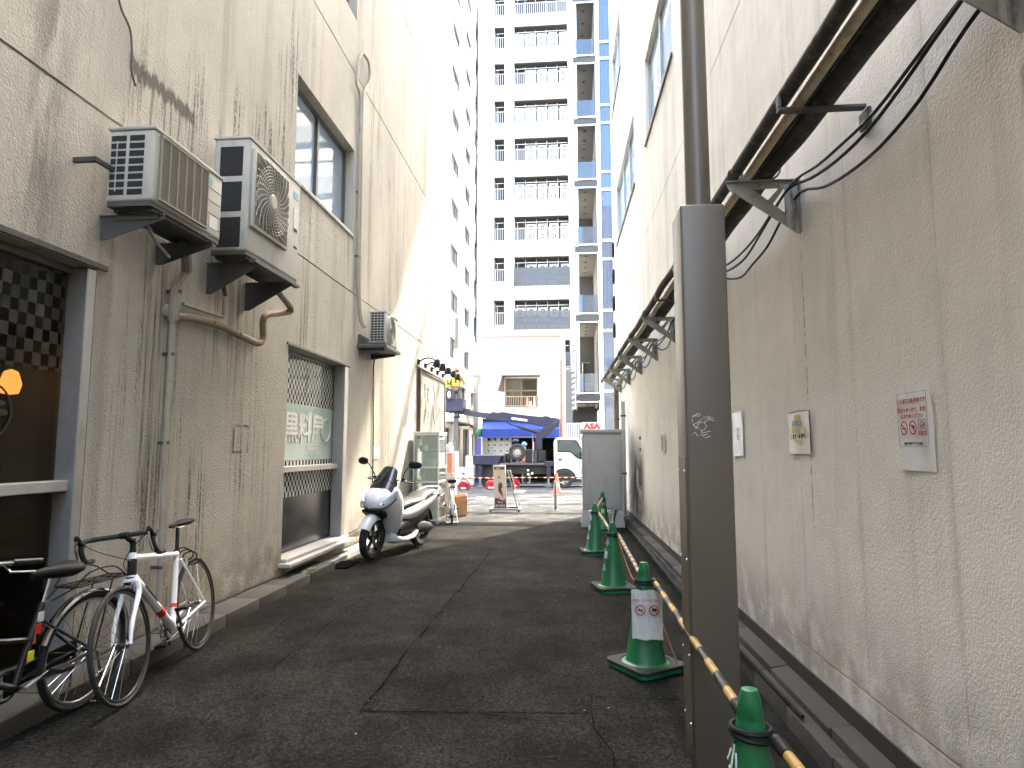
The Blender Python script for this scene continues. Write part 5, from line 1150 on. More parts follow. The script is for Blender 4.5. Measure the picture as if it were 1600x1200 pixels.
# ================================================================ bicycles
def seg(mb, a, b, r0, r1=None, n=10): mb.cyl(a, b, r0, r1, n)
TYRE = pm('tyre', (.018, .018, .017), .8, 0, .2, 20); RIM_B = pm('rim_black', (.03, .03, .03), .35, .5); RIM_S = pm('rim_silver', (.45, .45, .44), .3, .9); CHROME = pm('chrome', (.6, .6, .6), .15, 1, .03)
BWH = pm('frame_white', (.82, .82, .82), .25, 0, .05, 4, 0, 0, .15, (.3, .28, .25), .4); BBK = pm('frame_black', (.015, .015, .016), .3, 0, .1, 6, 0, 0, .2, (.05, .05, .045), .3)
def wheel(root, c, R_, tyre=.013, rim=RIM_B, name='wheel', steer=0, n_sp=24, rimw=.016):
    c = Vector(c); ax = Vector((-sin(steer), cos(steer), 0))
    m = MB(wmat(root)); m.torus(c, ax, R_-tyre, tyre, 56, 8); W = m.build(name, TYRE, root, smooth=True)
    m = MB(wmat(root)); m.torus(c, ax, R_-tyre*2-rimw*.5, rimw*.62, 56, 6, .62); m.build('rim', rim, W, smooth=True)
    x, y, z = frame(ax); m = MB(wmat(root))
    for k in range(n_sp):
        a = 2*pi*k/n_sp; b = a+(.5 if k % 2 else -.5); s_ = .03 if k % 4 < 2 else -.03
        m.tube([c+(x*cos(b)+y*sin(b))*.02+ax*s_, c+(x*cos(a)+y*sin(a))*(R_-tyre*2-rimw*.6)], .0012, 3)
    m.build('spokes', CHROME, W)
    m = MB(wmat(root)); m.cyl(c-ax*.045, c+ax*.045, .014, n=10); m.cyl(c-ax*.036, c-ax*.03, .024, n=12); m.cyl(c+ax*.03, c+ax*.036, .024, n=12); m.build('hub', CHROME, W, smooth=True)
    return W
def saddle(root, c, L=.27, w_=.075, mt=None, slope=0, fat=1):
    m = MB(wmat(root)); rg = []
    for t, hw, zz, th in ((0, .012, -.01, .02), (.08, .02, .0, .03), (.3, .022, .004, .035), (.55, .035, .004, .04), (.8, w_*.95, .008, .045), (.95, w_, .014, .04), (1, w_*.75, .012, .02)):
        x = c[0]+L*(.45-t); th *= fat; rg.append([(x, c[1]+hw*cos(a), c[2]+zz-th/2+th/2*sin(a)+slope*t) for a in [2*pi*k/14 for k in range(14)]])
    m.loft(rg); o = m.build('saddle', mt or pm('saddle_black', (.012, .0115, .011), .6, spec=.15), root, smooth=True, ang=60); return o
def road_bike(root, Wb=1.0, R_=.34):
    T = wmat(root); nw = lambda: MB(T)
    ra, fa, bb = Vector((0, 0, R_)), Vector((Wb, 0, R_)), Vector((.41, 0, .27)); st = Vector((.245, 0, .765)); hb, ht = Vector((.895, 0, .70)), Vector((.855, 0, .85)); crown = Vector((.905, 0, .665))
    m = nw(); seg(m, bb, st, .02); seg(m, hb+Vector((-.005, 0, .01)), bb, .029, .027); seg(m, ht-Vector((0, 0, .03)), st-Vector((0, 0, .02)), .022, .019); seg(m, hb, ht, .026); m.build('frame', BWH, root, smooth=True)
    m = nw()
    for s_ in (-1, 1): seg(m, ra+Vector((0, .065*s_, 0)), st+Vector((-.01, .02*s_, -.06)), .007, .009, 8); seg(m, ra+Vector((0, .065*s_, 0)), bb+Vector((-.03, .03*s_, 0)), .009, .012, 8)
    m.build('rear_triangle', BWH, root, smooth=True)
    m = nw()
    for s_ in (-1, 1): m.tube(curve_pts([crown+Vector((0, .035*s_, .02)), crown+Vector((.01, .048*s_, -.05)), fa+Vector((-.045, .052*s_, .12)), fa+Vector((0, .052*s_, 0))], 5), [.019]*4+[.016]*4+[.013]*4+[.010]*4, 8)
    m.cyl(crown+Vector((0, -.04, .02)), crown+Vector((0, .04, .02)), .02); m.build('fork', BWH, root, smooth=True)
    m = nw(); m.cyl(hb.lerp(ht, -.02), hb.lerp(ht, .03), .029); m.build('lower_headset', BLACK, root, smooth=True); m = nw(); m.cyl(ht.lerp(hb, .02), ht+(ht-hb).normalized()*.05, .02, .016); m.build('headset', BLACK, root, smooth=True)
    m = nw(); m.cyl(hb.lerp(ht, .1), hb.lerp(ht, .75), .0268, n=14); m.build('decal', BLACK, root, smooth=True)
    wheel(root, ra, R_); wheel(root, fa, R_, steer=root.get('steer', 0)) if False else wheel(root, fa, R_)
    m = nw(); sp = st+Vector((-.055, 0, .17)); seg(m, st-Vector((0, 0, .02)), sp, .0135); m.build('seat_post', BLACK, root, smooth=True)
    m = nw(); m.cyl(st+Vector((0, 0, -.03)), st+Vector((-.004, 0, .015)), .021); m.build('seat_clamp', BLACK, root)
    sd_ = saddle(root, (sp.x, 0, sp.z+.035)); m = nw()
    for s_ in (-1, 1): m.tube([(sp.x+.09, .015*s_, sp.z+.015), (sp.x+.04, .02*s_, sp.z), (sp.x-.05, .022*s_, sp.z), (sp.x-.1, .03*s_, sp.z+.02)], .0035, 5)
    m.build('rail', CHROME, sd_)
    # stem and drop bar
    s0 = ht+(ht-hb).normalized()*.07; s1 = s0+Vector((.1, 0, .055)); m = nw(); m.cyl(ht, s0+Vector((0, 0, .02)), .017); m.cyl(s0, s1, .016); m.cyl(s1-Vector((0, .025, 0)), s1+Vector((0, .025, 0)), .021); m.build('stem', BLACK, root, smooth=True)
    m = nw()
    for s_ in (-1, 1):
        m.tube(curve_pts([s1, s1+Vector((0, .12*s_, 0)), s1+Vector((.01, .19*s_, 0)), s1+Vector((.05, .208*s_, -.002)), s1+Vector((.085, .21*s_, -.025)), s1+Vector((.085, .212*s_, -.075)), s1+Vector((.045, .215*s_, -.125)), s1+Vector((-.03, .215*s_, -.13))], 4), .0155, 9)
    m.build('handlebar', pm('bar_tape', (.02, .02, .02), .8), root, smooth=True)
    for s_ in (-1, 1):
        m = nw(); b_ = s1+Vector((.085, .21*s_, -.005)); m.tube(curve_pts([b_+Vector((-.02, 0, -.02)), b_+Vector((.02, 0, .005)), b_+Vector((.045, 0, .035)), b_+Vector((.05, 0, .04))], 3), [.016, .017, .018, .018, .018, .017, .015, .013, .012, .01], 8); hd = m.build('brake_hood', BLACK, root, smooth=True)
        m = nw(); m.tube(curve_pts([b_+Vector((.045, 0, .02)), b_+Vector((.055, .004*s_, -.03)), b_+Vector((.035, .01*s_, -.1))], 4), .0075, 6); m.build('brake_lever', CHROME, hd, smooth=True)
        m = nw(); m.tube(curve_pts([b_+Vector((.03, 0, .02)), b_+Vector((.03, -.1*s_, -.06)), s0+Vector((.08, -.03*s_, -.12)), hb+Vector((.02, 0, .03))], 6), .0025, 5); m.build('brake_cable', BLACK, hd)
    m = nw(); m.torus(bb+Vector((0, -.045, 0)), (0, 1, 0), .095, .005, 36, 6, .6); m.torus(bb+Vector((0, -.052, 0)), (0, 1, 0), .07, .005, 30, 6, .6)
    for k in range(5): a = 2*pi*k/5; m.beam(bb+Vector((0, -.048, 0)), bb+Vector((.09*cos(a), -.048, .09*sin(a))), .006, .014, (0, 1, 0))
    ck = m.build('chainring', CHROME, root)
    for s_, a in ((-1, -2.2), (1, .94)):
        e = bb+Vector((.17*cos(a), .075*s_, .17*sin(a))); m = nw(); m.cyl(bb+Vector((0, .06*s_, 0)), e, .012, .009, 8); cr = m.build('crank', CHROME, ck, smooth=True)
        m = nw(); m.obox(e+Vector((0, .05*s_, 0)), (.085, .08, .02)); m.build('pedal', BLACK, ck, bevel=.004)
    m = nw(); m.tube([ra+Vector((0, -.035, .035)), bb+Vector((0, -.045, .095))], .004, 4); m.tube([ra+Vector((.03, -.035, -.11)), bb+Vector((0, -.045, -.095))], .004, 4); m.build('chain', STEEL, root)
    m = nw(); m.lathe([(.01, -.03), (.05, -.03), (.035, -.05), (.01, -.05)], ra, (0, 1, 0), 18); m.build('cassette', STEEL, root)
    m = nw(); m.beam(ra+Vector((.0, -.05, -.02)), ra+Vector((.03, -.05, -.11)), .015, .02); m.build('derailleur', BLACK, root)
    for c_, nm in ((crown+Vector((.035, 0, .0)), 'front_brake'), (Vector((.17, 0, .69)), 'rear_brake')):
        m = nw(); m.obox(c_+Vector((0, 0, .01)), (.02, .05, .02)); m.obox(c_+Vector((0, .03, -.02)), (.012, .012, .05)); m.obox(c_+Vector((0, -.03, -.02)), (.012, .012, .05)); m.build(nm, CHROME, root, bevel=.003)
    for a, b, col in ((.25, .55, BLACK), (.62, .72, REDM)):
        m = nw(); q0, q1 = hb+Vector((-.005, 0, .01)), bb; m.cyl(q0.lerp(q1, a), q0.lerp(q1, b), .0293, .0283, 14) if col is REDM else None
        if col is REDM: m.build('decal', REDM, root, smooth=True)
    m = nw(); m.cyl(bb.lerp(st, .25), bb.lerp(st, .3), .0206, n=12); m.build('decal', REDM, root, smooth=True)
    # block lettering strokes along the down tube
    q0, q1 = hb+Vector((-.005, 0, .01)), bb; dirn = (q1-q0).normalized()
    for s_ in (1,):
        B = basis(q0.lerp(q1, .33)+Vector((0, .0245*s_, 0)), dirn*1, Vector((0, 1, 0)).cross(dirn)*-1)
        B = wmat(root) @ basis(q0.lerp(q1, .36)+Vector((0, .026, .016)), dirn*1, (Vector((0, 0, 1))-dirn*dirn.z)+Vector((0, -.5, 0)))
        text('ORIGAMI', 'lettering', BLACK, root, B, .04, 1.1, .003, None, .001)
    return root
def cable_lock(label, c):
    r = thing('coil_lock', label, 'lock', c); m = MB(); P = []
    for i in range(60): t = i/59; P.append(Vector(c)+Vector((.04*cos(t*6*pi)+.02*t, -.02+.12*t+.04*cos(t*6*pi), .045*sin(t*6*pi)-.06*t)))
    m.tube(P, .005, 5); m.build('coil', BLACK, r, smooth=True); return r
wf, wr_ = on_z(196, 1098)+Vector((.02, -.02, 0)), on_z(313, 1013)
dv = (wf-wr_); hd_ = math.atan2(dv.y, dv.x)
RBK = thing('road_bicycle', 'white road bicycle with drop handlebar standing against the left wall', 'bicycle', wr_, (R(8), 0, hd_))
road_bike(RBK, dv.length)
cable_lock('black coiled cable lock hanging behind the white bicycle seat post', (RBK.matrix_basis @ Vector((.15, 0, .74))))
def city_bike(root, Wb=1.1, R_=.33, fr_m=BBK, basket=False, fend=CHROME, low=True):
    T = wmat(root); nw = lambda: MB(T)
    ra, fa, bb = Vector((0, 0, R_)), Vector((Wb, 0, R_)), Vector((.47, 0, .28)); st = Vector((.34, 0, .68)); hb, ht = Vector((.93, 0, .62)), Vector((.885, 0, .82))
    m = nw(); seg(m, bb, st, .017); m.tube(curve_pts([hb, Vector((.75, 0, .42)), bb], 6), .018, 9)
    m.tube(curve_pts([hb.lerp(ht, .6), Vector((.7, 0, .58)), st.lerp(bb, .45)], 6), .014, 9); seg(m, hb, ht, .021)
    for s_ in (-1, 1): seg(m, ra+Vector((0, .06*s_, 0)), st+Vector((0, .015*s_, -.1)), .008, None, 8); seg(m, ra+Vector((0, .06*s_, 0)), bb+Vector((0, .03*s_, 0)), .011, None, 8)
    m.build('frame', fr_m, root, smooth=True)
    m = nw()
    for s_ in (-1, 1): m.tube(curve_pts([hb+Vector((0, .03*s_, -.02)), hb+Vector((.015, .045*s_, -.08)), fa+Vector((0, .05*s_, 0))], 5), .012, 8)
    m.build('fork', fr_m, root, smooth=True)
    wheel(root, ra, R_, .018, RIM_S, n_sp=28); wheel(root, fa, R_, .018, RIM_S, n_sp=28)
    for c, a0, a1, nm in ((ra, R(20), R(200), 'rear_mudguard'), (fa, R(30), R(175), 'front_mudguard')):
        m = nw(); rg = []
        for k in range(25):
            a = a0+(a1-a0)*k/24; rg.append([(c.x+(R_+.018+dz)*cos(a), w_, c.z+(R_+.018+dz)*sin(a)) for w_, dz in ((-.027, -.012), (-.018, 0), (0, .005), (.018, 0), (.027, -.012), (.02, -.005), (0, .0), (-.02, -.005))])
        m.loft(rg); m.build(nm, fend, root, smooth=True)
    m = nw(); sp = st+Vector((-.03, 0, .12)); seg(m, st, sp, .0125); m.build('seat_post', CHROME, root, smooth=True); saddle(root, (sp.x, 0, sp.z+.06), .27, .1, None, 0, 1.8)
    m = nw(); s0 = ht+Vector((-.03, 0, .13)); m.cyl(ht, s0, .011); m.cyl(s0, s0+Vector((.04, 0, .0)), .012); m.build('stem', CHROME, root, smooth=True)
    m = nw(); 
    for s_ in (-1, 1): m.tube(curve_pts([s0+Vector((.04, 0, 0)), s0+Vector((.03, .1*s_, .02)), s0+Vector((-.03, .22*s_, .03)), s0+Vector((-.16, .27*s_, .02))], 5), .011, 8)
    hbm = m.build('handlebar', CHROME, root, smooth=True)
    for s_ in (-1, 1):
        m = nw(); m.cyl(s0+Vector((-.17, .272*s_, .02)), s0+Vector((-.05, .235*s_, .03)), .0155, n=10); m.build('grip', BLACK, hbm, smooth=True)
        m = nw(); m.tube([s0+Vector((-.04, .2*s_, .02)), s0+Vector((-.03, .25*s_, -.01)), s0+Vector((-.12, .29*s_, -.02))], .006, 5); m.build('brake_lever', CHROME, hbm)
    m = nw()
    for y in (-.06, -.02, .02, .06): m.tube([(.2, y, .725), (-.22, y, .72)], .005, 5)
    for x in (.15, 0, -.15): m.tube([(x, -.06, .72), (x, .06, .72)], .005, 5)
    m.tube(curve_pts([(.2, -.06, .725), (.22, 0, .73), (.2, .06, .725)], 4), .005, 5); m.tube(curve_pts([(-.22, -.06, .72), (-.25, 0, .72), (-.22, .06, .72)], 4), .005, 5)
    for s_ in (-1, 1): m.tube([(-.1, .06*s_, .72), (0, .065*s_, R_)], .005, 5); m.tube([(.18, .05*s_, .725), (.3, .02*s_, .68)], .005, 5); m.tube(curve_pts([(-.22, .06*s_, .72), (-.08, .075*s_, .80), (.1, .075*s_, .80), (.2, .06*s_, .725)], 4), .005, 5)
    m.build('rear_rack', BLACK, root)
    m = nw(); m.torus(bb+Vector((0, -.045, 0)), (0, 1, 0), .075, .006, 30, 6, .6); m.beam(ra+Vector((0, -.055, .0)), bb+Vector((0, -.055, .0)), .012, .12, (0, 0, 1)); ck = m.build('chain_case', BLACK, root)
    for s_, a in ((-1, -.3), (1, 2.8)):
        e = bb+Vector((.165*cos(a), .08*s_, .165*sin(a))); m = nw(); m.cyl(bb+Vector((0, .06*s_, 0)), e, .01, .008, 8); m.build('crank', CHROME, ck, smooth=True); m = nw(); m.obox(e+Vector((0, .05*s_, 0)), (.09, .075, .025)); pd = m.build('pedal', BLACK, ck, bevel=.004)
    m = nw()
    for s_ in (-1, 1): m.tube([(0, .075*s_, R_), (-.06, .12*s_, .02)], .008, 6)
    m.tube([(-.06, -.12, .02), (-.06, .12, .02)], .008, 6); m.build('stand', CHROME, root)
    m = nw(); m.obox((st.x+.045, .0, .5), (.012, .03, .05)); m.build('reflector', pm('reflector_orange', (.7, .16, .03), .3), root)
    if basket:
        m = nw(); 
        for i in range(9): a = i/8; m.tube([(1.0+.02, -.16+.32*a, .98), (1.03, -.13+.26*a, .74)], .003, 4); m.tube([(1.28, -.16+.32*a, .98), (1.22, -.13+.26*a, .74)], .003, 4)
        for z, e in ((.98, 1), (.9, .96), (.82, .9), (.74, .82)): m.tube([(1.02, -.16*e, z), (1.15+.13*e, -.16*e, z), (1.15+.13*e, .16*e, z), (1.02, .16*e, z)], .004, 4, True)
        m.build('basket', RAILW, root)
    return root
bw = on_z(116, 1111)
CBK = thing('city_bicycle', 'black city bicycle with rear rack and silver mudguards, cut by the left edge', 'bicycle', (-2.86, 3.66, 0), (R(-2), 0, R(-91)))
city_bike(CBK)
T = wmat(CBK)
for c, mt, l_ in ((Vector((.405, .02, .42)), pm('tag_yellow', (.7, .65, .02), .5), 'yellow registration sticker'), (Vector((.375, .02, .55)), REDM, 'red sticker'), (Vector((.365, .02, .61)), LABEL, 'pale sticker')):
    m = MB(T); m.obox(c, (.035, .006, .05)); o = m.build('sticker', mt, CBK); o['label'] = l_+' on the seat tube'
W3 = thing('city_bicycle', 'pale city bicycle parked just behind the white scooter', 'bicycle', on_z(706, 817), (0, 0, R(-78)+pi)); city_bike(W3, 1.0, .31, pm('frame_cream', (.5, .5, .46), .4), False, pm('guard_white', (.62, .62, .6), .4))

# ================================================================ the white scooter
sf, sr = on_z(579, 874), on_z(664, 848); sdv = (sf-sr).normalized(); sr2 = sf-sdv*1.42
SCO = thing('scooter', 'large white scooter with smoked windshield parked by the left wall', 'scooter', sr2, (R(-4), 0, math.atan2(sdv.y, sdv.x)))
T = wmat(SCO); nw = lambda: MB(T)
SWH = pm('scooter_white', (.62, .62, .62), .22, 0, .03, 3, 0, 0, .08, (.35, .34, .3), .6); SBK = pm('scooter_black', (.010, .010, .010), .6, spec=.15); SSEAT = pm('seat_vinyl', (.02, .02, .021), .5, 0, .1, 8, .1, 90, spec=.25); SMOKE = pm('windshield_smoke', (.012, .013, .012), .08, 0, .02, 3, coat=.6)
LENS = pm('headlight_lens', (.7, .76, .85), .08, .15, .5, 14, coat=1); ENG = pm('engine_grey', (.05, .05, .05), .6, .2, .2, 12)
def sring(x, zc, hz, hy, p=2.6, n=20, yc=0, sh=0):
    o = []
    for k in range(n):
        a = 2*pi*k/n; c, s_ = cos(a), sin(a); o.append((x+sh*s_, yc+hy*math.copysign(abs(c)**(2/p), c), zc+hz*math.copysign(abs(s_)**(2/p), s_)))
    return o
Wb = 1.42
def sc_wheel(c, R_, w_):
    c = Vector(c); m = nw(); prof = [(R_-.065, -w_*.42), (R_-.03, -w_*.5), (R_-.008, -w_*.36), (R_, 0), (R_-.008, w_*.36), (R_-.03, w_*.5), (R_-.065, w_*.42)]
    m.lathe(prof, c, (0, 1, 0), 44); W = m.build('wheel', TYRE, SCO, smooth=True)
    m = nw(); m.lathe([(R_-.09, -w_*.36), (R_-.062, -w_*.43), (R_-.062, w_*.43), (R_-.09, w_*.36), (R_-.09, -w_*.36)], c, (0, 1, 0), 36)
    m.cyl(c-Vector((0, .05, 0)), c+Vector((0, .05, 0)), .035, n=14)
    for k in range(5): a = 2*pi*k/5+.3; e = c+Vector((cos(a), 0, sin(a)))*(R_-.08); m.beam(c, e, .03, .035, (0, 1, 0))
    m.build('rim', pm('rim_dark', (.05, .05, .05), .35, .6), W, smooth=True)
    m = nw(); m.lathe([(.06, .058), (.11, .058), (.11, .062), (.06, .062), (.06, .058)], c, (0, 1, 0), 26); m.build('brake_disc', CHROME, W)
sc_wheel((Wb, 0, .29), .29, .1); sc_wheel((0, 0, .285), .285, .12)
m = nw()
for s_ in (-1, 1): m.cyl((Wb, .075*s_, .29), (Wb-.14, .07*s_, .72), .02, .024, 10)
m.build('fork', SBK, SCO, smooth=True)
m = nw(); rg = []        # front mudguard
for k in range(15):
    a = R(28+k*9.2); rg.append([(Wb+(.325+dz)*cos(a), yy, .29+(.325+dz)*sin(a)) for yy, dz in ((-.085, -.07), (-.08, -.02), (-.05, .012), (0, .02), (.05, .012), (.08, -.02), (.085, -.07), (.07, -.03), (0, .0), (-.07, -.03))])
m.loft(rg); m.build('front_mudguard', SWH, SCO, smooth=True, ang=60)
# front cowl, tunnel, side panels
m = nw(); m.loft([sring(x, (a+b)/2, (b-a)/2, w_, p, sh=sh) for x, a, b, w_, p, sh in ((1.56, .74, .80, .035, 2, 0), (1.535, .69, .85, .11, 2.2, 0), (1.47, .645, .91, .17, 2.3, 0), (1.38, .61, .97, .215, 2.4, -.02), (1.28, .56, 1.02, .24, 2.5, -.05), (1.18, .47, 1.02, .25, 2.6, -.07), (1.09, .36, .98, .245, 2.6, -.08), (1.01, .27, .90, .225, 2.6, -.08), (.95, .23, .80, .19, 2.5, -.06))]); m.build('front_cowl', SWH, SCO, smooth=True, ang=60)
m = nw(); m.loft([sring(x, (a+b)/2, (b-a)/2, w_, 2.4) for x, a, b, w_ in ((1.02, .3, .78, .13), (.86, .3, .64, .125), (.7, .3, .60, .13), (.52, .3, .64, .15))]); m.build('centre_tunnel', SWH, SCO, smooth=True, ang=60)
m = nw(); m.loft([sring(x, (a+b)/2, (b-a)/2, w_, 3.2) for x, a, b, w_ in ((1.12, .19, .42, .12), (1.02, .17, .30, .2), (.8, .17, .25, .225), (.55, .18, .27, .22), (.42, .21, .33, .19), (.3, .25, .36, .14))]); m.build('floorboard', SWH, SCO, smooth=True, ang=60)
m = nw(); m.loft([sring(x, (a+b)/2, (b-a)/2, w_, 3) for x, a, b, w_ in ((1.0, .29, .44, .2), (.8, .27, .52, .19), (.55, .28, .56, .185), (.3, .34, .6, .17), (.05, .44, .62, .15))]); m.build('side_fairing_dark', SBK, SCO, smooth=True, ang=60)
for s_ in (-1, 1):
    m = nw(); rg = []
    for x, a, b, yo in ((.86, .52, .60, .15), (.72, .47, .64, .185), (.5, .50, .69, .205), (.25, .56, .745, .20), (.0, .62, .79, .175), (-.22, .67, .82, .14), (-.40, .73, .835, .09), (-.5, .785, .82, .04)):
        rg.append([(x, s_*yy, zz) for yy, zz in ((yo*.55, b), (yo*.85, b-.01), (yo, (a+b)/2+.02), (yo*.97, a+.02), (yo*.85, a), (yo*.6, a+.03))])
    m.loft(rg); m.build('side_panel', SWH, SCO, smooth=True, ang=50)
m = nw(); m.loft([sring(x, (a+b)/2, (b-a)/2, w_, 2.8) for x, a, b, w_ in ((.84, .56, .64, .09), (.76, .58, .71, .125), (.6, .6, .755, .15), (.4, .62, .765, .17), (.2, .66, .78, .175), (.12, .68, .835, .17), (-.05, .7, .86, .155), (-.25, .74, .87, .13), (-.36, .77, .86, .09))]); m.build('seat', SSEAT, SCO, smooth=True, ang=60)
m = nw(); m.tube(curve_pts([(-.1, -.16, .80), (-.3, -.15, .86), (-.45, -.08, .885), (-.47, 0, .89), (-.45, .08, .885), (-.3, .15, .86), (-.1, .16, .80)], 4), .014, 8); m.build('grab_rail', SWH, SCO, smooth=True)
m = nw(); m.ell((-.47, 0, .76), (.05, .09, .045), None, 12, 8, .8); m.build('tail_light', pm('tail_red', (.4, .01, .01), .15), SCO, smooth=True)
# windshield
m = nw(); rg = []
for i in range(9):
    t = i/8; w_ = .19*(1-.35*t*t); x = 1.40-.30*t; z = .93+.33*t; rg.append([(x-.35*(y_/w_*w_)**2*3, y_, z-.05*abs(y_/w_)**3*(1 if i == 8 else 1)) for y_ in [w_*(k/6-1) for k in range(13)]])
m.loft([r_+[(a-.012, b, c-.008) for a, b, c in reversed(r_)] for r_ in rg]); m.build('windshield', SMOKE, SCO, smooth=True, ang=50)
m = nw(); m.loft([sring(x, (a+b)/2, (b-a)/2, w_, 2.4) for x, a, b, w_ in ((1.26, .96, 1.08, .16), (1.14, .95, 1.10, .17), (1.06, .95, 1.07, .12))]); m.build('dash', SBK, SCO, smooth=True)
# twin headlights wrapping the nose, and the dark slot between them
for s_ in (-1, 1):
    m = nw(); pts = [[(1.545, .03, .755), (1.50, .125, .80), (1.43, .185, .86), (1.33, .232, .93), (1.24, .246, .955)], [(1.555, .03, .735), (1.51, .13, .755), (1.44, .19, .79), (1.35, .232, .84), (1.26, .25, .90)], [(1.545, .03, .715), (1.50, .125, .715), (1.45, .172, .735), (1.38, .21, .775), (1.29, .24, .85)]]
    of = [[(a+.012, (b+.012)*s_, c) for a, b, c in r_] for r_ in pts]; inn = [[(a-.04, (b-.03)*s_, c) for a, b, c in r_] for r_ in pts]
    for G in (of,): m.loft(G, close=False)
    m.loft([of[0], inn[0]], close=False); m.loft([of[2], inn[2]], close=False); m.quad(of[0][4], of[1][4], inn[1][4], inn[0][4]); m.quad(of[1][4], of[2][4], inn[2][4], inn[1][4]); hl = m.build('headlight', LENS, SCO, smooth=True, ang=50)
    m = nw(); m.ell((1.475, .125*s_, .765), (.05, .05, .024)); m.build('bulb_housing', CHROME, hl, smooth=True)
    m = nw(); m.tube([(1.565, .01*s_, .70), (1.50, .17*s_, .705), (1.42, .225*s_, .745), (1.30, .262*s_, .84)], .008, 6); m.build('trim', SBK, hl, smooth=True)
m = nw(); m.loft([sring(x, z, a, w_, 2.6) for x, z, a, w_ in ((1.53, .66, .02, .13), (1.47, .645, .045, .17), (1.38, .61, .06, .18))]); m.build('air_intake', SBK, SCO, smooth=True)
m = nw()
for s_ in (-1, 1): m.tube(curve_pts([(1.10, .03*s_, 1.04), (1.12, .14*s_, 1.07), (1.08, .24*s_, 1.08), (1.02, .36*s_, 1.06)], 4), .013, 8)
hb_ = m.build('handlebar', CHROME, SCO, smooth=True)
for s_ in (-1, 1):
    m = nw(); m.cyl((1.065, .27*s_, 1.075), (1.015, .38*s_, 1.058), .018, n=12); m.obox((1.085, .23*s_, 1.08), (.05, .06, .045)); m.build('grip', SBK, hb_, smooth=True)
    m = nw(); m.tube([(1.11, .23*s_, 1.075), (1.13, .28*s_, 1.075), (1.07, .40*s_, 1.055)], .0065, 6); m.build('brake_lever', CHROME, hb_, smooth=True)
    m = nw(); m.tube(curve_pts([(1.09, .22*s_, 1.09), (1.12, .25*s_, 1.17), (1.13, .30*s_, 1.25), (1.13, .36*s_, 1.29)], 4), .008, 6); mi = m.build('mirror', SBK, SCO, smooth=True)
    m = nw(); m.ell((1.13, .42*s_, 1.31), (.03, .095, .052), (0, 0, .25*s_), 16, 9, .85); m.build('mirror_housing', SBK, mi, smooth=True)
    m = nw(); m.ell((1.108, .42*s_, 1.31), (.012, .085, .043), (0, 0, .25*s_), 16, 9, .85); m.build('mirror_glass', CHROME, mi, smooth=True)
# engine, exhaust, swing arm, stand
m = nw(); m.loft([sring(x, z, a, .05, 3, yc=.13) for x, z, a in ((.42, .33, .07), (.3, .33, .09), (.1, .31, .085), (-.06, .29, .07), (-.1, .29, .04))]); m.build('transmission_case', ENG, SCO, smooth=True)
m = nw(); m.loft([sring(x, z, a, b, 2.6, yc=-.15) for x, z, a, b in ((.25, .3, .04, .04), (.1, .32, .07, .06), (-.25, .38, .075, .065), (-.38, .40, .06, .055))]); m.build('exhaust', SBK, SCO, smooth=True)
m = nw(); m.ell((.25, 0, .34), (.2, .12, .12), None, 14, 9, .7); m.build('engine', SBK, SCO, smooth=True)
m = nw()
for s_ in (-1, 1): m.cyl((-.05, .11*s_, .33), (.02, .11*s_, .62), .028, n=10)
m.build('shock_absorber', ENG, SCO, smooth=True)
m = nw(); rg = []
for k in range(11): a = R(75+k*9); rg.append([(.325*cos(a), y_, .285+.325*sin(a)) for y_ in (-.07, 0, .07)]+[(.315*cos(a), y_, .285+.315*sin(a)) for y_ in (.07, 0, -.07)])
m.loft(rg); m.build('rear_mudguard', SBK, SCO, smooth=True)
m = nw(); m.tube([(.5, .14, .22), (.46, .24, .02)], .011, 7); m.obox((.46, .25, .012), (.06, .05, .012)); m.build('side_stand', SBK, SCO)
m = nw(); m.obox((.42, .205, .63), (.005, .1, .02), (0, 0, 0)); 
m.bm.free()
# ================================================================ glass showcase, stand box, cardboard, A-board, bollard
GC = thing('glass_showcase', 'glass display cabinet with pale steel frame behind the scooter', 'display case', (-2.9, 12.9, 0))
gx0, gx1, gy0, gy1, gz0, gz1 = -3.13, on_y(686, 700, 12.7).x, 12.7, 13.5, .08, on_y(660, 677, 12.7).z
FRW = pm('case_frame', (.52, .54, .50), .4, .3, .06, 5, 0, 0, .3, (.3, .28, .2)); GPN = clear('case_glass', (.86, .92, .88), .22, .03, 1.8, (.55, .6, .56))
m = MB(); t = .03
for x in (gx0, gx1-t):
    for y in (gy0, gy1-t): m.box(x, x+t, y, y+t, gz0, gz1)
mid = (gx0+gx1)/2+.04
m.build('corner_post', FRW, GC) if False else None
for x in (gx0, gx1-t):
    for y in (gy0, gy1-t): q = MB(); q.box(x, x+t, y, y+t, gz0, gz1); q.build('corner_post', FRW, GC, bevel=.004)
m.bm.free()
for z in (gz0, gz0+.75, 1.12, gz1-.04):
    q = MB(); q.box(gx0+t, gx1-t, gy0, gy0+t, z, z+.04); q.box(gx0+t, gx1-t, gy1-t, gy1, z, z+.04); q.box(gx0, gx0+t, gy0+t, gy1-t, z, z+.04); q.box(gx1-t, gx1, gy0+t, gy1-t, z, z+.04); q.build('frame_rail', FRW, GC)
for z in (.5, .84, 1.13, 1.45): q = MB(); q.box(gx0+t+.01, gx1-t-.01, gy0+t+.01, gy1-t-.01, z, z+.012); q.build('shelf', GPN, GC)
q = MB(); q.box(gx0+t, gx1-t, gy0+.01, gy0+.016, gz0+.04, gz1-.04); q.build('front_glass', GPN, GC); q = MB(); q.box(gx1-.02, gx1-.014, gy0+t, gy1-t, gz0+.04, gz1-.04); q.build('side_glass', GPN, GC)
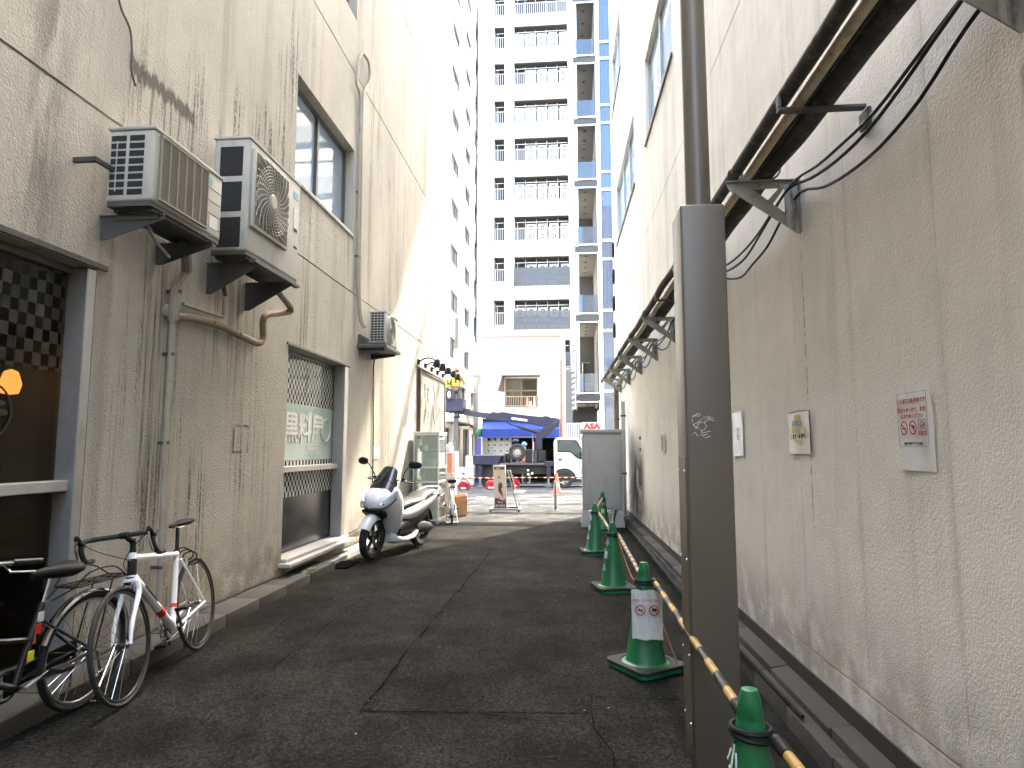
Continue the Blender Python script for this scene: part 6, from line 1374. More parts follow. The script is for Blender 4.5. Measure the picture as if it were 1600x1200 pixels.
q = MB(); q.box(gx0+.02, gx1-.02, gy1-.035, gy1-.03, gz0+.04, gz1-.04); q.build('back_panel', FRW, GC); q = MB(); q.box(gx0-.01, gx1+.01, gy0-.01, gy1+.01, gz1+.001, gz1+.03); q.build('top', FRW, GC, bevel=.006)
q = MB(); q.box(gx0+.05, gx1-.05, gy0+.05, gy1-.05, 0, gz0-.001); q.build('plinth', STEEL, GC)
for i, (x, z, r_, h_, mt, l_) in enumerate(((-3.0, 1.465, .1, .12, 'dish_white', 'white bowl on the top shelf of the showcase'), (-2.78, 1.145, .12, .16, 'dish_white', 'large white pot on the middle shelf of the showcase'), (-3.0, .855, .06, .25, 'dish_white', 'white bottle on the third shelf of the showcase'), (-2.8, .515, .1, .14, 'dish_white', 'white basin on the lowest shelf of the showcase'))):
    pm('dish_white', (.62, .63, .6), .3); q = MB(); q.lathe([(0, 0), (r_*.7, 0), (r_, h_*.6), (r_*.95, h_), (r_*.85, h_), (r_*.8, h_*.5), (0, .02)], (x, 13.05, z), n=20); tag(q.build('crockery', MATS[mt], None, smooth=True), l_, 'crockery', 'crockery in the showcase')
SBX = thing('sign_box', 'white box sign with orange stripe beside the glass showcase', 'sign', (-2.78, 15.2, 0))
b0, b1 = on_y(690, 706, 15), on_y(712, 748, 15); m = MB(); m.box(b0.x, b1.x, 15, 15.4, b1.z, b0.z); m.build('body', pm('box_white', (.6, .6, .57), .5), SBX, bevel=.01)
m = MB(); a = on_y(699, 720, 15).x; b = on_y(706, 720, 15).x; m.box(a, b, 14.992, 14.999, b1.z+.1, b0.z-.03); m.build('stripe', pm('stripe_orange', (.7, .22, .12), .5), SBX)
m = MB(); m.box(b0.x+.04, b0.x+.12, 14.992, 14.999, b0.z-.2, b0.z-.06); m.build('sticker', INK, SBX); m = MB(); m.tube(curve_pts([(b1.x+.003, 15.1, b1.z+.1), (b1.x+.003, 15.2, b1.z+.3), (b1.x+.003, 15.3, b1.z+.35)], 4), .012, 5); m.build('logo_swirl', GREEN, SBX)
m = MB(); m.box(b0.x+.03, b1.x-.03, 15.05, 15.35, .02, b1.z-.002); m.build('stand', pm('stand_grey', (.4, .4, .38), .5), SBX)
m = MB(); c = Vector(((b0.x+b1.x)/2-.05, 15.2, b0.z+.085)); m.ell(c, (.13, .12, .085), (0, .1, .3), 14, 9, 1); m.ell(c+Vector((.03, 0, .07)), (.06, .05, .06)); tag(m.build('plastic_bag', pm('bag_pink', (.62, .45, .55), .4, 0, .15, 9, .8, 9), None, smooth=True), 'crumpled pink plastic bag on top of the white box sign', 'bag')
cb = on_z(723, 806); CBX = thing('flowerpot', 'empty terracotta coloured square bucket tilted beside the far bicycle', 'planter', (cb.x, cb.y, 0), (R(4), R(-7), .2))
m = MB(wmat(CBX)); hh = .47
def sq(s_, z): return [(-s_, -s_, z), (s_, -s_, z), (s_, s_, z), (-s_, s_, z)]
m.loft([sq(.10, .02), sq(.145, hh), sq(.135, hh), sq(.095, .05)], cap=False); m.f([m.v(p) for p in sq(.095, .05)]); m.f([m.v(p) for p in sq(.10, .02)]); m.build('pot', pm('terracotta', (.52, .27, .14), .7, 0, .15, 6), CBX)
m = MB(wmat(CBX)); m.loft([sq(.15, hh-.13), sq(.158, hh-.13), sq(.158, hh-.10), sq(.15, hh-.10)], cap=False, loop=True); m.build('rim_band', MATS['terracotta'], CBX)
# A-board
AY = 15.5; AB = thing('a_board', 'folding advertising board with a portrait poster at the alley mouth', 'sign board', on_z(788, 799))
tilt = .10
def A(px, py, dy=0): p = on_y(px, py, AY); return Vector((p.x, AY+dy, p.z))
zt0, zb_ = A(782, 727).z, A(785, 796).z; xa_, xb_ = A(772.5, 760).x, A(792, 760).x
def apt(x, z, o=0): t = (z-zb_)/(zt0-zb_); return (x+(-.05+.05*(1-t))*1, AY+tilt*t+o, z)
m = MB(); m.hexa([apt(xa_, zb_), apt(xb_, zb_), apt(xb_, zb_, .09), apt(xa_, zb_, .09), apt(xa_, zt0), apt(xb_, zt0), apt(xb_, zt0, .09), apt(xa_, zt0, .09)]); m.build('board', pm('board_frame', (.30, .29, .26), .5, .3), AB, bevel=.006)
def pst(u0, u1, v0, v1, mt, nm, o=-.003, par=None):
    xs0, xs1 = xa_+(xb_-xa_)*u0, xa_+(xb_-xa_)*u1; z0_, z1_ = zb_+(zt0-zb_)*v0, zb_+(zt0-zb_)*v1
    m = MB(); m.hexa([apt(xs0, z0_, o), apt(xs1, z0_, o), apt(xs1, z0_, o+.002), apt(xs0, z0_, o+.002), apt(xs0, z1_, o), apt(xs1, z1_, o), apt(xs1, z1_, o+.002), apt(xs0, z1_, o+.002)]); return m.build(nm, mt, par or AB)
ps = pst(.04, .95, .03, .97, pm('poster_paper', (.52, .44, .35), .5, 0, .1, 8), 'poster')
pst(.07, .9, .90, .955, pm('poster_maroon', (.09, .01, .03), .5), 'header_band', -.006, ps); pst(.06, .94, .035, .25, pm('poster_dark', (.05, .03, .025), .5, 0, .5, 25), 'footer', -.006, ps)
def fig(pts, mt, nm, o=-.009):
    m = MB(); P = [Vector(apt(xa_+(xb_-xa_)*u, zb_+(zt0-zb_)*v, o)) for u, v in pts]; m.prism(P, (0, .0015, 0)); m.build(nm, mt, ps)
SKN = pm('poster_skin', (.6, .38, .27), .6); fig([(.34, .38), (.5, .5), (.62, .48), (.86, .30), (.86, .2), (.5, .22), (.3, .26)], SKN, 'figure'); fig([(.42, .64), (.4, .55), (.36, .48), (.4, .4), (.52, .36), (.76, .26), (.7, .34), (.62, .46), (.72, .5), (.7, .56), (.64, .62), (.52, .58)], pm('poster_dress', (.10, .025, .02), .6), 'figure_dress', -.0105)
fig([(.44+.08*cos(a), .69+.035*sin(a)) for a in [2*pi*k/12 for k in range(12)]], SKN, 'figure_head', -.0105); fig([(.36, .69), (.38, .735), (.46, .745), (.53, .735), (.54, .70), (.46, .715), (.38, .70)], pm('poster_hair', (.06, .035, .025), .6), 'figure_hair', -.012)
for s_, u, v, sz_, mt in (('MENU', .45, .925, .045, WTXT), ('美', .28, .83, .11, GOLD), ('salon', .6, .835, .06, GOLD), ('OPEN', .5, .765, .05, GOLD), ('TEL 03', .5, .16, .05, WTXT), ('60-4624', .5, .085, .075, WTXT)):
    text(s_, 'lettering', mt, ps, basis(apt(xa_+(xb_-xa_)*u, zb_+(zt0-zb_)*v, -.013), (1, 0, 0), (0, tilt, zt0-zb_)), sz_, .9, .0004)
for a, b in ((A(796, 735, .15), A(811, 797, .55)), (A(792, 735, .15), A(806, 797, .5)), (A(778, 745, .12), A(773, 797, .4))): m = MB(); m.beam(a, b, .025, .02); m.build('leg', ALU, AB)
a, b = A(765, 797), A(812, 797); m = MB(); m.box(a.x, b.x, AY-.05, AY-.01, .05, .09); m.box(a.x, b.x, AY+.42, AY+.46, .05, .09); m.box(a.x, a.x+.04, AY-.01, AY+.42, .05, .09); m.box(b.x-.04, b.x, AY-.01, AY+.42, .05, .09); m.build('base_frame', ALU, AB, bevel=.004)
for x in (a.x+.02, b.x-.02):
    for y in (AY-.03, AY+.44): m = MB(); m.cyl((x-.012, y, .027), (x+.012, y, .027), .025, n=12); m.build('castor', BLACK, AB)
# bollard
bp = on_z(868, 797); BO = thing('bollard', 'single grey steel bollard where the alley meets the street', 'bollard', bp)
m = MB(); zt2 = on_y(868, 752, bp.y).z; m.lathe([(0, 0), (.036, 0), (.036, zt2-.03), (.03, zt2-.008), (0, zt2)], bp, n=20); m.build('post', pm('bollard_grey', (.2, .2, .18), .4, .6, .1, 8), BO, smooth=True); m = MB(); m.lathe([(.0, .001), (.075, .001), (.07, .012), (0, .012)], bp, n=20); m.build('base_flange', STEEL, BO)
# interior lamp glowing behind the near shop window
IL = thing('hanging_lamp', 'warm glowing lamp inside the near shop window', 'lamp', (-3.62, 3.1, 2.2)); c = on_x(16, 600, -3.62)
m = MB(); m.lathe([(0, .0), (.05, .01), (.065, .07), (.04, .15), (0, .17)], (c.x, c.y, c.z-.07), n=12); m.build('bulb', emit('lamp_glow', (1, .42, .1), .13), IL, smooth=True); m = MB(); m.cyl((c.x, c.y, c.z+.071), (c.x, c.y, 2.7), .006, n=6); m.build('cord', BLACK, IL)
# ================================================================ bucket truck in the street
TYN, TYF = 25.3, 27.15; TC = (TYN+TYF)/2
def t(px, py, Y=TYN): p = on_y(px, py, Y); return p
NAVY = pm('truck_navy', (.007, .008, .034), .45, 0, .12, 2, 0, 0, .2, (.05, .05, .07)); CABW = pm('cab_white', (.50, .54, .58), .3, 0, .03, 2, 0, 0, .1, (.3, .3, .3), .4); CHB = pm('chassis_black', (.014, .014, .015), .6, .2, .3, 5)
TRK = thing('bucket_truck', 'navy bucket truck with white cab parked across the street', 'truck', (t(830, 700).x, TC, 0))
def poly(mb, pts, y0, y1, Y=TYN): mb.prism([Vector((t(a, b, Y).x, y0, t(a, b, Y).z)) for a, b in pts], (0, y1-y0, 0))
# chassis, deck, rear tray
m = MB(); poly(m, [(742, 727), (866, 727), (866, 741), (742, 741)], TYN+.25, TYF-.25); m.build('chassis', CHB, TRK)
m = MB(); poly(m, [(780, 723.5), (858, 723.5), (858, 727), (780, 727)], TYN+.02, TYF); m.build('deck', pm('deck_dark', (.05, .05, .06), .6), TRK, bevel=.01)
m = MB(); poly(m, [(738, 712.5), (783, 712.5), (779, 726.5), (739.5, 726.5)], TYN, TYF); m.build('rear_tray', NAVY, TRK, bevel=.02)
m = MB(); poly(m, [(736.5, 711.2), (784, 711.2), (784, 712.4), (736.5, 712.4)], TYN-.02, TYF+.02); m.build('tray_lip', pm('tray_lip', (.10, .11, .16), .5), TRK)
m = MB(); poly(m, [(741, 742), (779, 742), (779, 748.5), (741, 748.5)], TYN+.12, TYN+.2); m.build('rear_skirt', CHB, TRK)
for px_ in (750, 857):
    m = MB(); poly(m, [(px_-3, 727.5), (px_+3, 727.5), (px_+3, 747), (px_-3, 747)], TYN+.0, TYN+.14); o = m.build('outrigger', NAVY, TRK, bevel=.01)
    m = MB(); poly(m, [(px_-1.6, 747), (px_+1.6, 747), (px_+1.6, 759), (px_-1.6, 759)], TYN+.03, TYN+.11); poly(m, [(px_-5, 759.5), (px_+5, 759.5), (px_+5, 761), (px_-5, 761)], TYN-.05, TYN+.2); m.build('jack_foot', STEEL, o)
m = MB(); poly(m, [(851, 721), (866, 721), (866, 729), (851, 729)], TYN+.0, TYN+.5); m.build('valve_box', NAVY, TRK, bevel=.01)
for a, b in (((779, 742), (800, 757)), ((815, 741), (825, 752))): m = MB(); poly(m, [(a[0], a[1]), (b[0], a[1]), (b[0]-3, b[1]-4), (a[0]+2, b[1]-4)], TYN+.3, TYN+.9); m.build('tank', CHB, TRK, bevel=.02)
m = MB(); poly(m, [(801, 756.5), (861, 756.5), (861, 759), (801, 759)], TYN+.05, TYN+.11); g_ = m.build('underrun_bar', pm('bar_grey', (.16, .16, .17), .5, .3), TRK)
for px_ in (816, 828, 801): m = MB(); poly(m, [(px_-.6, 742), (px_+.6, 742), (px_+.6, 756.4), (px_-.6, 756.4)], TYN+.07, TYN+.1); m.build('bar_hanger', STEEL, g_)
for px_, py_, r_ in ((824.5, 735, .045), (825, 741.5, .05), (831, 740, .05), (769, 741, .04)): c = t(px_, py_); m = MB(); m.cyl((c.x, TYN+.2, c.z), (c.x, TYN+.26, c.z), r_, n=12); m.build('lamp', STEEL_L, TRK)
def twheel(px_, nm='wheel', R_=.35):
    c = t(px_, 747); c = Vector((c.x, TYN+.14, R_)); m = MB(); m.lathe([(R_-.13, -.11), (R_-.03, -.12), (R_, -.08), (R_, .08), (R_-.03, .12), (R_-.13, .11)], c, (0, 1, 0), 40); w_ = m.build(nm, TYRE, TRK, smooth=True)
    m = MB(); m.lathe([(0, -.03), (.09, -.035), (.1, .03), (R_-.15, .02), (R_-.12, -.09), (R_-.10, -.09)], c, (0, 1, 0), 30)
    m.build('rim', RIM_S, w_, smooth=True)
    for k in range(5): a = 2*pi*k/5; q = c+Vector((.155*cos(a), -.0, .155*sin(a))); m = MB(); m.cyl(q+Vector((0, -.005, 0)), q+Vector((0, .02, 0)), .035, n=10); m.build('rim_hole', BLACK, w_)
    return w_
twheel(881.5); w2_ = copy_tree(TRK.children[-1]) if False else None
c = t(763, 747); m = MB(); m.lathe([(.12, -.11), (.32, -.12), (.35, -.08), (.35, .08), (.32, .12), (.12, .11)], (c.x, TYN+.3, .35), (0, 1, 0), 30); m.build('wheel', TYRE, TRK, smooth=True)
m = MB(); m.lathe([(.12, -.11), (.32, -.12), (.35, -.08), (.35, .08), (.32, .12), (.12, .11)], (c.x, TYF-.3, .35), (0, 1, 0), 30); m.build('wheel', TYRE, TRK, smooth=True)
c = t(882, 747); m = MB(); m.lathe([(.12, -.11), (.32, -.12), (.35, -.08), (.35, .08), (.32, .12), (.12, .11)], (c.x, TYF-.3, .35), (0, 1, 0), 30); m.build('wheel', TYRE, TRK, smooth=True)
# spare wheel upright on the deck
c = t(808, 706.5); c = Vector((c.x, TYN+.12, c.z)); m = MB(); m.lathe([(.19, -.1), (.30, -.11), (.335, -.07), (.335, .07), (.30, .11), (.19, .1)], c, (0, 1, 0), 40); sp_ = m.build('spare_wheel', TYRE, TRK, smooth=True)
m = MB(); m.lathe([(0, -.04), (.06, -.04), (.07, -.0), (.13, .0), (.185, -.085), (.2, -.085)], c, (0, 1, 0), 30); m.build('rim', RIM_S, sp_, smooth=True)
for k in range(8): a = 2*pi*k/8; q = c+Vector((.135*cos(a), -.05, .135*sin(a))); m = MB(); m.cyl(q, q+Vector((0, .05, 0)), .022, n=8); m.build('rim_hole', BLACK, sp_)
m = MB(); q = t(806, 689, TYN+.3); m.ell((q.x, TYN+.35, q.z), (.14, .12, .1)); m.cyl((q.x, TYN+.35, 1.0), (q.x, TYN+.35, q.z), .03, n=8); m.build('beacon', NAVY, TRK, smooth=True)
# cab
roof = [(866, 745), (865, 690), (867.5, 685.5), (872, 684), (900, 684.2), (904.5, 687), (907, 691), (915, 706), (919, 720), (920.5, 733), (921.5, 749), (900.5, 749), (898.5, 741), (893, 735.5), (886, 732.5), (877, 732.5), (870, 735)]
m = MB(); poly(m, roof, TYN+.02, TYF-.02); m.build('cab', CABW, TRK, bevel=.035, seg=3)
m = MB(); poly(m, [(899, 741), (893.5, 735), (886, 732), (877, 732), (869, 735), (866.5, 742), (866.5, 751), (898, 751)], TYN+.05, TYN+.5); m.build('wheel_arch', CHB, TRK)
gl = [(872, 689.5), (897.5, 689.5), (901.5, 693), (908, 704), (910.5, 715), (907, 716), (901, 713), (894.5, 706.5), (890.5, 705), (872.5, 704.5)]
m = MB(); poly(m, gl, TYN-.004, TYN+.018); dr = m.build('door_window', pm('cab_glass', (.05, .07, .07), .06, .0, .2, 3, coat=1), TRK, bevel=.002)
m = MB(); poly(m, [(879.5, 690.3), (893, 690.3), (893, 704.3), (879.5, 704.3)], TYN-.008, TYN-.0045); m.build('window_reflection', pm('seen_through', (.55, .62, .58), .3, 0, .4, 20), dr) if False else m.bm.free()
m = MB(); poly(m, [(870.6, 687.3), (899, 687.3), (903.5, 691), (910, 703.5), (912.6, 717.5), (906.5, 718), (900, 714.8), (893.5, 708.3), (890, 706.8), (871, 706.3)], TYN+.006, TYN+.015); m.build('window_seal', BLACK, TRK)
m = MB(); poly(m, [(872.5, 716.8), (878, 716.8), (878, 719.8), (872.5, 719.8)], TYN+.0, TYN+.015); m.build('door_handle', BLACK, TRK, bevel=.004)
m = MB()
for pl in ([(868.6, 688), (868.8, 731)], [(913.6, 719), (913.9, 739), (904, 739)], [(869, 731), (876, 730)]): m.tube([Vector((t(a, b).x, TYN+.018, t(a, b).z)) for a, b in pl], .008, 4)
m.build('door_seam', pm('seam_grey', (.16, .17, .18), .6), TRK)
q = t(879.5, 722.5); text('い 4-63', 'lettering', pm('ink_dim', (.28, .29, .3), .6), TRK, basis((q.x, TYN+.016, q.z), (1, 0, 0), (0, 0, 1)), .11, 1, .001)
m = MB(); poly(m, [(905, 706), (909, 706), (909, 715), (905, 715)], TYN-.22, TYN-.14); q0, q1 = t(908, 712, TYN-.18), t(909, 712, TYN); m.cyl((q0.x, TYN-.14, q0.z), (q1.x, TYN+.1, q1.z-.05), .012, n=6); m.build('mirror', BLACK, TRK, bevel=.01)
m = MB(); poly(m, [(919, 722), (922, 722), (922.6, 731), (919, 731)], TYN+.15, TYN+.5); m.build('headlight', LENS, TRK, bevel=.01)
m = MB(); poly(m, [(916, 738), (923, 738), (923, 749), (916, 749)], TYN, TYF); m.build('bumper', pm('bumper_grey', (.3, .31, .32), .5), TRK, bevel=.02)
m = MB(); q = t(913, 700); m.quad((t(907.6, 690).x+.03, TYN+.12, t(907.6, 690).z), (t(907.6, 690).x+.03, TYF-.12, t(907.6, 690).z), (t(917, 711).x+.03, TYF-.12, t(917, 711).z), (t(917, 711).x+.03, TYN+.12, t(917, 711).z)); m.build('windshield', MATS['cab_glass'], TRK)
# machinery between tray and wheel
for i, (a, b, c_, d) in enumerate(((784, 789, 712, 723), (790, 796, 715, 723), (786, 792, 709, 714), (820, 832, 702, 723), (833, 838, 704, 723), (792, 796, 708, 715))):
    m = MB(); poly(m, [(a, c_), (b, c_), (b, d), (a, d)], TYN+.3+.1*(i % 3), TYN+.75+.1*i); m.build('hydraulic_block', [ENG, CHB, CHB, CHB, ENG, NAVY][i], TRK, bevel=.02)
m = MB(); poly(m, [(838, 722), (851, 722), (851, 704), (838, 704)], TYN+.5, TYF-.4); m.build('turntable', CHB, TRK, bevel=.03)
m = MB(); poly(m, [(831.5, 723), (833, 723), (833, 678), (831.5, 678)], TYN+.1, TYN+.14); m.build('guard_post', STEEL, TRK)
m = MB(); poly(m, [(832.3, 690), (834.3, 690), (834.3, 703), (832.3, 703)], TYN+.05, TYN+.095); m.build('marker_strip', pm('strip_pink', (.6, .25, .25), .5), TRK)
# turret and boom
m = MB(); poly(m, [(835.5, 704), (835.5, 678), (848, 667), (858, 664), (872, 654), (872, 661), (860, 677), (845.5, 686), (845.5, 704)], TYN+.55, TYN+1.15); m.build('turret', NAVY, TRK, bevel=.02)
bm_ = [(755.5, 653), (758.5, 645), (762, 644.5), (767, 641.8), (771, 642.6), (776, 643.2), (782.5, 642), (800, 645), (826.7, 648.2), (846, 650), (849, 648.8), (854, 648.6), (860, 651), (868, 651.5), (874.5, 655), (872.8, 666.5), (853, 667), (832, 662), (800, 658.3), (777, 656.5)]
m = MB(); poly(m, bm_, TYN+.65, TYN+1.0); BM = m.build('boom', NAVY, TRK, bevel=.012)
m = MB(); poly(m, [(690, 636.5), (700, 636), (757, 643.5), (772, 645), (772, 654), (757, 652.5), (700, 643.5), (690, 643)], TYN+.7, TYN+.94); m.build('boom_extension', pm('boom_dark', (.02, .022, .045), .5), BM, bevel=.01)
m = MB(); poly(m, [(719, 636.5), (729, 637.5), (732, 640), (731, 645), (718, 644)], TYN+.66, TYN+.98); m.build('boom_collar', NAVY, BM, bevel=.01)
a, b = t(808, 666), t(843, 676); m = MB(); m.cyl((a.x, TYN+.6, a.z), (b.x, TYN+.6, b.z), .055, .065, 12); a2, b2 = t(790, 660), t(808, 666); m.cyl((a2.x, TYN+.6, a2.z), (b2.x, TYN+.6, b2.z), .03, n=10); m.build('lift_cylinder', CHB, TRK, smooth=True)
m = MB(); poly(m, [(797.3, 650.6), (822.3, 654), (822, 657.4), (797, 654)], TYN+.64, TYN+.649); pl_ = m.build('plate', LABEL, BM)
q0, q1 = t(800, 653), t(811.5, 654.3); text('●', 'lettering', REDM, pl_, basis((q0.x, TYN+.636, q0.z), (1, 0, -.13), (0, 0, 1)), .07, 1, .001); text('レンタル', 'lettering', INK, pl_, basis((q1.x, TYN+.636, q1.z), (1, 0, -.13), (0, 0, 1)), .075, 1.25, .001, None, .001)
# the bucket
BK = MB(); BLU = pm('bucket_blue', (.009, .012, .05), .45, 0, .1, 3)
bx_ = (t(695, 630).x, t(720, 630).x); bzz = (t(708, 641).z, t(708, 624).z)
def openbox(mb, x0, x1, y0, y1, z0, z1, th=.03):
    mb.box(x0, x1, y0, y0+th, z0, z1); mb.box(x0, x1, y1-th, y1, z0, z1); mb.box(x0, x0+th, y0+th, y1-th, z0, z1); mb.box(x1-th, x1, y0+th, y1-th, z0, z1); mb.box(x0+th, x1-th, y0+th, y1-th, z0, z0+th)
openbox(BK, bx_[0]-.25, bx_[1], TYN+.45, TYN+1.25, bzz[0], bzz[0]+.5); bk_ = BK.build('bucket', BLU, TRK)
m = MB(); poly(m, [(696, 606), (704.5, 606), (704.5, 624), (696, 624)], TYN+.3, TYN+.42); m.build('control_box', BLU, TRK, bevel=.02)
m = MB(); m.ell((t(700, 616).x, TYN+.24, t(700, 616).z), (.07, .06, .14)); m.build('hose_cover', RAILW, TRK, smooth=True)

# ================================================================ people
def skin_mesh(name, joints, edges, mat, parent, sub=2):
    """one continuous surface grown over a jointed skeleton: joints = {key: (point, radius)}"""
    ks = list(joints); me = bpy.data.meshes.new('skeleton'); me.from_pydata([joints[k][0] for k in ks], [(ks.index(a), ks.index(b)) for a, b in edges], [])
    o = bpy.data.objects.new('skeleton', me); COL.objects.link(o); md = o.modifiers.new('s', 'SKIN'); md.use_smooth_shade = True
    for i, k in enumerate(ks):
        v = me.skin_vertices[0].data[i]; r_ = joints[k][1]; v.radius = r_ if isinstance(r_, tuple) else (r_, r_); v.use_root = (i == 0)
    s_ = o.modifiers.new('u', 'SUBSURF'); s_.levels = sub; s_.render_levels = sub
    bpy.context.view_layer.update(); me2 = bpy.data.meshes.new_from_object(o.evaluated_get(bpy.context.evaluated_depsgraph_get())); bpy.data.objects.remove(o)
    me2.name = name; me2.materials.clear(); me2.materials.append(mat); me2.transform(wmat(parent).inverted() @ Matrix.Identity(4)) if False else None
    ob = bpy.data.objects.new(name, me2); COL.objects.link(ob); ob.parent = parent; return ob
SKIN = pm('skin', (.42, .25, .17), .6); HAIR = pm('hair_black', (.012, .01, .009), .6)
def person(label, loc, rot, top, legs, helmet, vest=None, arms=None, lean=0, harness=False):
    r = thing('person', label, 'person', loc, rot)
    ar = arms or {}
    def J(s_):
        e = ar.get('e%d' % s_, (.30*s_, .02, 1.12)); h_ = ar.get('h%d' % s_, (.30*s_, .20, 1.0)); return Vector(e), Vector(h_)
    j = {'pel': ((0, 0, .93), (.15, .11)), 'bel': ((0, lean*.4, 1.08), (.14, .10)), 'che': ((0, lean*.8, 1.30), (.165, .115)), 'nck': ((0, lean+.0, 1.47), .055), 'hd0': ((0, lean+.015, 1.56), (.07, .08)), 'hd1': ((0, lean+.02, 1.66), (.075, .09)), 'hd2': ((0, lean+.02, 1.72), (.05, .06))}
    ed = [('pel', 'bel'), ('bel', 'che'), ('che', 'nck'), ('nck', 'hd0'), ('hd0', 'hd1'), ('hd1', 'hd2')]
    for s_ in (-1, 1):
        e, h_ = J(s_); k = str(s_)
        d_ = (h_-e).normalized(); j['sh'+k] = ((.19*s_, lean*.9, 1.40), .06); j['el'+k] = (tuple(e), .045); j['wr'+k] = (tuple(h_), .03); j['pa'+k] = (tuple(h_+d_*.07), (.04, .022))
        j['hi'+k] = ((.09*s_, 0, .88), .095); j['kn'+k] = ((.11*s_, .02, .49), .06); j['an'+k] = ((.11*s_, -.02, .09), .042); j['to'+k] = ((.12*s_, .13, .04), .035)
        ed += [('che', 'sh'+k), ('sh'+k, 'el'+k), ('el'+k, 'wr'+k), ('wr'+k, 'pa'+k), ('pel', 'hi'+k), ('hi'+k, 'kn'+k), ('kn'+k, 'an'+k), ('an'+k, 'to'+k)]
    b_ = skin_mesh('body', j, ed, SKIN, r)
    for s_ in (-1, 1):
        e, h_ = J(s_); d_ = (h_-e).normalized(); side_ = d_.cross(Vector((0, 0, 1))).normalized() if abs(d_.z) < .9 else Vector((0, 1, 0))
        for q in range(4):
            a = h_+d_*.10+side_*(.028-.019*q); m = MB(wmat(r)); m.tube([a, a+d_*.035, a+d_*(.055+.01*(q in (1, 2)))+Vector((0, 0, -.02))], [.009, .0085, .007], 6); m.build('finger', SKIN, b_, smooth=True)
        a = h_+d_*.05+side_*.035; m = MB(wmat(r)); m.tube([a, a+d_*.03+side_*.02, a+d_*.055+side_*.022], [.011, .01, .008], 6); m.build('thumb', SKIN, b_, smooth=True)
    # jacket and trousers as their own surfaces a little outside the body
    g = lambda k: j[k][0]
    def rad(k, add): x = j[k][1]; return (x[0]+add, x[1]+add) if isinstance(x, tuple) else x+add
    jj = {k: (g(k), rad(k, .018)) for k in ('bel', 'che', 'sh-1', 'sh1', 'el-1', 'el1')}; jj['pel'] = ((0, 0, .95), (.165, .125)); jj['nk'] = ((0, lean, 1.45), .065)
    for s_ in (-1, 1): e, h_ = J(s_); jj['wr%d' % s_] = (tuple(e.lerp(h_, .92)), .042)
    skin_mesh('jacket', {k: jj[k] for k in ['bel']+[q for q in jj if q != 'bel']}, [('pel', 'bel'), ('bel', 'che'), ('che', 'nk'), ('che', 'sh-1'), ('che', 'sh1'), ('sh-1', 'el-1'), ('sh1', 'el1'), ('el-1', 'wr-1'), ('el1', 'wr1')], top, r)
    jj = {'pel': ((0, 0, .95), (.16, .12))}
    e_ = []
    for s_ in (-1, 1):
        k = str(s_); jj['hi'+k] = ((.09*s_, 0, .86), .112); jj['kn'+k] = (g('kn'+k), .078); jj['an'+k] = ((.11*s_, -.015, .10), .062); e_ += [('pel', 'hi'+k), ('hi'+k, 'kn'+k), ('kn'+k, 'an'+k)]
    skin_mesh('trousers', jj, e_, legs, r)
    T_ = wmat(r); hc = Vector((0, lean+.02, 1.66))
    for s_ in (-1, 1):
        m = MB(T_); m.ell(g('to'+str(s_)), (.05, .13, .045), None, 12, 8, .8); m.build('boot', BLACK, r, smooth=True)
        m = MB(T_); m.ell(hc+Vector((.078*s_, -.005, -.01)), (.012, .02, .032)); m.build('ear', SKIN, b_, smooth=True); m = MB(T_); m.ell(hc+Vector((.028*s_, .083, .01)), (.012, .008, .007)); m.build('eye', BLACK, b_)
    m = MB(T_); m.ell(hc+Vector((0, .095, -.02)), (.013, .018, .022)); m.build('nose', SKIN, b_, smooth=True); m = MB(T_); m.ell(hc+Vector((0, .084, -.055)), (.024, .008, .006)); m.build('mouth', pm('lips', (.3, .12, .1), .6), b_)
    m = MB(T_); m.ell(hc+Vector((0, -.02, .0)), (.085, .085, .09), None, 16, 10); m.build('hair', HAIR, r, smooth=True)
    m = MB(T_); m.lathe([(.0, .135), (.06, .125), (.105, .08), (.122, .02), (.125, .0), (.145, -.008), (.142, -.014), (.118, -.006)], hc+Vector((0, 0, .035)), (0, 0, 1), 24); m.build('helmet', helmet, r, smooth=True)
    if vest:
        for s_ in (-1, 1):
            m = MB(T_); pts = [(.085*s_, lean*.3-.135, 1.02), (.08*s_, lean*.7-.142, 1.2), (.1*s_, lean-.13, 1.36), (.11*s_, lean-.03, 1.475), (.1*s_, lean+.10, 1.42), (.08*s_, lean*.8+.14, 1.25), (.08*s_, lean*.3+.13, 1.03)]
            P = curve_pts(pts, 4); m.loft([[p+Vector((-.042, 0, 0)), p+Vector((.042, 0, 0)), p+Vector((.042, 0, .006))+(p-Vector((0, lean, 1.25))).normalized()*.01, p+Vector((-.042, 0, .006))+(p-Vector((0, lean, 1.25))).normalized()*.01] for p in P]); m.build('vest', vest, r, smooth=True)
        m = MB(T_); m.lathe([(.165, -.03), (.168, .03)], (0, lean*.5, 1.10), (0, 0, 1), 24); 
        for v in m.bm.verts: q = T_.inverted() @ v.co; q.y = (q.y-lean*.5)*.78+lean*.5; v.co = T_ @ q
        m.build('waist_band', vest, r, smooth=True)
        m = MB(T_); m.tube([(-.13, -.145+lean*.7, 1.42), (.1, -.155+lean*.5, 1.12)], .014, 5); m.tube([(.13, -.145+lean*.7, 1.42), (-.1, -.155+lean*.5, 1.12)], .014, 5); m.build('harness', BLACK, r)
    return r
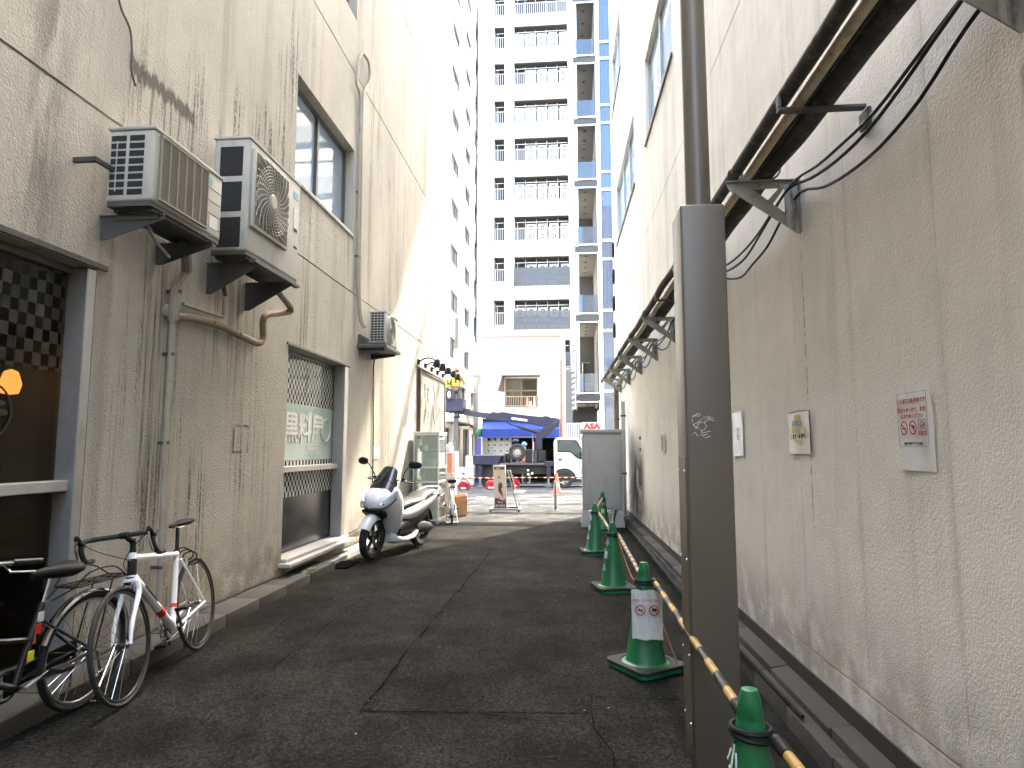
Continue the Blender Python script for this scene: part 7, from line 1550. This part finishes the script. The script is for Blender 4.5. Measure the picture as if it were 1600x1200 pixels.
LIME = pm('vest_lime', (.55, .78, .05), .6); OJ = pm('jacket_rust', (.28, .10, .04), .8, 0, .1, 9); NJ = pm('jacket_navy', (.03, .04, .08), .8); HORG = pm('helmet_red', (.35, .09, .04), .35); HBL = pm('helmet_blue', (.10, .28, .55), .35); OR2 = pm('jacket_orange', (.62, .22, .05), .8); GRY = pm('trousers_grey', (.09, .08, .075), .8)
bf = bzz[0]+.03; q = t(713.5, 600, TYN+.85)
person('worker in rust jacket and lime safety vest, back turned, standing in the raised bucket', (q.x, TYN+.85, bf), R(-8), OJ, GRY, HORG, LIME, {'e-1': (-.30, .06, 1.14), 'h-1': (-.2, .3, 1.12), 'e1': (.31, .05, 1.14), 'h1': (.22, .28, 1.1)}, .03)
q = t(696.5, 600, TYN+.9); person('second worker in lime vest, half hidden by the left wall, in the raised bucket', (q.x, TYN+.92, bf-.06), R(60), NJ, GRY, HBL, LIME, {'e-1': (-.28, .1, 1.1), 'h-1': (-.15, .35, 1.15), 'e1': (.3, .08, 1.12), 'h1': (.2, .34, 1.15)}, .05)
q = on_y(821.5, 700, 27.6); person('worker in blue helmet and orange jacket bending behind the spare wheel', (q.x, 27.65, 0), R(150), OR2, NJ, HBL, None, {'e-1': (-.27, .15, 1.1), 'h-1': (-.12, .38, 1.02), 'e1': (.29, .12, 1.1), 'h1': (.16, .38, 1.0)}, .1)

# ================================================================ small things in the street
GRD = pm('generator_red', (.26, .008, .018), .35, 0, .05, 5, coat=.3)
def generator(label, px0, px1, py):
    a, b = on_z(px0, py), on_z(px1, py); y = a.y; r = thing('generator', label, 'generator', ((a.x+b.x)/2, y+.15, 0), 0, 'red portable generators in the street'); x0_, x1_ = a.x, b.x
    m = MB(); m.loft([[(x, y+.02, z), (x, y+.3, z), (x, y+.3, z2), (x, y+.25, z2+.03), (x, y+.07, z2+.03), (x, y+.02, z2)] for x, z, z2 in ((x0_, .06, .2), (x0_+.04, .03, .27), (x0_+.12, .03, .31), (x1_-.1, .03, .3), (x1_-.03, .03, .26), (x1_, .06, .18))]); m.build('casing', GRD, r, smooth=True, ang=40)
    m = MB(); m.tube(curve_pts([(x0_+.08, y+.16, .32), (x0_+.11, y+.16, .385), (x1_-.13, y+.16, .385), (x1_-.08, y+.16, .30)], 4), .018, 7); m.build('handle', GRD, r, smooth=True)
    m = MB(); m.box(x0_+.1, x1_-.12, y+.008, y+.0195, .05, .1); m.build('label', LABEL, r); m = MB(); m.torus((x1_-.09, y+.012, .16), (0, 1, 0), .035, .008, 16, 5); m.build('dial', BLACK, r)
    for x in (x0_+.05, x1_-.05): m = MB(); m.box(x-.02, x+.02, y+.04, y+.28, 0, .029); m.build('foot', BLACK, r)
generator('red portable generator on the far left of the street', 716, 733, 766); generator('red portable generator beside the advertising board', 758.5, 777, 765)
generator('red portable generator mostly hidden behind the advertising board', 800, 812, 762)
oc = on_z(870, 770); OCN = make_cone('orange and white striped cone beside the bollard in front of the truck', oc, .1, ORANGE, True); OCN.scale = (.95, .95, .95)
BY2 = 24.6; pa, pb2 = on_y(712, 747, BY2), on_y(912, 746, BY2); n_ = 3
for k in range(n_):
    a = pa.lerp(pb2, k/n_)+Vector((.02, 0, 0)); b = pa.lerp(pb2, (k+1)/n_)-Vector((.02, 0, 0)); cone_bar(['left', 'middle', 'right'][k]+' length of the orange and black bar in front of the truck', a, b, 6, pm('bar_orange', (.7, .30, .12), .45), .02, 'striped bars in front of the truck')
for k, px_ in ((0, 779), (1, 712)):
    q = on_y(px_, 747, BY2); s_ = thing('bar_stand', ['slim black stand under the joint of the street bars behind the board', 'slim black stand under the left end of the street bars'][k], 'barrier stand', (q.x, BY2+.05, 0)); m = MB(); m.cyl((q.x, BY2+.05, .02), (q.x, BY2+.05, q.z+.03), .018, n=8); m.build('post', BLACK, s_); m = MB(); m.lathe([(0, 0), (.14, 0), (.12, .03), (0, .035)], (q.x, BY2+.05, 0), n=16); m.build('base', MAT_D, s_, smooth=True)
m = MB(); a = on_y(735, 714, 27.8); m.box(a.x-.2, a.x+.15, 27.7, 28.1, .02, a.z+.05); tag(m.build('crate', pm('crate_pale', (.55, .55, .52), .6), None, bevel=.01), 'pale crate with a purple mark beside the truck tail', 'crate')
m = MB(); m.box(a.x-.05, a.x+.05, 27.69, 27.699, a.z-.15, a.z-.08); o = m.build('mark', pm('mark_purple', (.3, .2, .5), .6), bpy.data.objects['crate'])
q0, q1 = on_y(749, 712, 28.2), on_y(752, 684, 28.2); m = MB(); m.box(q0.x-.06, q0.x+.08, 28.1, 28.2, 0, q1.z); m.box(q0.x-.12, q0.x-.061, 28.1, 28.18, .3, q1.z-.2); tag(m.build('banner_post', pm('post_blue', (.06, .07, .3), .5), None, bevel=.008), 'blue upright post at the left end of the awning', 'post')
m = MB(); q = on_y(752, 676, 28.3); m.ell((q.x-.08, 28.35, q.z), (.16, .16, .2), None, 12, 8, .8); m.cyl((q.x-.08, 28.35, 0), (q.x-.08, 28.35, q.z), .02, n=6); tag(m.build('folded_parasol', pm('parasol_green', (.02, .16, .07), .8), None, smooth=True), 'dark green folded parasol beside the blue post', 'parasol')
